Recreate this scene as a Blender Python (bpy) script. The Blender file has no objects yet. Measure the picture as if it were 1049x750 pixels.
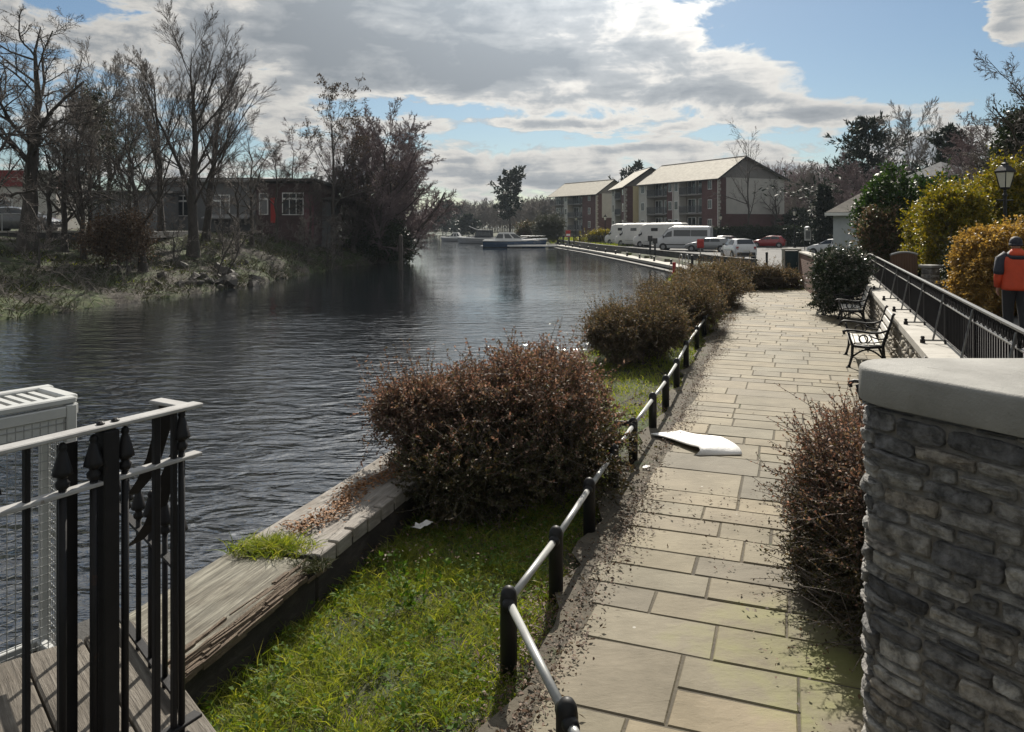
import bpy, math, random
import numpy as np
from mathutils import Vector, Matrix
R = math.radians
random.seed(7); RNG = np.random.default_rng(11)
SC = bpy.context.scene
COL = SC.collection
F = 780.0; CZ = 2.6; HY = 232.0; CX = 524.5
# ---------------------------------------------------------------- surveyed positions: sight line -> ground point
def G(px, py, z=0.0):
    Y = (CZ - z) * F / (py - HY); return ((px - CX) * Y / F, Y)
def QX(px, Y): return (px - CX) * Y / F
def QZ(py, Y): return CZ - (py - HY) * Y / F

# ---------------------------------------------------------------- tagging
def tag(o, label=None, cat=None, group=None, kind=None):
    if label: o['label'] = label
    if cat: o['category'] = cat
    if group: o['group'] = group
    if kind: o['kind'] = kind
    return o
def empty(name, loc=(0, 0, 0), rz=0.0, label=None, cat=None, group=None):
    o = bpy.data.objects.new(name, None); COL.objects.link(o)
    o.location = loc; o.rotation_euler = (0, 0, rz)
    return tag(o, label, cat, group)
def kids(o): return [c for c in COL.objects if c.parent is o]
def copy_tree(o, parent=None):
    ch = kids(o)
    c = o.copy(); COL.objects.link(c)
    if parent is not None: c.parent = parent
    for k in ch: copy_tree(k, c)
    return c

# ---------------------------------------------------------------- mesh from arrays
def mesh_obj(name, V, Fq, mats, parent=None, smooth=False, mi=None):
    V = np.asarray(V, dtype=np.float32).reshape(-1, 3)
    me = bpy.data.meshes.new(name)
    if isinstance(Fq, np.ndarray):
        n, k = Fq.shape
        me.vertices.add(len(V)); me.vertices.foreach_set('co', V.ravel())
        me.loops.add(n * k); me.loops.foreach_set('vertex_index', Fq.astype(np.int32).ravel())
        me.polygons.add(n)
        me.polygons.foreach_set('loop_start', np.arange(0, n * k, k, dtype=np.int32))
        me.polygons.foreach_set('loop_total', np.full(n, k, dtype=np.int32))
        me.update(calc_edges=True)
    else:
        me.from_pydata([tuple(map(float, v)) for v in V], [], Fq); me.update()
    if not isinstance(mats, (list, tuple)): mats = [mats]
    for m in mats: me.materials.append(m)
    if mi is not None: me.polygons.foreach_set('material_index', np.asarray(mi, dtype=np.int32))
    if smooth: me.polygons.foreach_set('use_smooth', np.ones(len(me.polygons), dtype=bool))
    o = bpy.data.objects.new(name, me); COL.objects.link(o)
    if parent is not None: o.parent = parent
    return o

class MB:
    def __init__(s): s.v = []; s.f = []; s.m = []; s.cm = 0
    def add(s, vs, fs):
        b = len(s.v); s.v.extend([tuple(v) for v in vs])
        for f in fs: s.f.append([i + b for i in f]); s.m.append(s.cm)
    def box(s, c, d, rz=0.0, tilt=None, taper=1.0, bev=0.0):
        hx, hy, hz = d[0] / 2, d[1] / 2, d[2] / 2
        if bev > 0:
            bev = min(bev, hx * .9, hy * .9, hz * .9)
            vs = []; idx = {}
            for sx in (-1, 1):
                for sy in (-1, 1):
                    for sz in (-1, 1):
                        for a in range(3):
                            p = [sx * (hx - bev), sy * (hy - bev), sz * (hz - bev)]
                            p[a] += (sx, sy, sz)[a] * bev
                            idx[(sx, sy, sz, a)] = len(vs); vs.append(p)
            fs = []
            for a in range(3):
                o1, o2 = (a + 1) % 3, (a + 2) % 3
                for sg in (-1, 1):
                    q = []
                    for t1, t2 in ((-1, -1), (1, -1), (1, 1), (-1, 1)):
                        k = [0, 0, 0]; k[a] = sg; k[o1] = t1; k[o2] = t2; q.append(idx[(k[0], k[1], k[2], a)])
                    fs.append(q if sg > 0 else q[::-1])
            for a in range(3):
                o1, o2 = (a + 1) % 3, (a + 2) % 3
                for t1 in (-1, 1):
                    for t2 in (-1, 1):
                        k1 = [0, 0, 0]; k1[o1] = t1; k1[o2] = t2
                        k1[a] = -1; A = idx[(*k1, o1)]; B = idx[(*k1, o2)]
                        k1[a] = 1; C_ = idx[(*k1, o2)]; D = idx[(*k1, o1)]
                        fs.append([A, B, C_, D] if t1 * t2 < 0 else [D, C_, B, A])
            for sx in (-1, 1):
                for sy in (-1, 1):
                    for sz in (-1, 1):
                        q = [idx[(sx, sy, sz, a)] for a in range(3)]
                        fs.append(q if sx * sy * sz > 0 else q[::-1])
        else:
            vs = [(-hx, -hy, -hz), (hx, -hy, -hz), (hx, hy, -hz), (-hx, hy, -hz),
                  (-hx * taper, -hy * taper, hz), (hx * taper, -hy * taper, hz), (hx * taper, hy * taper, hz), (-hx * taper, hy * taper, hz)]
            fs = [[3, 2, 1, 0], [4, 5, 6, 7], [0, 1, 5, 4], [1, 2, 6, 5], [2, 3, 7, 6], [3, 0, 4, 7]]
        M = Matrix.Rotation(rz, 3, 'Z')
        if tilt: M = M @ Matrix.Rotation(tilt[1], 3, tilt[0])
        s.add([tuple(M @ Vector(v) + Vector(c)) for v in vs], fs)
    def tube(s, pts, rad, n=8, cap=True):
        pts = [Vector(p) for p in pts]; N = len(pts)
        if not isinstance(rad, (list, tuple)): rad = [rad] * N
        b = []; ref = None
        for i, p in enumerate(pts):
            t = (pts[min(i + 1, N - 1)] - pts[max(i - 1, 0)]).normalized()
            if ref is None:
                ref = t.cross(Vector((0, 0, 1)));
                if ref.length < .1: ref = t.cross(Vector((1, 0, 0)))
            ref = (ref - t * ref.dot(t)).normalized(); w = t.cross(ref)
            for k in range(n):
                a = 2 * math.pi * (k + .5) / n
                b.append(p + (ref * math.cos(a) + w * math.sin(a)) * rad[i])
        fs = [[i * n + k, i * n + (k + 1) % n, (i + 1) * n + (k + 1) % n, (i + 1) * n + k] for i in range(N - 1) for k in range(n)]
        if cap: fs += [list(range(n))[::-1], [(N - 1) * n + k for k in range(n)]]
        s.add(b, fs)
    def lathe(s, prof, c=(0, 0, 0), n=12, sq=0):
        b = []
        for r, z in prof:
            for k in range(n):
                a = 2 * math.pi * (k + .5) / n
                b.append((c[0] + r * math.cos(a), c[1] + r * math.sin(a), c[2] + z))
        N = len(prof)
        fs = [[i * n + k, i * n + (k + 1) % n, (i + 1) * n + (k + 1) % n, (i + 1) * n + k] for i in range(N - 1) for k in range(n)]
        fs += [list(range(n))[::-1], [(N - 1) * n + k for k in range(n)]]
        s.add(b, fs)
    def prism(s, poly, z0, z1):
        n = len(poly)
        a = sum(poly[i][0] * poly[(i + 1) % n][1] - poly[(i + 1) % n][0] * poly[i][1] for i in range(n))
        if a < 0: poly = poly[::-1]
        vs = [(p[0], p[1], z0) for p in poly] + [(p[0], p[1], z1) for p in poly]
        s.add(vs, [list(range(n))[::-1], [n + i for i in range(n)]] + [[i, (i + 1) % n, n + (i + 1) % n, n + i] for i in range(n)])
    def extrude(s, poly3, d):
        n = len(poly3); d = Vector(d); p = [Vector(q) for q in poly3]
        s.add([tuple(q) for q in p] + [tuple(q + d) for q in p], [list(range(n))[::-1], [n + i for i in range(n)]] + [[i, (i + 1) % n, n + (i + 1) % n, n + i] for i in range(n)])
    def quad(s, a, b, c, d): s.add([a, b, c, d], [[0, 1, 2, 3]])
    def ring(s, c, r, t, axis='Y', n=16, m=6, half=None):
        pts = []
        k = n if half is None else n + 1
        for i in range(k):
            a = 2 * math.pi * i / n if half is None else half[0] + (half[1] - half[0]) * i / n
            x, z = r * math.cos(a), r * math.sin(a)
            pts.append((c[0] + x, c[1], c[2] + z) if axis == 'Y' else ((c[0], c[1] + x, c[2] + z) if axis == 'X' else (c[0] + x, c[1] + z, c[2])))
        if half is None: pts.append(pts[0])
        s.tube(pts, t, m, cap=half is not None)
    def build(s, name, mats, parent=None, smooth=False):
        return mesh_obj(name, s.v, s.f, mats, parent, smooth, s.m if isinstance(mats, (list, tuple)) else None)

# ---------------------------------------------------------------- materials
def newmat(name):
    m = bpy.data.materials.new(name); m.use_nodes = True
    nt = m.node_tree; nt.nodes.clear()
    out = nt.nodes.new('ShaderNodeOutputMaterial'); b = nt.nodes.new('ShaderNodeBsdfPrincipled')
    nt.links.new(b.outputs[0], out.inputs[0])
    return m, nt, b, out
def sock(nt, v, s):
    if isinstance(v, bpy.types.NodeSocket): nt.links.new(v, s)
    else: s.default_value = v
def noise(nt, vec, scale, detail=5, rough=.55, dist=0.0):
    n = nt.nodes.new('ShaderNodeTexNoise'); n.inputs['Scale'].default_value = scale
    n.inputs['Detail'].default_value = detail; n.inputs['Roughness'].default_value = rough; n.inputs['Distortion'].default_value = dist
    if vec is not None: nt.links.new(vec, n.inputs['Vector'])
    return n.outputs['Fac']
def math_n(nt, op, a, b=0.0, c=None, clamp=False):
    n = nt.nodes.new('ShaderNodeMath'); n.operation = op; n.use_clamp = clamp
    sock(nt, a, n.inputs[0]); sock(nt, b, n.inputs[1])
    if c is not None: sock(nt, c, n.inputs[2])
    return n.outputs[0]
def ramp(nt, fac, stops, interp='LINEAR'):
    n = nt.nodes.new('ShaderNodeValToRGB'); e = n.color_ramp.elements; n.color_ramp.interpolation = interp
    while len(e) < len(stops): e.new(.5)
    for x, (p, c) in zip(e, stops):
        x.position = p; x.color = (*c, 1) if len(c) == 3 else c
    nt.links.new(fac, n.inputs[0]); return n.outputs[0]
def mixc(nt, fac, a, b, mode='MIX'):
    n = nt.nodes.new('ShaderNodeMix'); n.data_type = 'RGBA'; n.blend_type = mode
    sock(nt, fac, n.inputs[0])
    sock(nt, (*a, 1) if isinstance(a, tuple) and len(a) == 3 else a, n.inputs[6])
    sock(nt, (*b, 1) if isinstance(b, tuple) and len(b) == 3 else b, n.inputs[7])
    return n.outputs[2]
def coords(nt, which='Object', scale=None, rot=None):
    t = nt.nodes.new('ShaderNodeTexCoord').outputs[which]
    if scale or rot:
        mp = nt.nodes.new('ShaderNodeMapping'); nt.links.new(t, mp.inputs[0])
        if scale: mp.inputs['Scale'].default_value = scale
        if rot: mp.inputs['Rotation'].default_value = rot
        return mp.outputs[0]
    return t
def bump(nt, b, h, strength=.3, dist=.02):
    n = nt.nodes.new('ShaderNodeBump'); n.inputs['Strength'].default_value = strength; n.inputs['Distance'].default_value = dist
    nt.links.new(h, n.inputs['Height']); nt.links.new(n.outputs[0], b.inputs['Normal'])
def pmat(name, c1, c2=None, scale=4.0, rough=.6, metal=0.0, bs=0.0, bscale=None, bdist=.01, spots=None, spec=None, coat=0.0, stretch=None):
    m, nt, b, out = newmat(name)
    co = coords(nt, 'Object', stretch)
    if c2 is None: c2 = tuple(min(1, x * .8) for x in c1)
    n1 = noise(nt, co, scale, 6, .6)
    col = ramp(nt, n1, [(.33, c1), (.68, c2)])
    if spots:
        n3 = noise(nt, co, spots[1], 5, .65)
        col = mixc(nt, ramp(nt, n3, [(spots[2], (0, 0, 0)), (spots[2] + .08, (1, 1, 1))]), col, spots[0])
    nt.links.new(col, b.inputs['Base Color'])
    r = math_n(nt, 'MULTIPLY_ADD', n1, .25, rough - .12, clamp=True)
    nt.links.new(r, b.inputs['Roughness']); b.inputs['Metallic'].default_value = metal
    if spec is not None: b.inputs['Specular IOR Level'].default_value = spec
    b.inputs['Coat Weight'].default_value = coat
    if bs > 0: bump(nt, b, noise(nt, co, bscale or scale * 6, 6, .65), bs, bdist)
    return m
def imat(name, cols, rough=.55, trans=.0, tcol=None, nscale=None, ndark=.6, bs=0, bscale=30, bdist=.01, spec=.4, stretch=None):
    """every loose piece (leaf, slab, stone) its own tone"""
    m, nt, b, out = newmat(name)
    g = nt.nodes.new('ShaderNodeNewGeometry')
    n = len(cols)
    col = ramp(nt, g.outputs['Random Per Island'], [(i / max(1, n - 1), c) for i, c in enumerate(cols)])
    co = coords(nt, 'Object', stretch)
    if nscale:
        nz = noise(nt, co, nscale, 6, .62)
        col = mixc(nt, ramp(nt, nz, [(.35, (0, 0, 0)), (.65, (1, 1, 1))]), mixc(nt, 1.0, col, (ndark, ndark, ndark), 'MULTIPLY'), col)
    nt.links.new(col, b.inputs['Base Color'])
    b.inputs['Roughness'].default_value = rough; b.inputs['Specular IOR Level'].default_value = spec
    if bs: bump(nt, b, noise(nt, co, bscale, 7, .68), bs, bdist)
    if trans > 0:
        t = nt.nodes.new('ShaderNodeBsdfTranslucent'); mx = nt.nodes.new('ShaderNodeMixShader')
        nt.links.new(mixc(nt, 1.0, col, tcol or (1, 1, .8), 'MULTIPLY'), t.inputs['Color'])
        mx.inputs[0].default_value = trans
        nt.links.new(b.outputs[0], mx.inputs[1]); nt.links.new(t.outputs[0], mx.inputs[2]); nt.links.new(mx.outputs[0], out.inputs[0])
    return m
def brickmat(name, c1, c2, mortar, scale=1.0, bw=.225, bh=.075, axis=None):
    m, nt, b, out = newmat(name)
    g = nt.nodes.new('ShaderNodeTexCoord').outputs['Object']
    sp = nt.nodes.new('ShaderNodeSeparateXYZ'); nt.links.new(g, sp.inputs[0])
    cb = nt.nodes.new('ShaderNodeCombineXYZ')
    h = math_n(nt, 'ADD', sp.outputs[0], sp.outputs[1])
    nt.links.new(h, cb.inputs[0]); nt.links.new(sp.outputs[2], cb.inputs[1])
    br = nt.nodes.new('ShaderNodeTexBrick'); nt.links.new(cb.outputs[0], br.inputs['Vector'])
    br.inputs['Scale'].default_value = scale; br.inputs['Brick Width'].default_value = bw; br.inputs['Row Height'].default_value = bh
    br.inputs['Mortar Size'].default_value = .008
    br.inputs['Color1'].default_value = (*c1, 1); br.inputs['Color2'].default_value = (*c2, 1); br.inputs['Mortar'].default_value = (*mortar, 1)
    nz = noise(nt, g, 1.3, 5)
    col = mixc(nt, ramp(nt, nz, [(.3, (0, 0, 0)), (.7, (1, 1, 1))]), br.outputs['Color'], mixc(nt, 1., br.outputs['Color'], (.7, .68, .66), 'MULTIPLY'))
    nt.links.new(col, b.inputs['Base Color']); b.inputs['Roughness'].default_value = .85
    bump(nt, b, math_n(nt, 'SUBTRACT', 1.0, br.outputs['Fac']), .4, .006)
    return m
def glassmat(name, c=(.02, .025, .03), rough=.06):
    m, nt, b, out = newmat(name)
    b.inputs['Base Color'].default_value = (*c, 1); b.inputs['Roughness'].default_value = rough; b.inputs['Specular IOR Level'].default_value = .8
    return m
M = {}
M['black_iron'] = pmat('black_iron', (.007, .007, .008), (.014, .013, .014), 9, .55, 0, .25, 60, .004, spots=((.05, .024, .014), 7, .68), spec=.28)
M['black_paint'] = pmat('black_paint', (.008, .008, .009), (.014, .014, .014), 8, .5, 0, .15, 50, .003, spec=.3)
M['railing_black'] = pmat('railing_black', (.008, .008, .009), (.014, .013, .014), 9, .8, 0, .2, 50, .003, spec=.08)
M['rail_top'] = pmat('rail_worn_steel', (.20, .20, .19), (.11, .11, .11), 14, .42, .55, .2, 50, .003, spots=((.08, .055, .04), 11, .62))
M['tube_grey'] = pmat('tube_grey', (.36, .37, .36), (.27, .275, .27), 9, .42, .15, .15, 40, .003, spots=((.14, .12, .10), 12, .66))
M['rail_pale'] = pmat('rail_pale_paint', (.40, .395, .385), (.28, .275, .27), 9, .5, 0, .2, 50, .003, spots=((.14, .11, .085), 14, .63))
M['galv'] = pmat('galvanised', (.36, .37, .37), (.27, .28, .28), 10, .5, .5, .15, 40, .003)
M['white_plastic'] = pmat('white_coated', (.50, .51, .50), (.40, .41, .40), 5, .5, 0, .1, 40, .003, spots=((.22, .22, .2), 9, .64))
M['wood_grey'] = pmat('weathered_timber', (.22, .195, .165), (.13, .112, .095), 3, .8, 0, .9, 8, .02, stretch=(7, .7, 7), spots=((.09, .075, .06), 2.2, .6))
M['wood_rot'] = pmat('rotten_timber', (.11, .075, .05), (.22, .17, .12), 5, .9, 0, 1, 12, .03, stretch=(8, .8, 8))
M['concrete'] = pmat('concrete', (.30, .295, .275), (.22, .215, .2), 3.2, .85, 0, .5, 45, .006, spots=((.16, .155, .14), 5, .62))
M['concrete_pale'] = pmat('concrete_pale', (.42, .40, .36), (.33, .315, .28), 2, .85, 0, .3, 30, .006, spots=((.25, .235, .2), 4, .63))
M['mortar'] = pmat('mortar', (.27, .25, .22), (.18, .165, .145), 9, .9, 0, .8, 50, .01)
M['soil'] = pmat('soil', (.048, .036, .026), (.024, .019, .014), 4, .95, 0, .8, 18, .03)
M['asphalt'] = pmat('asphalt', (.075, .074, .072), (.05, .05, .05), .9, .85, 0, .3, 60, .004, spots=((.1, .098, .09), .6, .58))
M['bark'] = pmat('bark', (.085, .072, .062), (.045, .038, .033), 3, .9, 0, .9, 14, .02, stretch=(3, 3, .8), spots=((.07, .075, .055), 1.2, .6))
M['bark_pale'] = pmat('bark_pale', (.10, .09, .08), (.045, .04, .035), 3, .9, 0, .8, 14, .02, stretch=(3, 3, .8))
M['twig'] = pmat('twigs', (.12, .10, .088), (.08, .066, .06), 1.2, .85)
M['twig_purple'] = pmat('twigs_purple', (.20, .145, .145), (.13, .10, .105), .8, .85)
M['twig_grey'] = pmat('twigs_grey', (.21, .185, .165), (.14, .122, .11), .8, .85)
M['white_paint'] = pmat('white_paint', (.78, .78, .77), (.70, .70, .69), 3, .35, 0, coat=.4)
M['off_white'] = pmat('off_white_panel', (.70, .69, .66), (.60, .59, .57), 2, .4, spots=((.45, .44, .42), 1.3, .66))
M['glass'] = glassmat('dark_glass')
M['tyre'] = pmat('tyre', (.015, .015, .015), (.025, .025, .024), 12, .85)
M['rim'] = pmat('rim', (.35, .35, .36), (.25, .25, .26), 8, .35, .7)
M['red_plate'] = pmat('tail_lamp', (.35, .012, .01), (.25, .01, .01), 8, .25)
M['lamp_clear'] = pmat('head_lamp', (.55, .56, .58), (.42, .43, .45), 8, .2)
M['plate_white'] = pmat('plate', (.65, .65, .62), (.55, .55, .5), 8, .4)
M['dark_trim'] = pmat('dark_trim', (.02, .02, .021), (.03, .03, .03), 8, .6)
# ================================================================ growth helpers (vectorised)
def unit(a): return a / (np.linalg.norm(a, axis=-1, keepdims=True) + 1e-9)
def tubes(P, Rr, s):
    """P (B,n,3) polylines, Rr (B,n) radii -> verts, quads"""
    B, n, _ = P.shape
    if B == 0: return np.zeros((0, 3)), np.zeros((0, 4), int)
    T = unit(np.gradient(P, axis=1))
    ref = RNG.normal(size=(B, 1, 3)); ref = np.repeat(ref, n, 1)
    U = unit(np.cross(T, ref)); W = np.cross(T, U)
    a = np.arange(s) * 2 * np.pi / s
    V = P[:, :, None, :] + Rr[:, :, None, None] * (U[:, :, None, :] * np.cos(a)[None, None, :, None] + W[:, :, None, :] * np.sin(a)[None, None, :, None])
    i = np.arange(n - 1)[:, None]; k = np.arange(s)[None, :]
    q = np.stack([i * s + k, i * s + (k + 1) % s, (i + 1) * s + (k + 1) % s, (i + 1) * s + k], -1).reshape(-1, 4)
    Fq = (q[None] + (np.arange(B) * n * s)[:, None, None]).reshape(-1, 4)
    return V.reshape(-1, 3), Fq
def grow(p, d, L, r0, n, wander, up, r1=.45):
    """polylines from points p along d (B,3)"""
    B = len(p); P = np.zeros((B, n, 3)); P[:, 0] = p; dd = unit(d)
    for i in range(1, n):
        dd = unit(dd + RNG.normal(size=(B, 3)) * wander + np.array([0, 0, up]))
        P[:, i] = P[:, i - 1] + dd * (L / (n - 1))[:, None]
    Rr = r0[:, None] * np.linspace(1, r1, n)[None, :]
    return P, Rr
def children(P, Rr, L, k, t0, ang, lr, rr, t1=.98, flat=0.0, shape=None):
    B, n, _ = P.shape
    t = np.clip(t0 + (t1 - t0) * (np.arange(k)[None, :] + RNG.random((B, k))) / k, 0, .999)
    x = t * (n - 1); i = x.astype(int); f = (x - i)[..., None]
    bi = np.arange(B)[:, None]
    p = P[bi, i] * (1 - f) + P[bi, np.minimum(i + 1, n - 1)] * f
    T = unit(P[bi, np.minimum(i + 1, n - 1)] - P[bi, i])
    rv = RNG.normal(size=(B, k, 3)); rv[..., 2] *= (1 - flat)
    side = unit(np.cross(T, rv))
    if flat: side[..., 2] *= (1 - flat); side = unit(side)
    A = np.radians(RNG.uniform(ang[0], ang[1], (B, k)))[..., None]
    d = T * np.cos(A) + side * np.sin(A)
    sh = (1 - .55 * t) if shape is None else shape(t)
    l = L[:, None] * lr * sh * RNG.uniform(.7, 1.25, (B, k))
    rad = (Rr[bi, i] * rr) * RNG.uniform(.7, 1.1, (B, k))
    return p.reshape(-1, 3), d.reshape(-1, 3), l.ravel(), rad.ravel()
def cat_parts(parts):
    V = []; Fq = []; o = 0
    for v, f in parts:
        if len(v) == 0: continue
        V.append(v); Fq.append(f + o); o += len(v)
    return np.concatenate(V), np.concatenate(Fq)
def leaves(p, d, nrm, ln, wd, fold=.15):
    """diamond leaves: quads"""
    s = unit(np.cross(d, nrm)); nn = np.cross(s, d)
    a = p; b = p + d * (ln * .5)[:, None] + s * (wd * .5)[:, None] + nn * (wd * fold)[:, None]
    c = p + d * ln[:, None]; e = p + d * (ln * .5)[:, None] - s * (wd * .5)[:, None] + nn * (wd * fold)[:, None]
    V = np.stack([a, b, c, e], 1).reshape(-1, 3)
    Fq = np.arange(len(p) * 4).reshape(-1, 4)
    return V, Fq
def rdir(n, zb=0.0):
    v = RNG.normal(size=(n, 3)); v[:, 2] += zb; return unit(v)

def bare_tree(root, H, r, lean=(0, 0), spec=None, bark='bark', twig='twig', leaf=None, trunk_pts=None, n_trunk=10, twig_r=.0085):
    """trunk and limbs one part, twigs another"""
    n = n_trunk
    if trunk_pts is None:
        z = np.linspace(0, 1, n)
        tp = np.stack([lean[0] * z ** 1.3 * H + RNG.normal(0, .012 * H, n) * z, lean[1] * z * H + RNG.normal(0, .012 * H, n) * z, z * H * spec.get('trunk', .8) - .15], 1)
    else:
        tp = np.array(trunk_pts, float); n = len(tp)
    zz = np.linspace(0, 1, n)
    tr = r * (1 - .95 * zz ** 1.15) ; tr[0] *= 1.35
    P = tp[None]; Rr = tr[None]; L = np.array([H * spec.get('trunk', .8)])
    big = [tubes(P, Rr, 9)]; fine = []
    lv = spec['levels']
    for li, s in enumerate(lv):
        p, d, l, rad = children(P, Rr, L, s['k'], s.get('t0', .2), s['ang'], s['lr'], s.get('rr', .6), flat=s.get('flat', 0), shape=s.get('shape'))
        rad = np.maximum(rad, twig_r)
        P, Rr = grow(p, d, l, rad, s.get('n', 5), s.get('w', .12), s.get('up', .05), s.get('r1', .35))
        L = l
        t = tubes(P, Rr, s.get('s', 4))
        (big if li < spec.get('bigs', 2) else fine).append(t)
    mesh_obj('trunk', *cat_parts(big), M[bark], root, smooth=True)
    if leaf:
        mat, per, ln, wd = leaf
        idx = RNG.integers(0, len(P), per); j = RNG.integers(1, P.shape[1], per)
        pp = P[idx, j] + RNG.normal(0, .04, (per, 3))
        v, f = leaves(pp, rdir(per, -.3), rdir(per, .5), RNG.uniform(.6, 1.3, per) * ln, RNG.uniform(.7, 1.2, per) * wd)
        cv, cf = cat_parts(fine)
        fq = np.concatenate([cf, f + len(cv)]); mi = np.concatenate([np.zeros(len(cf), int), np.ones(len(f), int)])
        mesh_obj('crown', np.concatenate([cv, v]), fq, [M[twig], M[mat]], root, mi=mi)
    else:
        mesh_obj('crown', *cat_parts(fine), M[twig], root)
    return P

UPRIGHT = dict(trunk=.85, bigs=2, levels=[
    dict(k=15, t0=.17, ang=(25, 55), lr=.60, rr=.42, n=8, w=.06, up=.13, s=6, r1=.25),
    dict(k=10, t0=.15, ang=(20, 42), lr=.48, rr=.5, n=6, w=.07, up=.08, s=4),
    dict(k=8, t0=.15, ang=(18, 40), lr=.58, rr=.55, n=4, w=.08, up=.05, s=3),
    dict(k=5, t0=.1, ang=(15, 38), lr=.62, rr=.7, n=3, w=.1, up=.04, s=3)])
SPREAD = dict(trunk=.7, bigs=2, levels=[
    dict(k=12, t0=.3, ang=(35, 72), lr=.62, rr=.46, n=8, w=.15, up=.05, s=6),
    dict(k=9, t0=.2, ang=(30, 60), lr=.45, rr=.6, n=6, w=.16, up=.04, s=4),
    dict(k=8, t0=.15, ang=(25, 60), lr=.52, rr=.55, n=5, w=.16, up=.02, s=3),
    dict(k=5, t0=.1, ang=(25, 60), lr=.55, rr=.7, n=3, w=.14, up=.0, s=3)])
BUSHY = dict(trunk=.72, bigs=1, levels=[
    dict(k=24, t0=.03, ang=(25, 75), lr=.72, rr=.42, n=7, w=.12, up=.09, s=5),
    dict(k=13, t0=.12, ang=(25, 60), lr=.42, rr=.55, n=6, w=.13, up=.05, s=3),
    dict(k=9, t0=.1, ang=(25, 60), lr=.48, rr=.6, n=4, w=.13, up=.03, s=3),
    dict(k=7, t0=.1, ang=(20, 60), lr=.55, rr=.7, n=3, w=.13, up=.0, s=3)])
LOW = dict(trunk=.8, bigs=1, levels=[
    dict(k=10, t0=.2, ang=(25, 60), lr=.5, rr=.6, n=5, w=.13, up=.08, s=4),
    dict(k=8, t0=.15, ang=(25, 55), lr=.45, rr=.6, n=4, w=.13, up=.05, s=3),
    dict(k=7, t0=.1, ang=(25, 55), lr=.5, rr=.7, n=3, w=.13, up=.02, s=3)])

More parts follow.
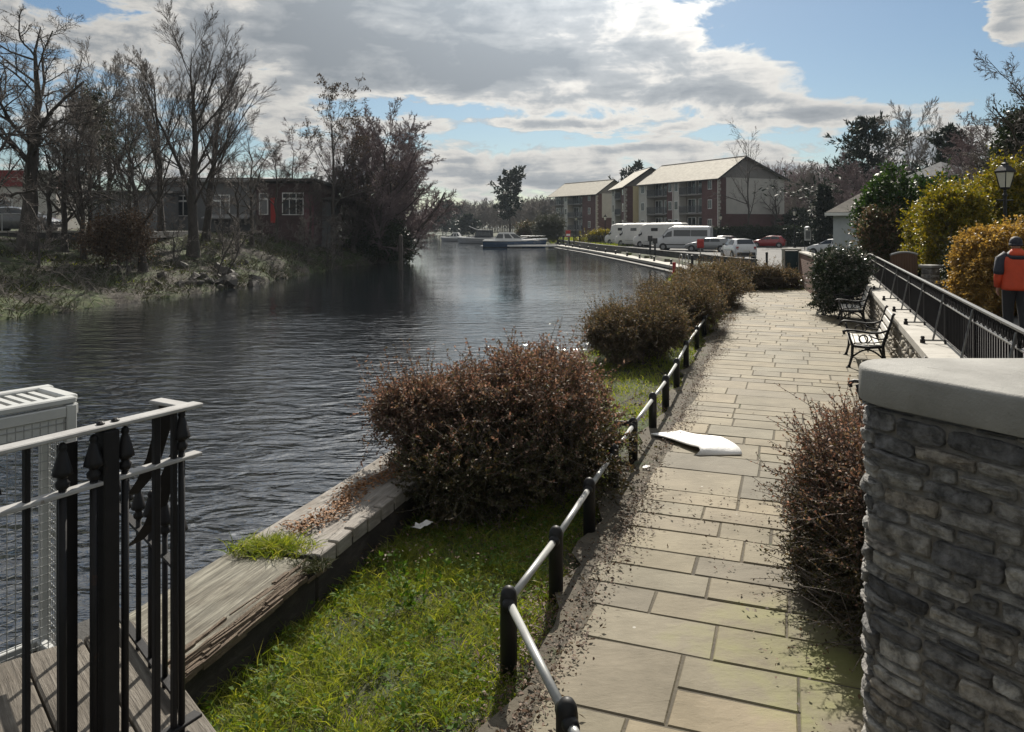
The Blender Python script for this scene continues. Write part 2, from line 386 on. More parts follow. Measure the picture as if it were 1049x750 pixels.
def blob_pts(n, c, r, ex=2.6, shell=.55, lump=.18, zmin=None, seed=0):
    """points through a lumpy super-ellipsoid's outer volume, with outward normals"""
    g = np.random.default_rng(seed + 5)
    d = unit(g.normal(size=(n, 3)))
    k = (np.abs(d) ** ex).sum(1) ** (-1 / ex)
    lumps = unit(g.normal(size=(26, 3))); amp = g.uniform(-.6, 1, 26) * lump
    f = 1 + (np.exp(-((1 - d @ lumps.T) / .06)) * amp).sum(1)
    rad = k * f * (shell + (1 - shell) * g.random(n) ** .45)
    p = d * rad[:, None] * np.array(r) + np.array(c)
    nr = unit(d / np.array(r))
    if zmin is not None:
        ok = p[:, 2] > zmin; p, nr = p[ok], nr[ok]
    return p, nr
def leafy_shrub(name, c, r, n_tw, per, ll, lw, mat, label, cat='shrub', group=None, zmin=.0, tl=.16, seed=1, out=.9, ex=2.6, lump=.2, spikes=.13, twig='twig', stems=14, up=.25, shell=.55, stem_h=.7, nc=14, mat2=None):
    root = empty(name, (c[0], c[1], zmin), 0, label, cat, group)
    cc = (0, 0, c[2] - zmin)
    n_tw = int(n_tw * 1.9)
    gs = np.random.default_rng(seed + 100); ra = np.array(r)
    if nc:
        # a shrub is many overlapping clumps of shoots, not one dome
        ps, ns = [], []
        dd = gs.uniform(-1, 1, (nc, 3)); kk = (np.abs(dd) ** ex).sum(1) ** (-1 / ex); dd = dd * np.minimum(1, kk)[:, None]
        for i in range(nc):
            sr = gs.uniform(.34, .60); f = 1 - sr * .85
            ci = np.array(cc) + dd[i] * ra * f * 1.06; ri = ra * sr * gs.uniform(.8, 1.25, 3)
            a, b_ = blob_pts(n_tw // nc, ci, ri, 2.2, .45, lump, .02, seed * 31 + i); ps.append(a); ns.append(b_)
        p = np.concatenate(ps); nr = np.concatenate(ns)
        nr = unit(nr + .5 * unit((p - np.array(cc)) / ra))
    else:
        p, nr = blob_pts(int(n_tw * .72), cc, r, ex, .68, lump, .02, seed)
        p_, nr_ = blob_pts(n_tw - len(p), cc, r, ex, .25, lump, .02, seed)
        p = np.concatenate([p, p_]); nr = np.concatenate([nr, nr_])
    n = len(p)
    d = unit(nr * out + RNG.normal(size=(n, 3)) * .55 + np.array([0, 0, up]))
    L = RNG.uniform(.5, 1.2, n) * tl
    L = np.where(RNG.random(n) < spikes, L * 2.4, L)
    P, Rr = grow(p, d, L, np.full(n, .0035), 4, .14, .05, .5)
    tv = tubes(P, Rr, 3)
    t = (np.arange(per)[None] + RNG.random((n, per))) / per * 2.99
    i = t.astype(int); f = (t - i)[..., None]; bi = np.arange(n)[:, None]
    lp = (P[bi, i] * (1 - f) + P[bi, i + 1] * f).reshape(-1, 3)
    T = unit(P[bi, i + 1] - P[bi, i]).reshape(-1, 3)
    m = len(lp)
    ld = unit(T * .6 + rdir(m) * .9)
    v, fq = leaves(lp, ld, rdir(m, .8), RNG.uniform(.6, 1.3, m) * ll, RNG.uniform(.7, 1.2, m) * lw)
    mats = [M[twig], M[mat], M[mat2 or mat]]
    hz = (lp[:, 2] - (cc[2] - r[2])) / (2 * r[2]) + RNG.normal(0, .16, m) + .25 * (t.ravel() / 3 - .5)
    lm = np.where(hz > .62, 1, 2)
    allv = np.concatenate([tv[0], v]); allf = np.concatenate([tv[1], fq + len(tv[0])])
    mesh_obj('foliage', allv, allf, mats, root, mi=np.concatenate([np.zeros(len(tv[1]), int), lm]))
    if stems:
        b = np.stack([RNG.uniform(-.6, .6, stems) * r[0], RNG.uniform(-.6, .6, stems) * r[1], np.full(stems, -.08)], 1)
        dd = unit(np.stack([b[:, 0] / r[0], b[:, 1] / r[1], np.full(stems, 1.6)], 1))
        P0, R0 = grow(b, dd, np.full(stems, (r[2] + cc[2]) * stem_h), np.full(stems, .016), 6, .14, .05, .4)
        p1, d1, l1, r1 = children(P0, R0, np.full(stems, (r[2] + cc[2]) * .7), 6, .25, (25, 60), .6, .6)
        P1, R1 = grow(p1, d1, l1, r1, 5, .15, .04)
        for i in range(stems):
            mesh_obj('stem', *cat_parts([tubes(P0[i:i + 1], R0[i:i + 1], 5), tubes(P1[i * 6:i * 6 + 6], R1[i * 6:i * 6 + 6], 4)]), M['twig'], root)
    return root
def conifer(name, x, y, z, H, W, label, dens=1.0, mat='needle_dark', droop=-.12, ragged=.3, taper=1.0, t0=.06, leafsz=(.5, .16), cat='tree', k1=70):
    root = empty(name, (x, y, z), 0, label, cat)
    tp = np.stack([RNG.normal(0, .005 * H, 9), RNG.normal(0, .005 * H, 9), np.linspace(-.1, H * .97, 9)], 1)[None]
    tr = (np.linspace(1, .08, 9) * H * .017)[None]
    mesh_obj('trunk', *tubes(tp, tr, 8), M['bark'], root, smooth=True)
    shape = lambda t: (1 - t) ** taper * 1.0 + .05
    p, d, l, rad = children(tp, tr, np.array([W / 2 / .95]), int(k1 * dens), t0, (65, 95), 1.0, .3, shape=shape, flat=.4)
    l = l * (1 + RNG.normal(0, ragged, len(l)).clip(-.6, .9))
    P, Rr = grow(p, d, np.abs(l) + .1, np.maximum(rad, .012), 6, .06, -droop * .2 + .03, .3)
    p2, d2, l2, r2 = children(P, Rr, np.abs(l) + .1, 12, .12, (25, 60), .42, .5, flat=.6)
    P2, R2 = grow(p2, d2, l2, np.maximum(r2, .008), 3, .06, -.03, .4)
    n = len(P2); per = 7
    t = RNG.random((n, per)) * 1.99; i = t.astype(int); f = (t - i)[..., None]; bi = np.arange(n)[:, None]
    lp = (P2[bi, i] * (1 - f) + P2[bi, i + 1] * f).reshape(-1, 3)
    T = unit(P2[bi, i + 1] - P2[bi, i]).reshape(-1, 3); m = len(lp)
    v, fq = leaves(lp, unit(T + rdir(m) * .6 + np.array([0, 0, droop])), rdir(m, 1.5), RNG.uniform(.6, 1.3, m) * leafsz[0], RNG.uniform(.6, 1.3, m) * leafsz[1])
    mesh_obj('crown', *cat_parts([tubes(P, Rr, 4), (v, fq)]), M[mat], root)
    return root
# leaf materials
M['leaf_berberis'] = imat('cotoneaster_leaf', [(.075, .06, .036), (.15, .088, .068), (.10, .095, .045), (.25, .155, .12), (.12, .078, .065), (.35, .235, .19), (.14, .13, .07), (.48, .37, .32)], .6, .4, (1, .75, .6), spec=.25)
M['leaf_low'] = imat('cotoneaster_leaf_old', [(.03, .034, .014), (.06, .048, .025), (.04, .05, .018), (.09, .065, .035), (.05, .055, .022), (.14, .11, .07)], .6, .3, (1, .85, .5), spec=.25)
M['leaf_berb_green'] = imat('cotoneaster_leaf_green', [(.055, .055, .03), (.11, .08, .055), (.155, .11, .08), (.08, .092, .038), (.19, .145, .105), (.30, .24, .185)], .65, .38, (1, .85, .5), spec=.2)
M['leaf_laurel'] = imat('laurel_leaf', [(.018, .04, .012), (.03, .065, .018), (.05, .09, .022), (.09, .13, .03)], .45, .3, (.8, 1, .3), spec=.4)
M['leaf_photinia'] = imat('photinia_leaf', [(.03, .06, .015), (.06, .08, .025), (.16, .08, .05), (.09, .10, .04), (.32, .2, .16)], .5, .3, spec=.35)
M['leaf_yellow'] = imat('privet_leaf', [(.09, .11, .014), (.17, .17, .016), (.28, .23, .02), (.34, .25, .03), (.15, .16, .03)], .45, .45, (1, .95, .3))
M['leaf_beech'] = imat('beech_leaf', [(.28, .18, .05), (.40, .26, .07), (.46, .32, .10), (.22, .13, .035)], .5, .45, (1, .9, .5))
M['leaf_dark'] = imat('dark_hedge_leaf', [(.012, .022, .008), (.022, .035, .012), (.03, .042, .016), (.04, .05, .02)], .5, .15)
M['leaf_camellia'] = imat('camellia_leaf', [(.012, .028, .010), (.02, .045, .014), (.03, .05, .018), (.035, .05, .02), (.03, .05, .02), (.5, .44, .42)], .28, .12, spec=.6)
M['leaf_ivy'] = imat('ivy_leaf', [(.014, .026, .010), (.025, .042, .014), (.05, .065, .02)], .4, .2)
M['leaf_brown'] = imat('dead_leaf', [(.06, .035, .02), (.10, .055, .03), (.15, .09, .05), (.045, .03, .02), (.2, .15, .1)], .7, .15)
M['needle_dark'] = imat('needle_dark', [(.010, .018, .010), (.018, .03, .015), (.026, .04, .02)], .6, .1)
M['needle_grey'] = imat('needle_grey', [(.03, .038, .022), (.05, .055, .032), (.075, .075, .045)], .6, .2)
M['grass'] = imat('grass_blade', [(.08, .13, .016), (.15, .21, .028), (.23, .28, .04), (.32, .34, .06), (.38, .36, .12)], .55, .5, (1, 1, .35))
M['grass_dry'] = imat('grass_dry', [(.035, .042, .016), (.06, .058, .028), (.035, .052, .016), (.095, .085, .05)], .75, .25)
M['weed'] = imat('weed_leaf', [(.05, .10, .014), (.08, .15, .02), (.12, .18, .03)], .65, .4, (.9, 1, .3), spec=.15)
# ================================================================ camera, light, sky
cam = bpy.data.cameras.new('camera'); co = bpy.data.objects.new('camera', cam); COL.objects.link(co)
co.location = (0, 0, CZ); co.rotation_euler = (R(90), 0, 0)
cam.sensor_width = 36; cam.lens = 36 * F / 1049; cam.shift_y = -(375 - HY) / 1049
cam.clip_start = .05; cam.clip_end = 6000
SC.camera = co
SUN_AZ, SUN_EL = R(7), R(38)
sl = bpy.data.lights.new('sun', 'SUN'); so = bpy.data.objects.new('sun', sl); COL.objects.link(so)
sl.energy = 5.0; sl.angle = R(.5); sl.color = (1, .93, .82)
sd = Vector((math.sin(SUN_AZ) * math.cos(SUN_EL), math.cos(SUN_AZ) * math.cos(SUN_EL), math.sin(SUN_EL)))
so.rotation_euler = sd.to_track_quat('Z', 'Y').to_euler(); so.location = sd * 300
W = bpy.data.worlds.new('World'); SC.world = W; W.use_nodes = True
def build_sky():
    nt = W.node_tree; nt.nodes.clear()
    out = nt.nodes.new('ShaderNodeOutputWorld'); bg = nt.nodes.new('ShaderNodeBackground'); nt.links.new(bg.outputs[0], out.inputs[0])
    sky = nt.nodes.new('ShaderNodeTexSky'); sky.sky_type = 'NISHITA'; sky.sun_disc = False
    sky.sun_elevation = SUN_EL; sky.sun_rotation = SUN_AZ; sky.air_density = 1.0; sky.dust_density = .6; sky.ozone_density = 2.0
    d = nt.nodes.new('ShaderNodeTexCoord').outputs['Generated']
    sp = nt.nodes.new('ShaderNodeSeparateXYZ'); nt.links.new(d, sp.inputs[0]); x, y, z = sp.outputs
    m = lambda op, a, b=0., c=None, cl=False: math_n(nt, op, a, b, c, cl)
    az = m('ARCTAN2', x, y); el = m('ARCSINE', z)
    zz = m('ADD', m('MAXIMUM', z, 0.), .085)
    cb = nt.nodes.new('ShaderNodeCombineXYZ'); nt.links.new(m('DIVIDE', x, zz), cb.inputs[0]); nt.links.new(m('DIVIDE', y, zz), cb.inputs[1])
    P = cb.outputs[0]
    n1 = noise(nt, P, 1.15, 9, .56, .35)
    # a second fleece in direction space gives the towers their rounded edges
    cb2 = nt.nodes.new('ShaderNodeCombineXYZ'); nt.links.new(m('MULTIPLY', az, 8.), cb2.inputs[0]); nt.links.new(m('MULTIPLY', el, 17.), cb2.inputs[1]); cb2.inputs[2].default_value = 3.1
    n2 = noise(nt, cb2.outputs[0], 1.35, 10, .60, .25)
    cb3 = nt.nodes.new('ShaderNodeCombineXYZ'); nt.links.new(m('MULTIPLY', az, 5.), cb3.inputs[0]); nt.links.new(m('MULTIPLY', el, 55.), cb3.inputs[1]); cb3.inputs[2].default_value = 8.6
    n3 = noise(nt, cb3.outputs[0], 1.1, 8, .55, .4)
    wa = m('MULTIPLY_ADD', m('SUBTRACT', n2, .5), .10, az); we = m('MULTIPLY_ADD', m('SUBTRACT', n1, .5), .05, el)
    def blob(px, py, rx, ry, s):
        a0 = math.atan((px - CX) / F); e0 = math.atan((HY - py) / math.hypot(F, px - CX)); ra = rx / F; re = ry / F
        u = m('MULTIPLY', m('SUBTRACT', wa, a0), 1 / ra); v = m('MULTIPLY', m('SUBTRACT', we, e0), 1 / re)
        q = m('ADD', m('MULTIPLY', u, u), m('MULTIPLY', v, v))
        return m('MULTIPLY', m('EXPONENT', m('MULTIPLY', q, -1.)), s)
    blobs = [(470, 20, 260, 60, .36), (560, 75, 190, 36, .42), (760, 85, 80, 32, .34), (330, 40, 130, 45, .28), (880, 112, 80, 13, .42), (800, 103, 50, 10, .2), (1035, 30, 30, 34, .5),
             (180, 60, 160, 60, .16), (850, 20, 120, 60, -.30), (950, 60, 130, 50, -.26), (960, 152, 60, 10, .30), (560, 118, 130, 8, -.10), (520, 130, 240, 8, .26), (370, 108, 90, 9, -.14),
             (600, 155, 300, 12, .24), (470, 178, 260, 12, .24), (700, 178, 150, 10, .18), (600, 141, 160, 6, -.14), (640, 190, 260, 12, .14), (300, 150, 120, 30, .1)]
    acc = None
    for b in blobs:
        q = blob(*b); acc = q if acc is None else m('ADD', acc, q)
    lowk = m('MULTIPLY', m('SUBTRACT', .13, el), 6., None, True)
    base = m('ADD', m('MULTIPLY', n2, m('SUBTRACT', .92, m('MULTIPLY', lowk, .5))), m('MULTIPLY', n3, m('ADD', .08, m('MULTIPLY', lowk, .5))))
    # unseen broken cloud added above the frame to brighten the water's reflections
    far = m('MULTIPLY', m('MULTIPLY', m('SUBTRACT', el, .27), 6., None, True), .15)
    dens = m('ADD', m('ADD', m('MULTIPLY', m('SUBTRACT', base, .5), 1.5), acc), far)
    back = m('MULTIPLY', m('MULTIPLY', m('SUBTRACT', -.05, y), 2.5, None, True), .20)  # unseen bright cloud added behind the camera as fill for shaded faces
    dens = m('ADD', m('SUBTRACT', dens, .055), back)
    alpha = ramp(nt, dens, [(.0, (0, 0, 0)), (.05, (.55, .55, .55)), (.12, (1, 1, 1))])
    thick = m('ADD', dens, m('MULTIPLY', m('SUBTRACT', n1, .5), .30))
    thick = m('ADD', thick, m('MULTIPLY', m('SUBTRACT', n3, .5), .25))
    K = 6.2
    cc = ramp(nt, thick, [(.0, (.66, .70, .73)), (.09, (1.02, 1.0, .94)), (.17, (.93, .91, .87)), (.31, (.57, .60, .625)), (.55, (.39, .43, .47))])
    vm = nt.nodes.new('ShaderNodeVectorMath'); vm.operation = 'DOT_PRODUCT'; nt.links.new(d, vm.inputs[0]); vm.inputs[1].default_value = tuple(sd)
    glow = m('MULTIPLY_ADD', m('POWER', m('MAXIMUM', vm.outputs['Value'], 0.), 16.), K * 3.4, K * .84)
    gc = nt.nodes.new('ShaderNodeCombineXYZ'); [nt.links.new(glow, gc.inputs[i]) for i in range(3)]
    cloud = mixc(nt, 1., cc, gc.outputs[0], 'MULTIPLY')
    # one even darkening tint over the clear sky
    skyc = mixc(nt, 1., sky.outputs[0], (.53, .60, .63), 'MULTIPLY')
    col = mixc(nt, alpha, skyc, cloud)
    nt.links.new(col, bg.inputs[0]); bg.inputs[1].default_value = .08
build_sky()
SC.view_settings.view_transform = 'Standard'; SC.view_settings.look = 'None'; SC.view_settings.exposure = .52; SC.view_settings.gamma = 1; SC.view_settings.use_curve_mapping = False
SC.cycles.use_denoising = True
try: SC.cycles.denoiser = 'OPENIMAGEDENOISE'
except Exception: pass
SC.cycles.max_bounces = 7; SC.cycles.diffuse_bounces = 3; SC.cycles.glossy_bounces = 3; SC.cycles.transparent_max_bounces = 6; SC.cycles.transmission_bounces = 3
SC.cycles.sample_clamp_indirect = 4; SC.cycles.caustics_reflective = False; SC.cycles.caustics_refractive = False

# ================================================================ terrain, river
RB = np.array([(-60, -16), (2, -3.42), (8.1, -1.32), (23, 2.96), (45, 9.2), (52, 11.0), (60, 10.9), (94, 8.8), (126, 5.6), (140, 1), (234, -14), (400, -27), (460, -30)])
LB = np.array([(-60, -30), (10, -21), (26, -17.7), (33, -16.2), (40.9, -14.4), (50, -14.0), (60, -13.2), (68, -11.3), (74, -10.6), (82, -12.5), (120, -24), (234, -45), (400, -64), (460, -70)])
def xr(Y): return np.interp(Y, RB[:, 0], RB[:, 1])
def xl(Y): return np.interp(Y, LB[:, 0], LB[:, 1])
def wob(X, Y, f=1.0): return (np.sin(X * 1.7 * f + 1.3) * np.cos(Y * 1.3 * f + .4) + .6 * np.sin(X * 3.9 * f + Y * 2.7 * f) + .4 * np.sin(Y * 6.1 * f - X * 4.3 * f)) * .5
def sst(a, b, x): t = np.clip((x - a) / (b - a), 0, 1); return t * t * (3 - 2 * t)
def ground(X, Y):
    X = np.asarray(X, float); Y = np.asarray(Y, float)
    dR = X - xr(Y); dL = xl(Y) - X
    # right land
    zr = np.interp(dR, [0, .15, .5, 2.0, 4.0], [-1.6, -.9, -.16, -.10, -.06]) + wob(X, Y, .9) * .02 * (Y < 40)
    beam = (Y < 8.6) & (dR < .8); zr = np.where(beam, -1.0, zr)
    zr = np.where((Y > 44) & (Y < 128), np.where(dR < 1.7, -2.2, -.06), zr)
    dW = X - (1.5 + .4 * Y)
    zr = zr + .62 * sst(.15, .45, dW) * (1 - sst(27, 46, Y))
    zr = np.where(Y > 128, np.interp(dR, [0, .5, 6, 60], [-1.4, -.5, .3, 1.2]), zr)
    # left bank
    jag = wob(X * .6, Y * .6) * .5
    bl = sst(42, 52, Y)
    zl = np.interp(dL + jag, [-.5, .2, .6, 3, 5.5, 8, 11, 16, 60], [-2, -.9, -.45, .05, .55, 1.15, 1.75, 2.2, 3.2]) * (1 - bl) + bl * np.interp(dL + jag, [-.5, .2, .6, 2, 4, 6, 9, 16, 60], [-2, -.9, -.35, .45, 1.2, 1.75, 2.0, 2.2, 3.2]) + wob(X, Y, .8) * .10
    zl = np.where(Y > 80, np.minimum(zl, np.interp(dL, [0, .5, 6, 40], [-1.2, -.5, .4, 1.5])), zl)
    z = np.where(dR > 0, zr, np.where(dL > -.5, zl, -2.4))
    z = np.where(Y > 455, np.maximum(z, .6), z)
    return z
gx = np.concatenate([np.linspace(-1500, -75, 12), np.linspace(-70, -8, 130), np.linspace(-7.85, 6, 100), np.linspace(6.3, 50, 100), np.linspace(60, 1500, 12)])
gy = np.concatenate([np.linspace(-300, -5, 8), np.linspace(-4, 14, 95), np.linspace(14.3, 80, 170), np.linspace(82, 460, 120), np.linspace(500, 3500, 8)])
XX, YY = np.meshgrid(gx, gy); ZZ = ground(XX, YY)
nx, ny = len(gx), len(gy)
ii = np.arange(nx * ny).reshape(ny, nx)
Fq = np.stack([ii[:-1, :-1], ii[:-1, 1:], ii[1:, 1:], ii[1:, :-1]], -1).reshape(-1, 4)
def terrain_mat():
    m, nt, b, out = newmat('rough_ground')
    co = coords(nt)
    n1 = noise(nt, co, .55, 7, .62); n2 = noise(nt, co, 5, 6, .65)
    g = ramp(nt, n2, [(.3, (.022, .036, .010)), (.55, (.045, .062, .016)), (.75, (.075, .08, .028))])
    s = ramp(nt, n2, [(.3, (.022, .018, .013)), (.7, (.05, .041, .03))])
    col = mixc(nt, ramp(nt, n1, [(.44, (0, 0, 0)), (.56, (1, 1, 1))]), s, g)
    nt.links.new(col, b.inputs['Base Color']); b.inputs['Roughness'].default_value = .95
    bump(nt, b, n2, .8, .05); return m
M['terrain'] = terrain_mat()
o = mesh_obj('ground', np.stack([XX, YY, ZZ], -1).reshape(-1, 3), Fq, M['terrain'], smooth=True); tag(o, kind='structure')
def water_mat():
    m, nt, b, out = newmat('river_water')
    b.inputs['Base Color'].default_value = (.006, .008, .010, 1); b.inputs['Roughness'].default_value = .05; b.inputs['IOR'].default_value = 2.0
    b.inputs['Specular IOR Level'].default_value = .9
    co = coords(nt, 'Object', (1, 2.1, 1), (0, 0, R(8)))
    a = noise(nt, co, 1.05, 2, .5, .9); c = noise(nt, co, 3.6, 3, .5, .5); e = noise(nt, coords(nt, 'Object', (1, 1.5, 1)), .10, 4, .6, .3)
    amp = ramp(nt, e, [(.35, (.45, .45, .45)), (.65, (1, 1, 1))])
    sy = nt.nodes.new('ShaderNodeSeparateXYZ'); nt.links.new(coords(nt), sy.inputs[0])
    calm = nt.nodes.new('ShaderNodeMapRange'); nt.links.new(sy.outputs[1], calm.inputs[0])
    for i_, v_ in enumerate((6., 34., 1.05, .13)): calm.inputs[i_ + 1].default_value = v_
    amp = math_n(nt, 'MULTIPLY', amp, calm.outputs[0])
    h = math_n(nt, 'MULTIPLY', math_n(nt, 'ADD', math_n(nt, 'MULTIPLY', a, 1.0), math_n(nt, 'MULTIPLY', c, .34)), amp)
    bump(nt, b, h, 1.0, .125); return m
M['water'] = water_mat()
mb = MB(); mb.quad((-900, -300, -.7), (200, -300, -.7), (200, 470, -.7), (-900, 470, -.7))
tag(mb.build('water', M['water']), kind='structure')

# ---------------------------------------------------------------- flagged path
E2 = np.array([.37, 1.0]); E2 /= np.linalg.norm(E2); E1 = np.array([E2[1], -E2[0]]); O0 = np.array([-.1, 1.4])
def pl(Y): return -1.6 + .35 * Y + .30
def pr(Y): return 1.5 + .4 * Y - .012
def u_at(v, f):
    lo, hi = -8., 12.
    for _ in range(40):
        u = (lo + hi) / 2; p = O0 + E2 * v + E1 * u
        if p[0] < f(p[1]): lo = u
        else: hi = u
    return u
V = []; Fc = []; v = 0.0
rs = random.Random(5)
while v < 32.5:
    h = rs.choice([.34, .42, .5, .58, .7]) if v < 7 else rs.choice([.3, .36, .42, .5, .6])
    ul, ur = u_at(v + h / 2, pl), u_at(v + h / 2, pr)
    ul += rs.uniform(-.12, .05)
    u = ul
    while u < ur - .02:
        w = rs.uniform(.45, 1.25) if h > .4 else rs.uniform(.4, .9)
        if ur - (u + w) < .3: w = ur - u
        sub = [(v, h)]
        if h >= .58 and rs.random() < .25: sub = [(v, h * .5), (v + h * .5, h * .5)]
        for (v0, hh) in sub:
            g = .0035 + rs.random() * .004; bv = .008
            dz = rs.uniform(-.002, .003); tx, ty = rs.uniform(-.002, .002), rs.uniform(-.002, .002)
            sk = [rs.uniform(-.004, .004) for _ in range(8)]
            b0 = len(V)
            for lay, (ins, zz) in enumerate(((0, -.05), (0, -.010), (bv, 0))):
                for ci, (cu, cv) in enumerate(((0, 0), (1, 0), (1, 1), (0, 1))):
                    uu = u + g + ins if cu == 0 else u + w - g - ins
                    vv = v0 + g + ins if cv == 0 else v0 + hh - g - ins
                    uu += sk[ci * 2]; vv += sk[ci * 2 + 1]
                    p = O0 + E2 * vv + E1 * uu
                    V.append((p[0], p[1], zz + .012 + dz + tx * (cu - .5) * 2 + ty * (cv - .5) * 2))
            Fc.append([b0 + 8, b0 + 9, b0 + 10, b0 + 11])
            for L_ in (0, 4):
                for k in range(4): Fc.append([b0 + L_ + k, b0 + L_ + (k + 1) % 4, b0 + L_ + 4 + (k + 1) % 4, b0 + L_ + 4 + k])
        u += w
    v += h
def flag_mat():
    m, nt, b, out = newmat('sandstone_flags')
    g = nt.nodes.new('ShaderNodeNewGeometry'); co = coords(nt)
    col = ramp(nt, g.outputs['Random Per Island'], [(0, (.175, .15, .10)), (.2, (.235, .20, .135)), (.4, (.145, .128, .095)), (.6, (.26, .213, .14)), (.8, (.185, .166, .12)), (1, (.22, .18, .112))])
    n1 = noise(nt, co, 1.8, 7, .62); n2 = noise(nt, co, 26, 5, .65)
    nb = noise(nt, co, .45, 5, .6)
    col = mixc(nt, ramp(nt, nb, [(.42, (0, 0, 0)), (.62, (.7, .7, .7))]), col, mixc(nt, 1., col, (.80, .81, .75), 'MULTIPLY'))
    col = mixc(nt, ramp(nt, n1, [(.32, (0, 0, 0)), (.6, (1, 1, 1))]), mixc(nt, 1., col, (.60, .59, .54), 'MULTIPLY'), col)
    col = mixc(nt, ramp(nt, n2, [(.64, (0, 0, 0)), (.72, (.55, .55, .55))]), col, (.15, .14, .11))
    # lichen pale spots and the green algae patch by the pier
    vo = nt.nodes.new('ShaderNodeTexVoronoi'); vo.inputs['Scale'].default_value = 3.3; nt.links.new(co, vo.inputs['Vector'])
    col = mixc(nt, ramp(nt, math_n(nt, 'ADD', vo.outputs['Distance'], math_n(nt, 'MULTIPLY', n2, .06)), [(.055, (.7, .7, .7)), (.075, (0, 0, 0))]), col, (.42, .41, .37))
    vd = nt.nodes.new('ShaderNodeVectorMath'); vd.operation = 'DISTANCE'; nt.links.new(co, vd.inputs[0]); vd.inputs[1].default_value = (1.85, 4.6, 0)
    al = math_n(nt, 'SUBTRACT', math_n(nt, 'MULTIPLY_ADD', math_n(nt, 'SUBTRACT', n1, .5), 3.0, .75), vd.outputs['Value'])
    col = mixc(nt, ramp(nt, al, [(.0, (0, 0, 0)), (.8, (.72, .72, .72))]), col, (.17, .18, .045))
    nt.links.new(col, b.inputs['Base Color']); b.inputs['Roughness'].default_value = .78; b.inputs['Specular IOR Level'].default_value = .35
    n3 = noise(nt, coords(nt, 'Object', (1, 2.2, 1), (0, 0, R(-20))), 2.6, 9, .66, .25)
    hh = math_n(nt, 'ADD', math_n(nt, 'MULTIPLY', n3, .8), math_n(nt, 'MULTIPLY', n2, .16))
    bump(nt, b, hh, .7, .024); return m
M['flags'] = flag_mat()
tag(mesh_obj('path', V, Fc, M['flags']), kind='structure')
M['joint_fill'] = pmat('joint_fill', (.05, .042, .03), (.115, .10, .072), 2.6, .95, 0, .8, 24, .01, spots=((.045, .055, .02), 1.7, .6))
# bedding soil below the flags and the litter strip along the rail
V = []; Fc = []
ys = np.linspace(1.0, 31.6, 140)
for y in ys: V += [(-1.6 + .35 * y + (.10 if y < 6 else -.06) + .07 * math.sin(y * 3.1) + .04 * math.sin(y * 7.7), y, .0045), (pr(y) + .01, y, .0045)]
Fc = [[2 * i, 2 * i + 1, 2 * i + 3, 2 * i + 2] for i in range(len(ys) - 1)]
tag(mesh_obj('soil_bed', V, Fc, M['joint_fill']), kind='structure')
# car park, road behind the wall, landing stage
mb = MB(); mb.prism([(10.6, 92), (15.7, 54), (14.0, 46), (22, 42), (44, 62), (52, 104), (46, 125), (8, 135), (7.2, 126)], -.25, 0.0)
tag(mb.build('car_park', M['asphalt']), kind='structure')
V = []; ys = np.linspace(-2, 44, 40)
for y in ys:
    zz = .66 - .62 * float(sst(27, 46, np.array(y)))
    V += [(2.25 + .4 * y, y, zz), (6.2 + .46 * y + .12 * max(0, y - 22), y, zz)]
tag(mesh_obj('road', V, [[2 * i, 2 * i + 1, 2 * i + 3, 2 * i + 2] for i in range(len(ys) - 1)], M['asphalt']), kind='structure')
mb = MB()
edge = [(44.5, 9.4), (51.4, 11.95), (60, 11.6), (75, 10.7), (94, 9.3), (110, 7.6), (126, 5.9)]
back = [(44.5, 14.2), (53, 15.1), (62, 14.0), (75, 12.3), (90, 10.1), (110, 8.6), (126, 7.2)]
for i in range(len(edge) - 1):
    a, b_, c, d = edge[i], edge[i + 1], back[i + 1], back[i]
    mb.prism([(a[1], a[0]), (b_[1], b_[0]), (c[1], c[0]), (d[1], d[0])], -.5, -.3)
mb.cm = 1
for i in range(len(edge) - 1):
    a, b_ = edge[i], edge[i + 1]
    mb.prism([(a[1] + .12, a[0]), (b_[1] + .12, b_[0]), (b_[1] + .6, b_[0]), (a[1] + .6, a[0])], -2.2, -.502)
    mb.prism([(a[1] - .55, a[0]), (b_[1] - .55, b_[0]), (b_[1] + .118, b_[0]), (a[1] + .118, a[0])], -.86, -.62)
M['quay_dark'] = pmat('wet_quay_stone', (.045, .042, .038), (.025, .024, .022), 1.2, .8, 0, .6, 10, .03)
tag(mb.build('quay_path', [M['concrete_pale'], M['quay_dark']]), kind='structure')

# ================================================================ grass, litter
def blades(pts, ln, w, lean=.5):
    n = len(pts)
    d = RNG.normal(size=(n, 3)) * lean; d[:, 2] = 1; d = unit(d)
    s = unit(np.cross(d, RNG.normal(size=(n, 3)))); b = unit(np.stack([d[:, 0], d[:, 1], np.zeros(n)], 1))
    m_ = pts + d * (ln * .55)[:, None]; t = m_ + unit(d + b * .55 - np.array([0, 0, .25])) * (ln * .5)[:, None]
    hw = (w / 2)[:, None]
    V = np.stack([pts - s * hw, pts + s * hw, m_ + s * hw * .8, m_ - s * hw * .8, t + s * hw * .12, t - s * hw * .12], 1).reshape(-1, 3)
    k = np.arange(n)[:, None] * 6
    Fq = np.concatenate([k + np.array([[0, 1, 2, 3]]), k + np.array([[3, 2, 4, 5]])], 0)
    return V, Fq
def scatter(n, x0, x1, y0, y1, keep):
    X = RNG.uniform(x0, x1, n); Y = RNG.uniform(y0, y1, n); k = keep(X, Y); return X[k], Y[k]
def clump(X, Y, f): return (np.sin(X * 5.1 * f + 2 * np.sin(Y * 3.3 * f)) + np.cos(Y * 4.7 * f + 1.7 * np.sin(X * 2.9 * f))) * .5
fx = lambda Y: -1.6 + .35 * Y
parts = []
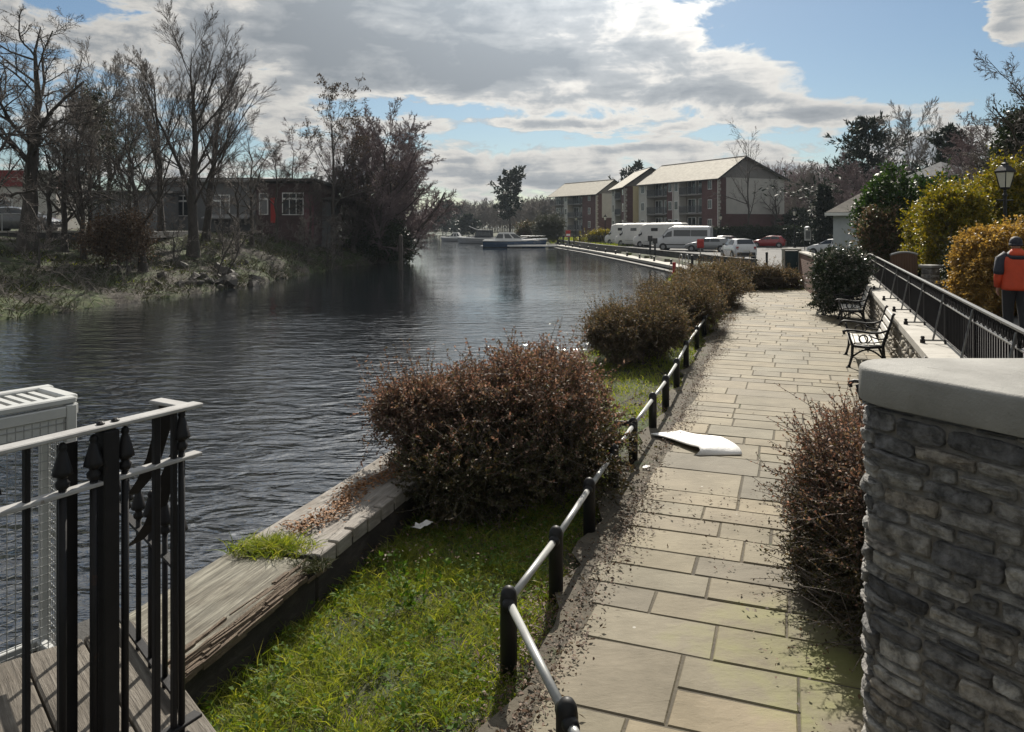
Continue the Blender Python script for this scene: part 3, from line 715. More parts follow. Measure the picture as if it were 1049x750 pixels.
# lawn pocket beside the beam
X, Y = scatter(230000, -2.4, 1.6, 3.0, 8.2, lambda X, Y: (X > xr(Y) + .78) & (X < fx(Y) + .22 * RNG.random(len(X)) - .5 * sst(4.6, 6.2, Y) * RNG.random(len(X))) & (RNG.random(len(X)) < np.clip(.62 + .5 * clump(X, Y, 1.6), .08, 1)))
P0 = np.stack([X, Y, ground(X, Y) - .01], 1); cl = clump(X, Y, .9)
parts.append(blades(P0, RNG.uniform(.035, .10, len(X)) * (1 + .6 * cl.clip(0, 1)), RNG.uniform(.003, .007, len(X)), .75))
X, Y = scatter(26000, -2.2, 1.0, 3.2, 7.6, lambda X, Y: (X > xr(Y) + .76) & (X < fx(Y)) & ((clump(X, Y, 2.3) > .55) | ((X < xr(Y) + .95) & (RNG.random(len(X)) < .5))))
parts.append(blades(np.stack([X, Y, ground(X, Y) - .01], 1), RNG.uniform(.09, .22, len(X)), RNG.uniform(.004, .008, len(X)), .7))
# sunny gap between the shrubs and the rest of the strip
X, Y = scatter(200000, -1, 9, 8.6, 33, lambda X, Y: (X > xr(Y) + .5) & (X < fx(Y) + .1) & (RNG.random(len(X)) < np.clip(.6 + .5 * clump(X, Y, 1), .1, 1)))
P0 = np.stack([X, Y, ground(X, Y) - .01], 1)
parts.append(blades(P0, RNG.uniform(.05, .15, len(X)), RNG.uniform(.006, .014, len(X)), .6))
X, Y = scatter(16000, 7, 14, 30.8, 46, lambda X, Y: (X > xr(Y) + .5) & (X < 14))
parts.append(blades(np.stack([X, Y, ground(X, Y)], 1), RNG.uniform(.08, .22, len(X)), RNG.uniform(.012, .03, len(X)), .6))
X, Y = scatter(9000, 6.5, 16, 92, 140, lambda X, Y: (X > xr(Y) + 1.5) & (Y > 100))
parts.append(blades(np.stack([X, Y, ground(X, Y)], 1), RNG.uniform(.2, .5, len(X)), RNG.uniform(.06, .12, len(X)), .6))
v, f = cat_parts(parts); tag(mesh_obj('grass', v, f, M['grass']), kind='stuff')
# broad leaved weeds in the lawn
n = 900; X, Y = scatter(n, -2.2, 1.2, 3.1, 7.4, lambda X, Y: (X > xr(Y) + .8) & (X < fx(Y) - .05))
pp = []; dd = []
for x, y in zip(X, Y):
    k = RNG.integers(5, 12); a = RNG.uniform(0, 6.28, k); r = RNG.uniform(.005, .05, k)
    pp.append(np.stack([x + r * np.cos(a), y + r * np.sin(a), ground(x, y) + RNG.uniform(.02, .09, k)], 1))
    dd.append(np.stack([np.cos(a), np.sin(a), RNG.uniform(.0, .7, k)], 1))
pp = np.concatenate(pp); dd = unit(np.concatenate(dd)); m_ = len(pp)
v, f = leaves(pp, dd, unit(RNG.normal(size=(m_, 3)) * .4 + np.array([0, 0, 1])), RNG.uniform(.02, .055, m_), RNG.uniform(.012, .03, m_))
tag(mesh_obj('weeds', v, f, M['weed']), kind='stuff')
# litter of dead leaves along the rail and under the shrubs
X = []; Y = []
yy = RNG.uniform(3.2, 26, 17000); yy = 3.2 + (yy - 3.2) ** 1.25 / 22.8 ** .25
off = RNG.normal(.15, .15, len(yy)) + .25 * RNG.random(len(yy)) ** 5 + .08 * np.sin(yy * 2.1)
X = fx(yy) + off + .02 * RNG.normal(size=len(yy)); Y = yy
k = (off < .44 + .14 * np.sin(yy * 1.3) + .25 * RNG.random(len(yy)) ** 4) & (off > -.35); X, Y = X[k], Y[k]
X2, Y2 = scatter(3500, -1.6, 1.2, 5.9, 10, lambda X, Y: (X > xr(Y) + .8) & (X < fx(Y) + .2))
X3, Y3 = scatter(500, 1.2, 2.6, 3.6, 7.5, lambda X, Y: (X > 1.5) & (X < 2.4))
X4, Y4 = scatter(70, 0, 9, 4, 28, lambda X, Y: (X > fx(Y)) & (X < pr(Y)))
X = np.concatenate([X, X2, X3, X4]); Y = np.concatenate([Y, Y2, Y3, Y4]); n = len(X)
z = np.where(X > pl(Y) - .1, .022, np.maximum(ground(X, Y), -.012)) + RNG.uniform(.0, .02, n)
d = rdir(n); d[:, 2] *= .3; d = unit(d)
v, f = leaves(np.stack([X, Y, z], 1), d, unit(RNG.normal(size=(n, 3)) * .45 + np.array([0, 0, 1])), RNG.uniform(.010, .042, n) * (1 + .5 * (RNG.random(n) < .05)), RNG.uniform(.006, .022, n), .3)
tag(mesh_obj('leaf_litter', v, f, M['leaf_brown']), kind='stuff')
# undergrowth of the far bank
parts = []
X, Y = scatter(150000, -34, -8, 22, 90, lambda X, Y: (xl(Y) - X > .1) & (xl(Y) - X < 12) & (RNG.random(len(X)) < np.clip(.45 + .6 * clump(X, Y, .22), .03, 1)))
parts.append(blades(np.stack([X, Y, ground(X, Y) - .03], 1), RNG.uniform(.12, .5, len(X)), RNG.uniform(.02, .05, len(X)), .8))
v1, f1 = cat_parts(parts)
X, Y = scatter(26000, -34, -8, 22, 90, lambda X, Y: (xl(Y) - X > .4) & (xl(Y) - X < 10) & (clump(X, Y, .22) > .1) & (xl(Y) - X > 2.2))
vg, fg = blades(np.stack([X, Y, ground(X, Y) - .02], 1), RNG.uniform(.06, .2, len(X)), RNG.uniform(.02, .05, len(X)), .6)
X, Y = scatter(7000, -34, -8, 22, 92, lambda X, Y: (xl(Y) - X > -.1) & (xl(Y) - X < 5.5))
n = len(X); P, Rr = grow(np.stack([X, Y, ground(X, Y)], 1), rdir(n, .9), RNG.uniform(.5, 1.6, n), np.full(n, .012), 6, .25, -.06, .4)
p1, d1, l1, r1 = children(P, Rr, RNG.uniform(.5, 1.2, n), 3, .2, (25, 60), .6, .7); P1, R1 = grow(p1, d1, l1, r1, 4, .2, -.03)
vt, ft = cat_parts([tubes(P, Rr, 3), tubes(P1, R1, 3)])
V = np.concatenate([v1, vg, vt]); Fq = np.concatenate([f1, fg + len(v1), ft + len(v1) + len(vg)])
tag(mesh_obj('undergrowth', V, Fq, [M['grass_dry'], M['grass'], M['twig_grey']], mi=np.concatenate([np.zeros(len(f1), int), np.ones(len(fg), int), np.full(len(ft), 2)])), kind='stuff')
# ================================================================ stonework
def rubble(mb_v, mb_f, pathpts, z0, z1, rh, rl, D, n, seed, gap=.012):
    """a face of individual rough stones laid in courses along a plan polyline (outside on the right hand)"""
    g = np.random.default_rng(seed)
    pp = np.array(pathpts, float); seg = np.linalg.norm(np.diff(pp, axis=0), axis=1); cs = np.concatenate([[0], np.cumsum(seg)]); Lt = cs[-1]
    tn = np.gradient(pp, cs, axis=0); tn /= np.linalg.norm(tn, axis=1, keepdims=True)
    lin = np.sin(np.linspace(-np.pi / 2, np.pi / 2, n)); U, Vv = np.meshgrid(lin, lin); U = U.ravel(); Vv = Vv.ravel()
    ii = np.arange(n * n).reshape(n, n); fq = np.stack([ii[:-1, :-1], ii[:-1, 1:], ii[1:, 1:], ii[1:, :-1]], -1).reshape(-1, 4)
    z = z0; base = sum(len(a) for a in mb_v)
    while z < z1 - .02:
        h = g.uniform(*rh)
        if z + h > z1 - rh[0] * .6: h = z1 - z
        s = -g.uniform(0, rl[1])
        while s < Lt:
            l = g.uniform(*rl) * (.7 + .6 * h / rh[1])
            pieces = [(s, z, l, h)]
            if h > rh[1] * .75 and g.random() < .35:
                k = g.uniform(.4, .6); pieces = [(s, z, l, h * k), (s, z + h * k, l, h * (1 - k))]
            for (a, b, ll, hh) in pieces:
                if a + ll < 0.0 or a > Lt: continue
                a0, a1 = max(a, 0), min(a + ll, Lt)
                if a1 - a0 < .03: continue
                hu = (a1 - a0) / 2 - gap / 2 - g.uniform(0, gap); hv = hh / 2 - gap / 2 - g.uniform(0, gap)
                r = 1 - .09 * (U ** 4 * Vv ** 4) * g.uniform(.0, 2.)
                ph = g.uniform(0, 6.28, 6)
                wu = U * r * hu + (np.sin(Vv * 2.2 + ph[0]) * .06 + np.sin(Vv * 7 + ph[1]) * .05) * hv * np.abs(U) ** 2 * .7 + g.uniform(-.22, .22) * Vv * hv * np.abs(U)
                wv = Vv * r * hv + (np.sin(U * 2.5 + ph[2]) * .07 + np.sin(U * 8 + ph[3]) * .06) * hv * np.abs(Vv) ** 2 * .7 + g.uniform(-.16, .16) * U * hv * np.abs(Vv)
                e = (1 - np.abs(U) ** 22) * (1 - np.abs(Vv) ** 18)
                f1, f2, f3 = g.normal(size=3), g.normal(size=3), g.normal(size=3)
                fac = np.minimum(np.minimum(f1[0] * U + f1[1] * Vv + abs(f1[2]) * .8, f2[0] * U + f2[1] * Vv + abs(f2[2]) * .8), .55)
                dep = D * g.uniform(.35, 1.15) * e ** .3 + e * D * (.38 * fac + .22 * np.sin(U * 3.1 + ph[4]) * np.cos(Vv * 2.7 + ph[5]) + .10 * np.sin(U * 9 + ph[0] * 3) * np.sin(Vv * 8 + ph[1] * 3) + g.normal(0, .085, len(U)) + U * g.uniform(-.35, .35) + Vv * g.uniform(-.35, .35)) - D * .6 * (e <= 0)
                sc = np.clip((a0 + a1) / 2 + wu, 0, Lt)
                x = np.interp(sc, cs, pp[:, 0]); y = np.interp(sc, cs, pp[:, 1]); tx = np.interp(sc, cs, tn[:, 0]); ty = np.interp(sc, cs, tn[:, 1])
                q = np.hypot(tx, ty); nx_, ny_ = ty / q, -tx / q
                mb_v.append(np.stack([x + nx_ * dep, y + ny_ * dep, b + hh / 2 + wv], 1)); mb_f.append(fq + base); base += n * n
            s += l
        z += h
M['stone_dark'] = imat('rubble_stone', [(.38, .37, .355), (.66, .635, .585), (.17, .17, .175), (.70, .67, .61), (.46, .44, .41), (.25, .248, .25), (.56, .50, .42), (.56, .545, .515), (.14, .14, .145)], .82, nscale=17, ndark=.26, bs=1.0, bscale=34, bdist=.045)
M['stone_warm'] = imat('rubble_stone_warm', [(.24, .215, .175), (.32, .29, .235), (.17, .15, .125), (.37, .34, .28), (.27, .235, .19)], .85, nscale=7, ndark=.6, bs=.7, bscale=26, bdist=.015)

M['mortar_pier'] = pmat('mortar_pier', (.30, .28, .25), (.17, .157, .138), 12, .9, 0, 1., 60, .015)
# ---------------------------------------------------------------- near pier with concrete cap
nose = [(1.78, 3.512), (1.72, 3.502), (1.672, 3.484), (1.63, 3.455), (1.598, 3.42), (1.575, 3.378), (1.565, 3.33), (1.568, 3.285), (1.58, 3.24), (1.60, 3.195), (1.63, 3.14)]
face = [(3.6, 3.52)] + [(2.8, 3.515), (2.2, 3.51)] + nose + [(1.88, 2.72), (2.2, 2.20), (2.6, 1.56), (3.1, 1.555), (3.55, 1.56), (3.6, 1.62), (3.605, 2.5), (3.602, 3.45)]
root = empty('stone_pier', (0, 0, 0), 0, 'rough grey rubble stone pier with a smooth concrete cap, filling the lower right corner', 'wall')
inner = [(p[0], p[1]) for p in face]
mb = MB(); cen = Vector((2.6, 2.8))
core = [tuple(Vector(p) + (cen - Vector(p)).normalized() * .012) for p in inner]
mb.prism(core, -.3, 1.835); mb.build('mortar_core', M['mortar_pier'], root)
vv, ff = [], []; rubble(vv, ff, inner, -.12, 1.835, (.04, .12), (.09, .30), .018, 19, 3, .008)
mesh_obj('stone_face', np.concatenate(vv), np.concatenate(ff), M['stone_dark'], root, smooth=True)
poly = inner
def off(poly, d):
    out = []; n = len(poly)
    for i in range(n):
        a, b_, c = Vector(poly[i - 1]), Vector(poly[i]), Vector(poly[(i + 1) % n])
        t = ((b_ - a).normalized() + (c - b_).normalized()).normalized(); out.append((b_.x + t.y * d, b_.y - t.x * d))
    return out
V = []; Fc = []; n = len(poly)
lay = [(.0, 1.838), (.030, 1.840), (.034, 1.847), (.034, 1.968), (.032, 1.978), (.027, 1.985), (.020, 1.989), (.010, 1.99)]
for d, z in lay: V += [(p[0], p[1], z) for p in off(poly, d)]
for i in range(len(lay) - 1):
    for k in range(n): Fc.append([i * n + (k + 1) % n, i * n + k, (i + 1) * n + k, (i + 1) * n + (k + 1) % n][::1])
Fc.append([(len(lay) - 1) * n + k for k in range(n)][::-1])
M['cap'] = pmat('cap_concrete', (.30, .295, .275), (.20, .197, .183), 3.2, .85, 0, .8, 70, .006, spots=((.17, .165, .15), 9, .63))
o = mesh_obj('coping', V, Fc, M['cap'], root, smooth=True)
md = o.modifiers.new('split', 'EDGE_SPLIT'); md.split_angle = R(50)

# ---------------------------------------------------------------- boundary wall with the benches
root = empty('boundary_wall', (1.5, 0, 0), 0, 'low rubble wall with a broad pale coping behind the benches', 'wall')
WX = lambda y: 1.5 + .4 * y
wy0, wy1 = 4.2, 27.0
mb = MB(); mb.prism([(WX(wy0) - 1.5 + .03, wy0), (WX(wy1) - 1.5 + .03, wy1), (WX(wy1) - 1.5 + .5, wy1), (WX(wy0) - 1.5 + .5, wy0)], -.3, .79); mb.build('mortar_core', M['mortar'], root)
vv, ff = [], []; rubble(vv, ff, [(WX(wy1) - 1.5, wy1), (WX(15.) - 1.5, 15.), (WX(wy0) - 1.5, wy0)], -.1, .785, (.08, .2), (.12, .38), .03, 5, 8, .016)
vv = [np.stack([a[:, 0], a[:, 1], a[:, 2]], 1) for a in vv]
mesh_obj('stone_face', np.concatenate(vv), np.concatenate(ff), M['stone_warm'], root, smooth=True)
mb = MB(); y = wy0; k = .4
while y < wy1:
    y2 = min(y + 1.2, wy1) - .008
    mb.prism([(WX(y) - 1.5 - .05, y), (WX(y2) - 1.5 - .05, y2), (WX(y2) - 1.5 + .62, y2), (WX(y) - 1.5 + .62, y)], .787, .90); y += 1.2
mb.build('coping', M['concrete_pale'], root)

# ---------------------------------------------------------------- railing on the wall
root = empty('wall_railing', (0, 0, 0), 0, 'long black iron railing with scrolled frieze and raking stays on the pale coping', 'railing')
RX = lambda y: 1.86 + .4 * y
D2 = np.array([.4, 1.0]); D2 /= np.linalg.norm(D2); N2 = np.array([-D2[1], D2[0]])
ang = math.atan2(D2[1], D2[0])
def bar_along(mb, y0, y1, z, w, h): mb.box(((RX(y0) + RX(y1)) / 2, (y0 + y1) / 2, z), (math.hypot(RX(y1) - RX(y0), y1 - y0), w, h), ang)
for nm, z, w, h, mt in (('top_rail', 1.655, .055, .022, 'rail_top'), ('frieze_rail', 1.475, .035, .012, 'rail_top'), ('bottom_rail', .98, .035, .012, 'black_iron')):
    mb = MB(); bar_along(mb, 4.4, 26.6, z, w, h); mb.build(nm, M[mt], root)
rest = MB(); cnt = 0
y = 6.0
while y < 26.5:
    mbx = MB() if cnt < 96 else rest
    mbx.box((RX(y), y, 1.2275), (.016, .016, .483), ang)
    if cnt < 96: mbx.build('baluster', M['railing_black'], root)
    cnt += 1; y += .112
o = rest.build('baluster_run', M['railing_black'], root); o['kind'] = 'stuff'
# frieze: scrolls between the two upper rails
fr = MB(); y = 6.0
while y < 26.4:
    for q in (0, .11):
        c = Vector((RX(y + q), y + q, 1.565)); pts = []
        for i in range(9):
            a = 2 * math.pi * i / 8; pts.append((c.x + D2[0] * .042 * math.cos(a), c.y + D2[1] * .042 * math.cos(a), c.z + .06 * math.sin(a)))
        fr.tube(pts, .009, 4, cap=False)
    fr.box((RX(y + .055), y + .055, 1.565), (.014, .014, .156), ang)
    y += .22
fr.build('frieze_scrollwork', M['railing_black'], root)
for y in (5.2, 7.0, 8.95, 11.0, 13.1, 15.1, 17.4, 20.4, 23.4, 26.2):
    s = MB(); p = Vector((RX(y), y, 0))
    s.box((p.x, p.y, 1.275), (.03, .03, .745), ang); s.build('post', M['black_iron'], root)
    s = MB(); b0 = Vector((N2[0], N2[1], 0))
    s.tube([p + b0 * .16 + Vector((0, 0, .935)), p + b0 * .02 + Vector((0, 0, 1.62))], .014, 6)
    s.tube([p + b0 * .012 + Vector((0, 0, .95)), p + b0 * .29 + Vector((0, 0, .94))], .013, 6)
    s.build('raking_stay', M['rail_top'], root)
    s = MB(); q = p + b0 * .29
    s.lathe([(.035, 0), (.035, .05), (.022, .06), (.03, .085), (.02, .10)], (q.x, q.y, .902), 8); s.build('foot', M['black_iron'], root)

# ---------------------------------------------------------------- knee rail
root = empty('knee_rail', (0, 0, 0), 0, 'low black post and worn grey tube rail edging the planting beside the flags', 'fence')
kp = [(.25, 3.46), (-.02, 4.54), (.315, 5.45), (.66, 6.5), (1.0, 7.5), (1.36, 8.55), (1.82, 9.85), (2.22, 11.0), (2.68, 12.4), (3.27, 14.3), (3.98, 16.4), (4.62, 18.3), (5.46, 20.7), (6.55, 23.8), (7.5, 26.5)]
ph = .44
for (x, y) in kp:
    s = MB(); s.lathe([(.052, -.15), (.052, ph - .06), (.047, ph - .02), (.03, ph + .008), (.008, ph + .018)], (x, y, 0), 12)
    p = s.build('post', M['black_paint'], root, smooth=True)
for i in range(len(kp) - 1):
    a, b_ = Vector((*kp[i], ph - .075)), Vector((*kp[i + 1], ph - .075))
    d = (b_ - a).normalized()
    s = MB(); s.tube([a + d * .02, b_ - d * .02], .024, 10); s.build('rail', M['tube_grey'], root, smooth=True)
for i, (x, y) in enumerate(kp):
    s = MB(); a = Vector(kp[max(i - 1, 0)]); b_ = Vector(kp[min(i + 1, len(kp) - 1)]); d = (b_ - a).normalized(); d = Vector((d.x, d.y, 0))
    if i == 0: d = (Vector((*kp[0], 0)) - Vector((*kp[1], 0))).normalized()
    c = Vector((x, y, ph - .075))
    s.tube([c - d * .085, c - d * .05, c + d * .05, c + d * .085], [.034, .04, .04, .034], 10); s.build('collar', M['black_paint'], root, smooth=True)
a = Vector((*kp[0], ph - .075)); d = (a - Vector((*kp[1], ph - .075))).normalized()
s = MB(); s.tube([a + d * .05, a + d * .16], .025, 10); s.build('rail', M['tube_grey'], root, smooth=True)
s = MB(); s.tube([a + d * .15, a + d * .16, a + d * .2, a + d * .215], [.02, .038, .038, .02], 10); s.build('end_cap', M['black_paint'], root, smooth=True)
for i, L in ((5, .22),):
    x, y = kp[i]; s = MB(); s.tube([(x, y, ph - .05), (x - L * .95, y + L * .2, ph - .06)], .03, 8); s.build('side_rail', M['black_paint'], root, smooth=True)

# ---------------------------------------------------------------- timber balk along the water
def balk(name, P0_, P1_, wid, ztop, zbot, label, rot, seed, mat):
    g = np.random.default_rng(seed)
    P0_, P1_ = np.array(P0_), np.array(P1_); d = P1_ - P0_; L = np.linalg.norm(d); d /= L; nr = np.array([-d[1], d[0]])
    nu, nv = 90, 34
    u = np.linspace(0, L, nu); v = np.linspace(0, 1, nv)
    U, Vv = np.meshgrid(u, v, indexing='ij')
    fib = np.zeros_like(U)
    for k in range(30):
        f = g.uniform(8, 60); fib += np.sin(Vv * f + np.sin(U * g.uniform(.4, 2.2) + g.uniform(0, 6)) * .5 + g.uniform(0, 6)) * g.uniform(.3, 1) / f * 6
    z = ztop + fib * .006 - .010 * np.abs(np.sin(U * 1.1 + 3 * Vv))
    edge = rot * (.5 + .5 * np.sin(U * 2.3 + 1)) * (.6 + .4 * np.sin(U * 7.3 + np.sin(U * 13))) + .02
    e2 = np.clip((edge - Vv * wid) / .05, 0, 1)      # v=0 is the landward edge
    z = z - e2 * (.05 + .06 * np.abs(fib)) - np.clip(edge - Vv * wid, 0, 1) * .45 * (rot > .05)
    x = P0_[0] + d[0] * U + nr[0] * (Vv * wid + np.where(Vv < .02, .012 * np.sin(U * 9), 0)); y = P0_[1] + d[1] * U + nr[1] * Vv * wid
    V = np.stack([x, y, z], -1).reshape(-1, 3)
    ii = np.arange(nu * nv).reshape(nu, nv)
    Fq = np.stack([ii[:-1, :-1], ii[1:, :-1], ii[1:, 1:], ii[:-1, 1:]], -1).reshape(-1, 4)
    # sides and ends
    rim = np.concatenate([ii[:, 0], ii[-1, 1:], ii[::-1, -1][1:], ii[0, ::-1][1:]])
    low = V[rim].copy(); low[:, 2] = zbot; low2 = V[rim].copy(); low2[:, 2] -= .05; c0 = V[:, :2].mean(0)
    b0 = len(V); m_ = len(rim); V = np.concatenate([V, low])
    k = np.arange(m_ - 1)
    Fq = np.concatenate([Fq, np.stack([rim[k], b0 + k, b0 + k + 1, rim[k + 1]], 1)])
    root = empty(name, (0, 0, 0), 0, label, 'timber beam', 'timber beams along the water edge')
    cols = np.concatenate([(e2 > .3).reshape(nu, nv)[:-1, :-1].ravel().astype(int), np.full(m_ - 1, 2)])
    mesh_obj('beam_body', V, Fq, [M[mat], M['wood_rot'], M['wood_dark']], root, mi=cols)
    return root, d, nr
def grainmat(name, c1, c2, c3, rot=17.5):
    m, nt, b, out = newmat(name)
    co = coords(nt, 'Object', (1, 1, 1), (0, 0, R(rot)))
    mp = nt.nodes.new('ShaderNodeMapping'); nt.links.new(co, mp.inputs[0]); mp.inputs['Scale'].default_value = (34, 1.6, 8)
    n1 = noise(nt, mp.outputs[0], 1.6, 9, .72, .25); n2 = noise(nt, co, 3.4, 6, .6)
    col = ramp(nt, n1, [(.3, c1), (.5, c2), (.62, c3)])
    col = mixc(nt, ramp(nt, n2, [(.42, (0, 0, 0)), (.7, (.8, .8, .8))]), col, mixc(nt, 1., col, (.55, .5, .45), 'MULTIPLY'))
    nt.links.new(col, b.inputs['Base Color']); b.inputs['Roughness'].default_value = .85
    bump(nt, b, n1, .9, .02); return m
M['balk_a'] = grainmat('balk_brown', (.045, .040, .030), (.19, .178, .14), (.34, .325, .265))
M['deck_wood'] = grainmat('deck_wood', (.06, .052, .042), (.15, .132, .108), (.22, .20, .17), -41)
M['balk_b'] = grainmat('balk_grey', (.15, .135, .12), (.27, .25, .225), (.36, .335, .30))
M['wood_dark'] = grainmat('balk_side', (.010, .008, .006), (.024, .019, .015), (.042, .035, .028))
bd0 = np.array((.61, 1.91)); bd0 = bd0 / np.linalg.norm(bd0); bn0 = np.array((-bd0[1], bd0[0]))
r1, bd, bn = balk('timber_beam', (-2.03, 3.55), (-1.42, 5.46), .70, .20, -.62, 'broad brown timber beam with a rotted splintered edge, nearest along the water', .03, 4, 'balk_a')
sp_ = MB(); g_ = np.random.default_rng(8)
for i in range(120):
    t = g_.uniform(.0, 1.98); L = g_.uniform(.12, .5) * (1 if t < 1.6 else .5); v_ = g_.uniform(-.045, .09) ; h = g_.uniform(.012, .035); zz = .195 - max(0, (.06 - v_)) * g_.uniform(.5, 1.0) - g_.uniform(0, .012)
    p = np.array((-2.03, 3.55)) + bd0 * (t + L / 2) + bn0 * v_
    sp_.box((p[0], p[1], zz), (g_.uniform(.008, .024), L, h), math.atan2(bd0[1], bd0[0]) - math.pi / 2 + g_.uniform(-.05, .05), ('X', g_.uniform(-.05, .05)))
sp_.build('splintered_edge', M['wood_rot'], r1)
r2, bd, bn = balk('timber_beam', (-1.405, 5.50), (-.60, 8.10), .66, .215, -.62, 'pale grey timber beam with brown leaves on top, running under the big shrub', .05, 9, 'balk_b')
# mortised blocks along the landward edge of the second beam
for i in range(9):
    t = .12 + i * .24; p = np.array((-1.405, 5.50)) + bd * t * 1.02
    s = MB(); s.box((p[0] + bn[0] * .028, p[1] + bn[1] * .028, .163 + .005 * (i % 3)), (.09, .222, .12), math.atan2(bd[1], bd[0]) - math.pi / 2 + .02 * (i % 2), bev=.008); s.build('edge_block', M['balk_b'], r2)
# brown leaf drift lying on the second beam
n = 1700; t = RNG.uniform(.3, 2.6, n); w = RNG.normal(.36, .07, n) + .05 * np.sin(t * 6)
pts = np.array((-1.405, 5.50))[None] + bd[None] * t[:, None] + bn[None] * w[:, None]
M['leaf_rust'] = imat('rusty_leaf', [(.12, .055, .022), (.24, .11, .04), (.30, .16, .07), (.09, .045, .022)], .75)
v, f = leaves(np.stack([pts[:, 0], pts[:, 1], .222 + RNG.uniform(0, .03, n)], 1), unit(RNG.normal(size=(n, 3)) * (1, 1, .25)), unit(RNG.normal(size=(n, 3)) * .4 + np.array([0, 0, 1])), RNG.uniform(.02, .05, n), RNG.uniform(.01, .025, n), .3)
tag(mesh_obj('fallen_leaves', v, f, M['leaf_rust']), kind='stuff')
# grass tuft on the joint
n = 1500; a = RNG.uniform(0, 6.28, n); r = np.sqrt(RNG.random(n)) * np.where(RNG.random(n) < .6, .13, .30)
P0 = np.stack([-1.78 + r * np.cos(a) * 1.15, 5.66 + r * np.sin(a) * .6, np.full(n, .19)], 1)
v, f = blades(P0, RNG.uniform(.05, .17, n), RNG.uniform(.004, .008, n), .9)
tag(mesh_obj('grass_tuft', v, f, M['grass']), 'tuft of bright grass sprouting from the joint between the two timber beams', 'grass tuft')
n = 300; r = np.sqrt(RNG.random(n)) * .12; a = RNG.uniform(0, 6.28, n)
P0 = np.stack([-1.42 + r * np.cos(a), 5.42 + r * np.sin(a), np.full(n, .17)], 1)
v, f = blades(P0, RNG.uniform(.05, .12, n), RNG.uniform(.004, .008, n), .9)
tag(mesh_obj('grass_tuft', v, f, M['grass_dry']), 'small dry grass tuft on the splintered end of the brown timber beam', 'grass tuft')
# taller weed by the beam
g_ = np.random.default_rng(3)
root = empty('tall_weed', (-.72, 5.42, -.1), 0, 'single upright leafy weed standing in the lawn beside the timber beams', 'weed')
P, Rr = grow(np.zeros((7, 3)) + g_.normal(0, .03, (7, 3)) * (1, 1, 0), unit(g_.normal(size=(7, 3)) * .25 + np.array([0, 0, 1])), g_.uniform(.22, .42, 7), np.full(7, .003), 6, .08, 0)
lp = P.reshape(-1, 3); lp = np.repeat(lp, 3, 0); m_ = len(lp)
v, f = leaves(lp, rdir(m_, .4), rdir(m_, 1), RNG.uniform(.03, .06, m_), RNG.uniform(.015, .028, m_))
mesh_obj('stem', *tubes(P, Rr, 4), M['weed'], root); mesh_obj('foliage', v, f, M['weed'], root)

# ---------------------------------------------------------------- timber deck, iron railing, mesh cage
A = Vector((-1.37, 2.04, 0)); Bv = Vector((-1.07, 2.557, 0)); dr = (Bv - A).normalized(); nrm = Vector((-dr.y, dr.x, 0))
E0 = Vector((-.62, 2.13, 0)); ed = Vector((-.29, .33, 0)).normalized(); ei = Vector((-ed.y, ed.x, 0))
root = empty('timber_deck', (0, 0, 0), 0, 'weathered plank deck under the iron railing in the lower left corner', 'deck')
for i in range(4):
    s = MB(); L = 1.75; c = E0 + ed * (L / 2 - .25) + ei * (.1 + i * .205)
    s.box((c.x, c.y, .88), (L, .196, .075), math.atan2(ed.y, ed.x), bev=.008); s.build('plank', M['deck_wood'] if 'deck_wood' in M else M['balk_b'], root)
for t in (.15, .95):
    c = E0 + ed * t + ei * .42; s = MB(); s.box((c.x, c.y, .76), (.14, .8, .16), math.atan2(ed.y, ed.x)); s.build('joist', M['wood_dark'], root)
for t, w in ((.1, .12), (1.2, .12), (.1, .72), (1.2, .72)):
    c = E0 + ed * t + ei * w; s = MB(); s.box((c.x, c.y, -.2), (.16, .16, 1.76), math.atan2(ed.y, ed.x)); s.build('deck_post', M['wood_dark'], root)

root = empty('iron_railing', (0, 0, 0), 0, 'black spear topped iron railing with a flat pale worn top rail, lower left', 'railing')
a0 = A - dr * .75
def rail_pt(px):
    k = (px - CX) / F; t = (k * A.y - A.x) / ((Bv.x - A.x) - k * (Bv.y - A.y)); return A + (Bv - A) * t
ra = math.atan2(dr.y, dr.x)
s = MB(); e1 = Bv + dr * .02; c = (a0 + e1) / 2; s.box((c.x, c.y, 2.0), ((e1 - a0).length, .052, .014), ra, bev=.003)
q = Bv - dr * .02 + nrm * .09; s.box((q.x, q.y, 1.999), (.05, .17, .012), ra, bev=.003); s.build('top_rail', M['rail_pale'], root)
s = MB(); s.box((c.x, c.y, 1.835), ((e1 - a0).length, .042, .012), ra, bev=.002); s.build('mid_rail', M['rail_pale'], root)
s = MB(); s.box((c.x, c.y, .955), ((e1 - a0).length, .042, .012), ra, bev=.002); s.build('bottom_rail', M['black_iron'], root)
p = rail_pt(110); s = MB(); s.box((p.x, p.y, 1.45), (.05, .05, 1.075), ra, bev=.004); s.build('post', M['black_iron'], root)
for px in (103, 118):
    q = rail_pt(px); s = MB(); s.lathe([(.012, 0), (.012, .004), (.006, .009)], (q.x, q.y, 2.008), 8); s.build('rivet', M['black_iron'], root)
for px in (27, 160, 178):
    q = rail_pt(px); s = MB(); w = .022 if px == 160 else .016
    s.box((q.x, q.y, 1.455), (w, .02, 1.075), ra, bev=.003); s.build('bar', M['black_iron'], root)
q = rail_pt(81) + nrm * .06; s = MB(); s.box((q.x, q.y, 1.44), (.055, .012, 1.04), ra); s.build('flat_stay', M['black_iron'], root)
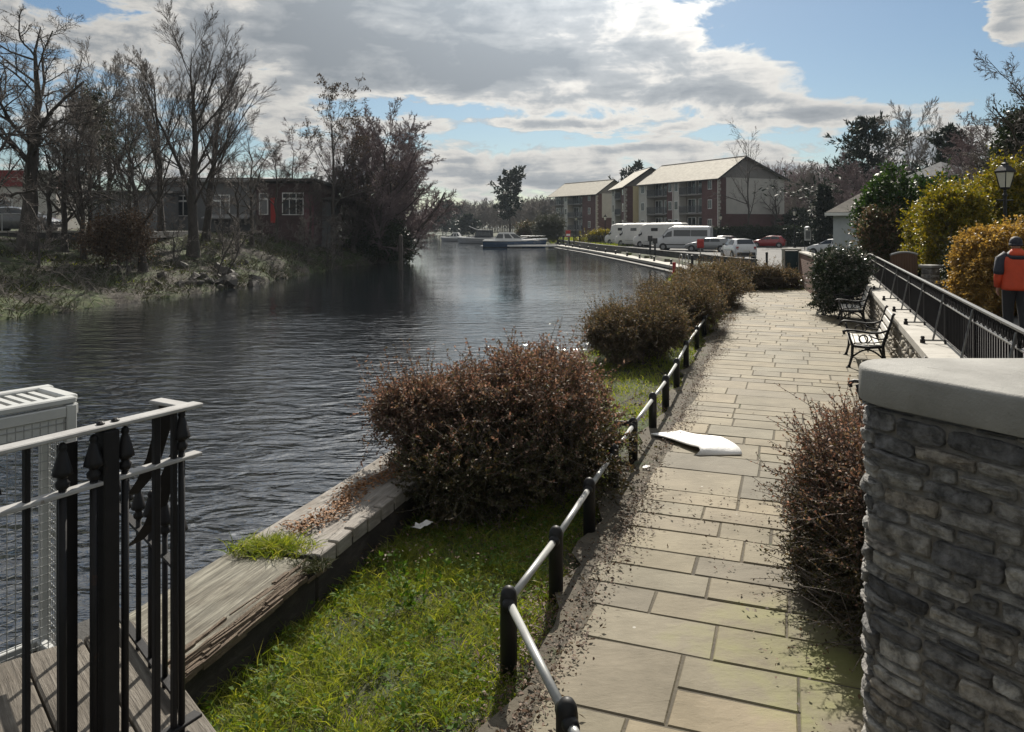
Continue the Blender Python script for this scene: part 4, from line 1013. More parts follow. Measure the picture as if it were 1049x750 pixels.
def spear(mb, q, zb, zt, r=.011):
    mb.tube([(q.x, q.y, zb), (q.x, q.y, zt - .12)], r, 8)
    mb.lathe([(r, -.125), (.018, -.118), (.02, -.105), (.012, -.095), (.014, -.088), (.028, -.082), (.026, -.07), (.012, -.018), (.009, -.014), (.0125, -.006), (.0095, .006), (.002, .011)], (q.x, q.y, zt), 8)
q = a0 + dr * .03; s = MB(); s.box((q.x, q.y, 1.45), (.05, .05, 1.075), ra, bev=.004); s.build('post', M['black_iron'], root)
for px, zt in ((-180, 1.97), (-120, 1.97), (-75, 1.97), (-40, 1.97), (-12, 1.97), (63, 1.972), (95, 1.974), (127, 1.976), (185, 1.985)):
    q = rail_pt(px) - nrm * .005; s = MB(); spear(s, q, .918, zt); s.build('spear_bar', M['black_iron'], root, smooth=True)
# return run receding along the deck edge
rd = Vector((-.66, .75, 0)).normalized()
for sft, zt in ((.14, 1.62), (.30, 1.60), (.47, 1.58), (.63, 1.56), (.80, 1.55), (.97, 1.54)):
    q = Bv + rd * sft; s = MB(); spear(s, q, .918, zt, .010); s.build('spear_bar', M['black_iron'], root, smooth=True)
s = MB(); c = Bv + rd * .60; s.box((c.x, c.y, 1.40), (.88, .03, .012), math.atan2(rd.y, rd.x)); s.build('return_rail', M['black_iron'], root)
s = MB(); s.box((c.x, c.y, .95), (.88, .03, .012), math.atan2(rd.y, rd.x)); s.build('return_rail', M['black_iron'], root)
def scroll(pxs, Y, w):
    mbs = MB(); pts = [Vector((QX(px, Y + i * .03), Y + i * .03, QZ(py, Y + i * .03))) for i, (px, py) in enumerate(pxs)]
    for i in range(len(pts) - 1):
        a_, b_ = pts[i], pts[i + 1]; ww = w[i]; w2 = w[i + 1]
        sx = Vector((1, .3, 0)).normalized()
        P4 = [a_ - sx * ww / 2, a_ + sx * ww / 2, b_ + sx * w2 / 2, b_ - sx * w2 / 2]
        mbs.extrude(P4, Vector((-.003, .010, 0)))
    return mbs
scroll([(172, 414), (166, 440), (158, 468), (147, 492), (136, 506), (129, 509)], 2.62, [.055, .052, .05, .045, .035, .012]).build('curved_blade', M['black_iron'], root)
scroll([(180, 462), (171, 490), (164, 515), (154, 538), (142, 553), (131, 560)], 2.70, [.03, .05, .052, .047, .036, .012]).build('curved_blade', M['black_iron'], root)

root = empty('wire_cage', (-2.09, 3.6, .46), 0, 'white framed wire mesh cage standing behind the black iron railing', 'cage')
cd = Vector((-.58, -.81, 0)).normalized(); cn = Vector((-.72, .69, 0)).normalized(); cw, cdp, chh = 1.35, .40, 1.30
ca = math.atan2(cd.y, cd.x)
def cp(u, w, z): q = cd * u + cn * w; return Vector((q.x, q.y, z))
s = MB()
for u in (0, cw):
    for w in (0, cdp): c = cp(u, w, chh / 2); s.box(c, (.045, .045, chh), ca, bev=.004)
for z in (.03, chh - .03):
    for w in (0, cdp): c = cp(cw / 2, w, z); s.box(c, (cw - .046, .04, .05), ca, bev=.004)
    for u in (0, cw): c = cp(u, cdp / 2, z); s.box(c, (.04, cdp - .046, .05), ca, bev=.004)
s.build('frame', M['white_plastic'], root)
s = MB(); c = cp(cw / 2, -.004, chh - .1); s.box(c, (cw - .05, .012, .09), ca); c = cp(-.004, cdp / 2, chh - .1); s.box(c, (.012, cdp - .05, .09), ca); s.build('upper_band', M['white_plastic'], root)
s = MB()
for w in (.02, cdp - .02): s.box(cp(cw / 2, w, chh + .018), (cw + .05, .06, .03), ca, bev=.006)
for u in (0, cw): s.box(cp(u, cdp / 2, chh + .018), (.06, cdp - .1, .03), ca, bev=.006)
k = .06
while k < cw - .04: s.box(cp(k, cdp / 2, chh + .014), (.028, cdp - .1, .012), ca); k += .052
s.build('lid', M['white_plastic'], root)
s = MB(); k = .03
while k < cw: s.tube([cp(k, -.01, .05), cp(k, -.01, chh - .06)], .0022, 4); k += .034
k = .06
while k < chh - .06: s.tube([cp(.02, -.012, k), cp(cw - .02, -.012, k)], .0022, 4); k += .04
s.build('mesh_panel', M['galv'], root)
s = MB(); k = .03
while k < cdp: s.tube([cp(-.01, k, .05), cp(-.01, k, chh - .06)], .0022, 4); k += .034
k = .06
while k < chh - .06: s.tube([cp(-.012, .02, k), cp(-.012, cdp - .02, k)], .0022, 4); k += .04
s.build('mesh_panel', M['galv'], root)
s = MB(); q = cp(.5, .22, .03) + Vector((-2.09, 3.6, .46)); s.box((q.x, q.y, q.z + .18), (.34, .26, .30), ca + .2, bev=.04); s.box((q.x, q.y, q.z + .35), (.22, .16, .05), ca + .2, bev=.02)
M['stone_block'] = pmat('limy_block', (.20, .19, .155), (.12, .115, .095), 7, .9, 0, .6, 30, .01)
tag(s.build('stone_block', M['stone_block']), 'dull grey stone block sitting inside the wire cage', 'block')
s = MB(); q = cp(cw / 2, cdp / 2, 0) + Vector((-2.03, 3.6, 0)); s.box((q.x, q.y, .06), (1.9, .7, .80), ca)
tag(s.build('cage_plinth', M['quay_dark']), 'dark stone ledge at the water under the wire cage', 'ledge')

# ---------------------------------------------------------------- sheet on the path and scraps
root_l = 'curled white board lying across the flags with one end lifted'
nu, nv = 16, 8
Ac, Bc, Cc, Dc = [np.array(p) for p in ((1.72, 9.43, .035), (2.14, 9.60, .03), (2.47, 8.98, .12), (2.11, 8.74, .10))]
top = []
for i in range(nu):
    t = i / (nu - 1)
    for j in range(nv):
        w = j / (nv - 1); p = (Ac * (1 - w) + Bc * w) * (1 - t) + (Dc * (1 - w) + Cc * w) * t
        p = p.copy(); p[2] += .02 * math.sin(t * 5) * (1 - w) - .03 * math.sin(math.pi * t) * (1 - t)
        top.append(p)
Ef = [np.array(p) for p in ((2.05, 8.60, .016), (2.60, 8.60, .03))]
for i in range(1, 6):
    t = i / 5
    for j in range(nv):
        w = j / (nv - 1); a_ = Dc * (1 - w) + Cc * w; b_ = Ef[0] * (1 - w) + Ef[1] * w; p = a_ * (1 - t) + b_ * t; p = p + np.array((.05 * math.sin(math.pi * t), -.05 * math.sin(math.pi * t), .012 * math.sin(t * 3.1))); top.append(p)
top = np.array(top); nr_ = nu + 5; low = top - np.array((0, 0, .012)); V = np.concatenate([top, low]); n0 = len(top)
ii = np.arange(n0).reshape(nr_, nv); Fq = np.stack([ii[:-1, :-1], ii[1:, :-1], ii[1:, 1:], ii[:-1, 1:]], -1).reshape(-1, 4)
rim = np.concatenate([ii[:, 0], ii[-1, 1:], ii[::-1, -1][1:], ii[0, ::-1][1:]]); k = np.arange(len(rim) - 1)
Fq = np.concatenate([Fq, Fq[:, ::-1] + n0, np.stack([rim[k], rim[k] + n0, rim[k + 1] + n0, rim[k + 1]], 1)])
M['board'] = pmat('white_board', (.80, .79, .77), (.70, .69, .66), 3, .6, 0, .5, 5, .03, spots=((.52, .50, .45), 6, .66))
tag(mesh_obj('board_sheet', V, Fq, M['board']), root_l, 'board')
def scrap(x, y, z, s_, label, seed):
    g = np.random.default_rng(seed); u = np.linspace(-1, 1, 6); U, Vv = np.meshgrid(u, u)
    zz = g.normal(0, .25, U.shape) + .4 * np.sin(U * 2 + Vv)
    V = np.stack([x + U * s_ * 1.3 + Vv * s_ * .3, y + Vv * s_ * .8, z + (zz - zz.min()) * s_ * .5], -1).reshape(-1, 3)
    ii = np.arange(36).reshape(6, 6); Fq = np.stack([ii[:-1, :-1], ii[:-1, 1:], ii[1:, 1:], ii[1:, :-1]], -1).reshape(-1, 4)
    tag(mesh_obj('paper_scrap', V, Fq, M['board']), label, 'litter')
x, y = G(432, 545, -.05); scrap(x, y, -.02, .06, 'crumpled white wrapper in the grass below the big shrub', 1)
x, y = G(662, 481, 0); scrap(x, y, .02, .03, 'scrap of white paper in the dead leaves beside the curled board', 2)

# ---------------------------------------------------------------- shrubs of the strip
SG = 'clipped reddish shrubs along the water'
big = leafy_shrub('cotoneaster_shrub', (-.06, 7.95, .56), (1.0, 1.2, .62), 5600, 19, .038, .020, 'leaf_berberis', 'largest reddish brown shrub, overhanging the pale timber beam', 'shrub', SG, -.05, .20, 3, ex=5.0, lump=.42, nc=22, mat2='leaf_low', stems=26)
arm = leafy_shrub('cotoneaster_shrub', (-.92, 7.7, .76), (.46, .45, .17), 950, 18, .036, .019, 'leaf_berberis', 'reddish side spray of shrub reaching out over the water edge', 'shrub', SG, .25, .22, 5, ex=2.2, lump=.3, stems=6, spikes=.12)
for k_ in kids(arm):
    if k_.name.startswith('foliage'): k_.parent = big; k_.location = arm.location - big.location; k_.name = 'side_spray'
    else: bpy.data.objects.remove(k_)
bpy.data.objects.remove(arm)
leafy_shrub('cotoneaster_shrub', (2.5, 15.6, .50), (.95, 1.5, .54), 3000, 16, .045, .022, 'leaf_berb_green', 'rounded brown green shrub second along the rail, beyond the sunlit grass', 'shrub', SG, -.05, .24, 11, ex=3.6, lump=.4, stems=14)
leafy_shrub('cotoneaster_shrub', (4.45, 20.2, .52), (.85, 2.2, .56), 2600, 15, .055, .026, 'leaf_berb_green', 'shaggy brown green shrub third along the rail', 'shrub', SG, -.05, .26, 12, lump=.4, stems=12)
leafy_shrub('cotoneaster_shrub', (6.7, 25.8, .48), (.95, 2.4, .54), 2400, 15, .065, .03, 'leaf_berb_green', 'uneven brown green shrub fourth along the rail, before the path end', 'shrub', SG, -.05, .3, 13, lump=.42, stems=10)
leafy_shrub('cotoneaster_shrub', (9.6, 31.6, .46), (1.35, .8, .5), 2400, 14, .07, .032, 'leaf_berb_green', 'wide leafy shrub across the far end of the flagged path', 'shrub', SG, -.05, .3, 14, lump=.3, stems=10)
leafy_shrub('cotoneaster_shrub', (11.35, 32.0, .35), (.75, .6, .42), 800, 14, .06, .03, 'leaf_berb_green', 'small low shrub in front of the teal cabinet', 'shrub', SG, -.05, .22, 15, stems=6)
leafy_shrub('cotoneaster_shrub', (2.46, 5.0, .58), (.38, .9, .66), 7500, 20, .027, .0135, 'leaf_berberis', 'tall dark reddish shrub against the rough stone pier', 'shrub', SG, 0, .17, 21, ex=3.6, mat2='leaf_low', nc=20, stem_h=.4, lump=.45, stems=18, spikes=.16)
leafy_shrub('camellia_bush', (9.45, 21.9, .98), (.62, .8, .92), 2200, 14, .07, .045, 'leaf_camellia', 'dark glossy bush with pale flowers at the end of the second bench', 'bush', None, 0, .2, 31, ex=2.6, lump=.28, stems=8)
# ================================================================ benches
M['slat'] = pmat('bench_slat_paint', (.62, .60, .55), (.50, .48, .44), 6, .5, 0, .2, 30, .003)
def make_bench():
    """local: length along x, sitter faces -y"""
    r = empty('park_bench')
    for sx in (-.74, .74):
        s = MB(); t = .022
        def pl_(pts, rr): s.tube([(sx, p[0], p[1]) for p in pts], rr, 6)
        pl_([(-.33, 0), (-.31, .05), (-.27, .2), (-.26, .40), (-.30, .52), (-.33, .64)], [.03, .022, .024, .028, .022, .02])
        pl_([(.36, 0), (.33, .05), (.26, .22), (.24, .42), (.30, .62), (.37, .84), (.40, .97), (.43, 1.02)], [.03, .022, .026, .03, .026, .022, .02, .028])
        pl_([(-.27, .40), (0, .38), (.24, .41)], [.026, .03, .028])
        pl_([(-.40, .60), (-.41, .655), (-.36, .68), (-.2, .675), (.05, .645), (.2, .66), (.31, .70)], [.022, .03, .024, .022, .022, .022, .018])
        a = [(-.26 + .5 * i / 8, .20 + .14 * math.sin(math.pi * i / 8)) for i in range(9)]
        pl_(a, .016)
        pl_([(-.01, .34), (-.01, .385)], .05)
        s.ring((sx, -.08, .53), .072, .014, 'X', 14, 5)
        pl_([(-.24, .45), (-.08, .46), (.1, .47), (.24, .50)], .012)
        pl_([(.02, .60), (.10, .56), (.18, .54), (.27, .55)], .013); pl_([(.0, .47), (.06, .53), (.02, .62)], .011)
        s.lathe([(.045, 0), (.045, .015)], (sx, -.33, 0), 8); s.lathe([(.045, 0), (.045, .015)], (sx, .36, 0), 8)
        s.build('end_frame', M['black_iron'], r, smooth=True)
    s = MB()
    for i in range(5): s.box((0, -.26 + i * .105, .428 - .010 * math.sin(i / 4 * 3.14)), (1.44, .085, .028), bev=.006)
    s.build('seat', M['slat'], r)
    s = MB()
    for i in range(4):
        t = i / 3; s.box((0, .272 + .135 * t, .52 + .40 * t), (1.44, .026, .098), 0, ('X', R(-18)), bev=.006)
    s.build('backrest', M['slat'], r)
    s = MB(); s.tube([(-.72, .0, .30), (.72, .0, .30)], .012, 6); s.build('tie_rod', M['black_iron'], r)
    return r
bench = make_bench()
bang = math.atan2(D2[1], D2[0])
BL = ['cast iron bench with pale slats, the one standing clear just past the stone pier', 'farther cast iron bench with pale slats, beside the dark flowering bush', 'cast iron bench almost wholly hidden behind the stone pier']
for i, y in enumerate((14.35, 20.2, 8.35)):
    b = bench if i == 0 else copy_tree(bench)
    c = Vector((WX(y), y, 0)) + Vector((N2[0], N2[1], 0)) * (.52 if i < 2 else .60)
    b.location = (c.x, c.y, .014); b.rotation_euler = (0, 0, bang - math.pi)
    b.rotation_euler = (0, 0, bang + math.pi)
    # the sitter looks away from the wall: local -y must point to N2
    b.rotation_euler = (0, 0, math.atan2(-N2[1], -N2[0]) - math.pi / 2)
    tag(b, BL[i], 'bench', 'cast iron benches along the boundary wall')

# ================================================================ walker
def skin(name, verts, edges, radii, mats, parent, sub=2, loc=None):
    me = bpy.data.meshes.new(name); me.from_pydata(verts, edges, []); me.update()
    ob = bpy.data.objects.new(name, me); COL.objects.link(ob)
    if parent: ob.parent = parent
    md = ob.modifiers.new('skin', 'SKIN'); md.use_smooth_shade = True; md.branch_smoothing = .3
    me.skin_vertices.new() if len(me.skin_vertices) == 0 else None
    for i, rr in enumerate(radii):
        sv = me.skin_vertices[0].data[i]; sv.radius = rr if isinstance(rr, tuple) else (rr, rr); sv.use_root = (i == 0)
    sb = ob.modifiers.new('sub', 'SUBSURF'); sb.levels = sub; sb.render_levels = sub
    me.materials.append(mats); return ob
M['skin'] = pmat('skin', (.40, .22, .15), (.34, .18, .12), 6, .55)
M['orange'] = pmat('orange_jacket', (.62, .065, .015), (.48, .05, .012), 5, .6, 0, .5, 14, .02)
M['navy'] = pmat('navy_cloth', (.014, .016, .028), (.022, .024, .036), 6, .7, 0, .4, 16, .015)
M['black_cloth'] = pmat('black_trousers', (.012, .012, .014), (.022, .022, .024), 5, .8, 0, .5, 14, .02)
M['shoe'] = pmat('shoe', (.02, .018, .016), (.03, .028, .026), 8, .6)
def loft(mb, rings, n=14, cap=True):
    """rings: (cx, cy, z, rx, ry)"""
    b = []
    for (cx, cy, z, rx, ry) in rings:
        for k in range(n):
            a = 2 * math.pi * k / n; ca, sa = math.cos(a), math.sin(a)
            b.append((cx + rx * math.copysign(abs(ca) ** .8, ca), cy + ry * math.copysign(abs(sa) ** .8, sa), z))
    N = len(rings)
    fs = [[i * n + k, i * n + (k + 1) % n, (i + 1) * n + (k + 1) % n, (i + 1) * n + k] for i in range(N - 1) for k in range(n)]
    if cap: fs += [list(range(n))[::-1], [(N - 1) * n + k for k in range(n)]]
    mb.add(b, fs)
def subdiv(o, l=1):
    m_ = o.modifiers.new('sub', 'SUBSURF'); m_.levels = l; m_.render_levels = l; return o
px_ = QX(1041, 13.5)
wk = empty('person', (px_, 13.5, .66), -math.atan2(.37, .93) * 1.0, 'person in orange jacket with navy shoulders, dark beanie and black trousers, walking away', 'person')
# body (faces +y), one skinned figure: pelvis root
V = [(0, 0, .92), (0, 0, 1.08), (0, .01, 1.28), (0, .0, 1.42), (0, .01, 1.50), (0, .03, 1.58), (0, .035, 1.66), (0, .03, 1.72),
     (-.17, 0, 1.40), (-.25, -.03, 1.14), (-.27, .03, .90), (-.275, .05, .82), (.17, 0, 1.40), (.25, .0, 1.14), (.27, .06, .90), (.275, .08, .82),
     (-.09, 0, .86), (-.10, .10, .48), (-.10, .06, .09), (-.10, .18, .05), (.09, 0, .86), (.10, .02, .48), (.10, -.14, .12), (.10, -.03, .05)]
Ed = [(0, 1), (1, 2), (2, 3), (3, 4), (4, 5), (5, 6), (6, 7), (3, 8), (8, 9), (9, 10), (10, 11), (3, 12), (12, 13), (13, 14), (14, 15), (0, 16), (16, 17), (17, 18), (18, 19), (0, 20), (20, 21), (21, 22), (22, 23)]
Rd = [(.14, .10), (.13, .09), (.15, .10), (.12, .08), .055, .075, .085, .06, .06, .045, .036, .035, .06, .045, .036, .035, .085, .06, .045, .04, .085, .06, .045, .04]
for hx, sg in ((11, -1), (15, 1)):
    w0 = V[hx]
    for k, (dx, ln) in enumerate(((-.028, .07), (-.010, .08), (.010, .075), (.028, .06))):
        b0 = len(V); V += [(w0[0] + dx * .6 - .0, w0[1] + dx * 1.0, w0[2] - .045), (w0[0] + dx * .6 - sg * .006, w0[1] + dx * 1.1 + .006, w0[2] - .045 - ln * .55), (w0[0] + dx * .6 - sg * .02, w0[1] + dx * 1.1 + .012, w0[2] - .045 - ln)]
        Ed += [(hx, b0), (b0, b0 + 1), (b0 + 1, b0 + 2)]; Rd += [.011, .0095, .008]
    b0 = len(V); V += [(w0[0] - sg * .018, w0[1] + .035, w0[2] - .02), (w0[0] - sg * .026, w0[1] + .05, w0[2] - .06)]; Ed += [(hx, b0), (b0, b0 + 1)]; Rd += [.011, .009]
skin('body', V, Ed, Rd, M['skin'], wk)
s = MB()
loft(s, [(0, 0, .80, .235, .165), (0, 0, .83, .245, .175), (0, 0, 1.0, .235, .165), (0, 0, 1.15, .235, .165), (0, .0, 1.30, .245, .165), (0, 0, 1.40, .225, .145), (0, .005, 1.46, .15, .11), (0, .01, 1.50, .085, .085), (0, .015, 1.535, .075, .078)])
j = subdiv(s.build('jacket', M['orange'], wk, smooth=True))
for sg, e in ((-1, -.03), (1, .0)):
    s = MB(); s.tube([(sg * .16, 0, 1.42), (sg * .225, -.01, 1.34), (sg * .265, e - .02, 1.15), (sg * .275, e + .02, 1.02), (sg * .28, e + .06, .86)], [.075, .085, .078, .07, .055], 12)
    s.build('sleeve', M['orange'], j, smooth=True)
    s = MB(); s.tube([(sg * .14, 0, 1.445), (sg * .235, -.01, 1.35), (sg * .272, e - .02, 1.15), (sg * .276, e - .01, 1.10)], [.07, .094, .086, .08], 12)
    s.build('shoulder_panel', M['navy'], j, smooth=True)
s = MB(); loft(s, [(0, -.01, 1.36, .17, .145), (0, -.01, 1.42, .19, .145), (0, 0, 1.47, .14, .115), (0, .005, 1.515, .09, .095)]); s.build('yoke', M['navy'], j, smooth=True)
s = MB(); loft(s, [(0, -.09, 1.41, .11, .05), (0, -.10, 1.46, .13, .06), (0, -.06, 1.52, .10, .06), (0, -.03, 1.55, .07, .05)]); s.build('hood', M['orange'], j, smooth=True)
s = MB(); loft(s, [(0, .03, 1.60, .098, .112), (0, .03, 1.65, .104, .116), (0, .025, 1.70, .098, .108), (0, .02, 1.745, .07, .08), (0, .02, 1.765, .02, .02)]); subdiv(s.build('beanie', M['navy'], wk, smooth=True))
s = MB(); loft(s, [(0, .03, 1.595, .103, .117), (0, .03, 1.635, .107, .12)]); s.build('beanie_band', M['navy'], wk, smooth=True)
s = MB()
s.tube([(-.085, 0, .92), (-.10, .03, .78), (-.105, .10, .48), (-.105, .07, .20), (-.105, .06, .07)], [.125, .115, .088, .078, .078], 12)
s.tube([(.085, 0, .92), (.10, .01, .78), (.105, .02, .48), (.105, -.09, .22), (.105, -.14, .10)], [.125, .115, .088, .078, .078], 12)
loft(s, [(0, 0, .84, .19, .14), (0, 0, .98, .19, .135)]); s.build('trousers', M['black_cloth'], wk, smooth=True)
for (x, y, z, rt) in ((-.10, .05, 0, 0), (.10, -.13, .035, .3)):
    s = MB(); loft(s, [(x, y + .05, z, .05, .14), (x, y + .05, z + .03, .053, .145), (x, y + .03, z + .07, .048, .11), (x, y - .01, z + .11, .046, .06)]); s.build('shoe', M['shoe'], wk, smooth=True)

# ================================================================ right side: hedges, shrubs, gate, hut, lamp
leafy_shrub('laurel_bush', (QX(936, 29), 29, 2.55), (1.75, 1.5, 2.2), 2800, 14, .16, .08, 'leaf_laurel', 'big glossy green laurel between the white hut and the yellow shrub', 'bush', None, .4, .35, 41, ex=2.3, lump=.35, stems=8)
leafy_shrub('photinia_bush', (QX(899, 28), 28, 1.9), (.50, .6, 1.35), 1100, 12, .12, .06, 'leaf_photinia', 'red tipped bush at the left edge of the laurel', 'bush', None, .4, .3, 42, ex=2.2, lump=.35, stems=5)
leafy_shrub('privet_bush', (QX(992, 22), 22.4, 2.2), (1.0, 1.1, 1.5), 3000, 14, .085, .05, 'leaf_yellow', 'tall golden green shrub left of the street lamp', 'bush', None, .6, .3, 43, ex=2.2, lump=.38, stems=8, spikes=.1)
leafy_shrub('privet_bush', (QX(957, 25), 25.2, 2.3), (.65, .7, 1.1), 1300, 13, .085, .05, 'leaf_yellow', 'small bright yellow bush above the stone gate pillar', 'bush', None, .9, .25, 44, ex=2.2, lump=.38, stems=5, spikes=.1)
leafy_shrub('privet_bush', (QX(1040, 24), 25.0, 2.7), (1.7, 1.4, 1.7), 3000, 13, .10, .055, 'leaf_yellow', 'tall yellow green shrub behind the street lamp at the right edge', 'bush', None, .6, .35, 45, ex=2.3, lump=.38, stems=6)
leafy_shrub('dark_bush', (QX(1002, 20), 20.0, 1.45), (.62, .6, .85), 1500, 13, .07, .04, 'leaf_dark', 'dark lower bush under the golden shrub', 'bush', None, .6, .22, 46, ex=2.4, lump=.35, stems=5)
leafy_shrub('beech_hedge', (QX(1064, 16.6), 17.0, 1.55), (1.3, .9, .95), 3600, 15, .065, .045, 'leaf_beech', 'golden brown clipped beech hedge beside the walking person', 'hedge', None, .62, .16, 47, ex=5, lump=.12, stems=8, up=.1, nc=0)
leafy_shrub('ivy_bush', (QX(1066, 29), 29.5, 4.6), (1.3, 1.3, 2.2), 1900, 13, .13, .09, 'leaf_ivy', 'ivy thicket high behind the street lamp at the right edge', 'bush', None, .6, .4, 48, ex=2.2, lump=.4, stems=5)
# verge strip on the far side of the road
# gate and pillar
M['gate_wood'] = pmat('gate_wood', (.13, .075, .045), (.09, .05, .03), 4, .7, 0, .5, 8, .01, stretch=(6, 6, .7))
gy_ = 21.0; gx0, gx1 = QX(908, gy_), QX(944, gy_)
root = empty('plank_gate', ((gx0 + gx1) / 2, gy_, .6), .35, 'brown arched plank gate behind the wall railing, left of the stone pillar', 'gate')
w = (gx1 - gx0) / 2; n = 10
for i in range(n):
    x = -w + (i + .5) * 2 * w / n; h = 1.15 + .07 * (1 - (x / w) ** 2); s = MB(); s.box((x, 0, h / 2 + .05), (2 * w / n - .012, .03, h)); s.build('plank', M['gate_wood'], root)
s = MB(); pts = [(-w + 2 * w * i / 8, 0, 1.22 + .07 * (1 - (-1 + i / 4) ** 2)) for i in range(9)]; s.tube(pts, .03, 6); s.build('top_rail', M['galv'], root)
for z in (.3, 1.0): s = MB(); s.box((0, .03, z), (2 * w, .03, .09)); s.build('ledger', M['gate_wood'], root)
py_ = 20.4
root = empty('gate_pillar', (QX(953, py_), py_, .6), .35, 'grey stone gate pillar with a flat cap right of the plank gate', 'pillar')
s = MB(); s.box((0, 0, .42), (.30, .30, .94)); s.build('mortar_core', M['mortar'], root)
vv, ff = [], []; rubble(vv, ff, [(-.16, .16), (-.16, -.16), (.16, -.16), (.16, .16)], 0, .88, (.1, .2), (.12, .26), .02, 5, 77); mesh_obj('stone_face', np.concatenate(vv), np.concatenate(ff), M['stone_dark'], root, smooth=True)
s = MB(); s.box((0, 0, .93), (.42, .42, .08), bev=.015); s.build('cap', M['concrete'], root)
s = MB(); x = QX(1003, 17.5); s.lathe([(.045, 0), (.045, 1.28), (.02, 1.32)], (0, 0, 0), 8); o = s.build('marker_post', M['dark_trim']); o.location = (x, 17.5, .62); tag(o, 'thin dark post at the left end of the golden beech hedge', 'post')
# street lamp
M['lamp_glass'] = pmat('lamp_glass', (.62, .62, .52), (.55, .55, .47), 8, .25)
def make_lamp():
    r = empty('street_lamp')
    s = MB(); s.lathe([(.14, 0), (.14, .12), (.10, .16), (.10, .8), (.12, .84), (.07, .9), (.055, 1.0), (.045, 3.0), (.065, 3.02), (.065, 3.06), (.04, 3.1), (.035, 3.22)], (0, 0, 0), 12); s.build('pole', M['black_paint'], r, smooth=False)
    s = MB(); s.tube([(-.3, 0, 2.9), (.3, 0, 2.9)], .018, 6); s.build('ladder_bar', M['black_paint'], r)
    hd = MB(); hd.lathe([(.05, 3.2), (.13, 3.24), (.13, 3.27)], (0, 0, 0), 4)
    for k in range(4):
        a = math.pi / 4 + k * math.pi / 2; hd.tube([(.13 * math.cos(a), .13 * math.sin(a), 3.26), (.235 * math.cos(a), .235 * math.sin(a), 3.70)], .014, 5)
    hd.lathe([(.25, 3.69), (.27, 3.71), (.26, 3.74), (.13, 3.88), (.09, 3.90), (.09, 3.95), (.05, 3.98), (.025, 4.02), (.03, 4.06), (.004, 4.11)], (0, 0, 0), 4)
    h = hd.build('lantern_frame', M['black_paint'], r)
    g = MB(); g.lathe([(.118, 3.265), (.222, 3.69)], (0, 0, 0), 4); g.build('lantern_glass', M['lamp_glass'], h)
    return r
lamp = make_lamp()
LS = [(QX(1029.5, 20), 20, .62, .92, 'black lantern street lamp rising above the beech hedge at the right'),
      (QX(831.5, 85), 85, 0, 1.40, 'lantern lamp just left of the thin dark cypress'),
      (QX(814, 93), 93, 0, 1.20, 'lantern lamp by the clipped hedge right of the red hatchback'),
      (QX(738, 97), 97, 0, 1.05, 'lantern lamp in front of the brick corner behind the silver car'),
      (QX(620, 112), 112, 0, 1.08, 'lantern lamp left of the motorhomes'),
      (QX(590, 128), 128, 0, 1.10, 'lantern lamp before the farthest apartment block')]
for i, (x, y, z, sc, lb) in enumerate(LS):
    l = lamp if i == 0 else copy_tree(lamp); l.location = (x, y, z); l.scale = (sc, sc, sc); l.rotation_euler = (0, 0, .3 + i); tag(l, lb, 'street lamp', 'lantern street lamps')

# ---------------------------------------------------------------- brick wall, cabinet, bollard, hut, villa roof
M['brick_wall'] = brickmat('old_brick', (.20, .085, .055), (.15, .06, .042), (.24, .21, .18))
root = empty('brick_wall', (0, 0, 0), 0, 'short red brick wall with a sandstone end pier at the end of the path', 'wall')
bw0, bw1 = Vector((12.75, 33.4, 0)), Vector((10.55, 25.2, 0)); bd_ = (bw1 - bw0).normalized(); ba = math.atan2(bd_.y, bd_.x); L = (bw1 - bw0).length
s = MB(); c = (bw0 + bw1) / 2; s.box((0, 0, .70), (L, .28, 1.48)); o = s.build('brickwork', M['brick_wall'], root); o.location = c; o.rotation_euler = (0, 0, ba)
s = MB(); s.box((c.x, c.y, 1.475), (L + .04, .36, .07), ba, bev=.01); s.build('coping', M['concrete_pale'], root)
s = MB(); q = bw0 - bd_ * .18; s.box((q.x, q.y, .74), (.34, .40, 1.6), ba, bev=.02); s.build('end_pier', M['concrete'], root)
root = empty('utility_cabinet', (QX(812, 33.4), 33.5, .34), -.1, 'dark teal cabinet in a pale stone frame at the path end', 'cabinet')
M['teal'] = pmat('teal_paint', (.012, .035, .042), (.02, .045, .052), 3, .5, spots=((.04, .05, .05), 4, .66))
s = MB(); s.box((0, .12, .6), (.60, .20, 1.16)); s.build('case', M['teal'], root)
s = MB(); s.box((0, .0, .6), (.54, .03, 1.08), bev=.008); d_ = s.build('door', M['teal'], root); s = MB(); s.box((.2, -.03, .62), (.02, .03, .12)); s.build('handle', M['galv'], d_)
s = MB(); s.box((-.34, .08, .6), (.07, .30, 1.22)); s.box((.34, .08, .6), (.07, .30, 1.22)); s.box((0, .08, 1.245), (.78, .34, .07)); s.box((0, .0, -.03), (1.05, .5, .06)); s.build('stone_frame', M['concrete_pale'], root)
s = MB(); s.box((0, .1, -.22), (.95, .4, .32)); s.build('plinth', M['quay_dark'], root)
s = MB(); s.lathe([(.085, 0), (.085, .05), (.07, .07), (.068, .95), (.08, .97), (.08, 1.0), (.05, 1.08), (.01, 1.1)], (0, 0, 0), 12); o = s.build('bollard', M['black_paint'], smooth=False); o.location = (QX(785.5, 45.2), 45.2, 0); tag(o, 'black round topped bollard standing alone on the car park edge', 'bollard')
M['hut_white'] = pmat('hut_render', (.50, .53, .56), (.40, .43, .46), 1.2, .85, 0, .2, 20, .004, spots=((.28, .3, .31), 2, .64))
M['slate_tan'] = pmat('roof_tan', (.22, .195, .165), (.16, .145, .125), 2, .85, 0, .7, 14, .02, stretch=(1, 1, 4))
hy = 40.0; hx0 = QX(853.5, hy)
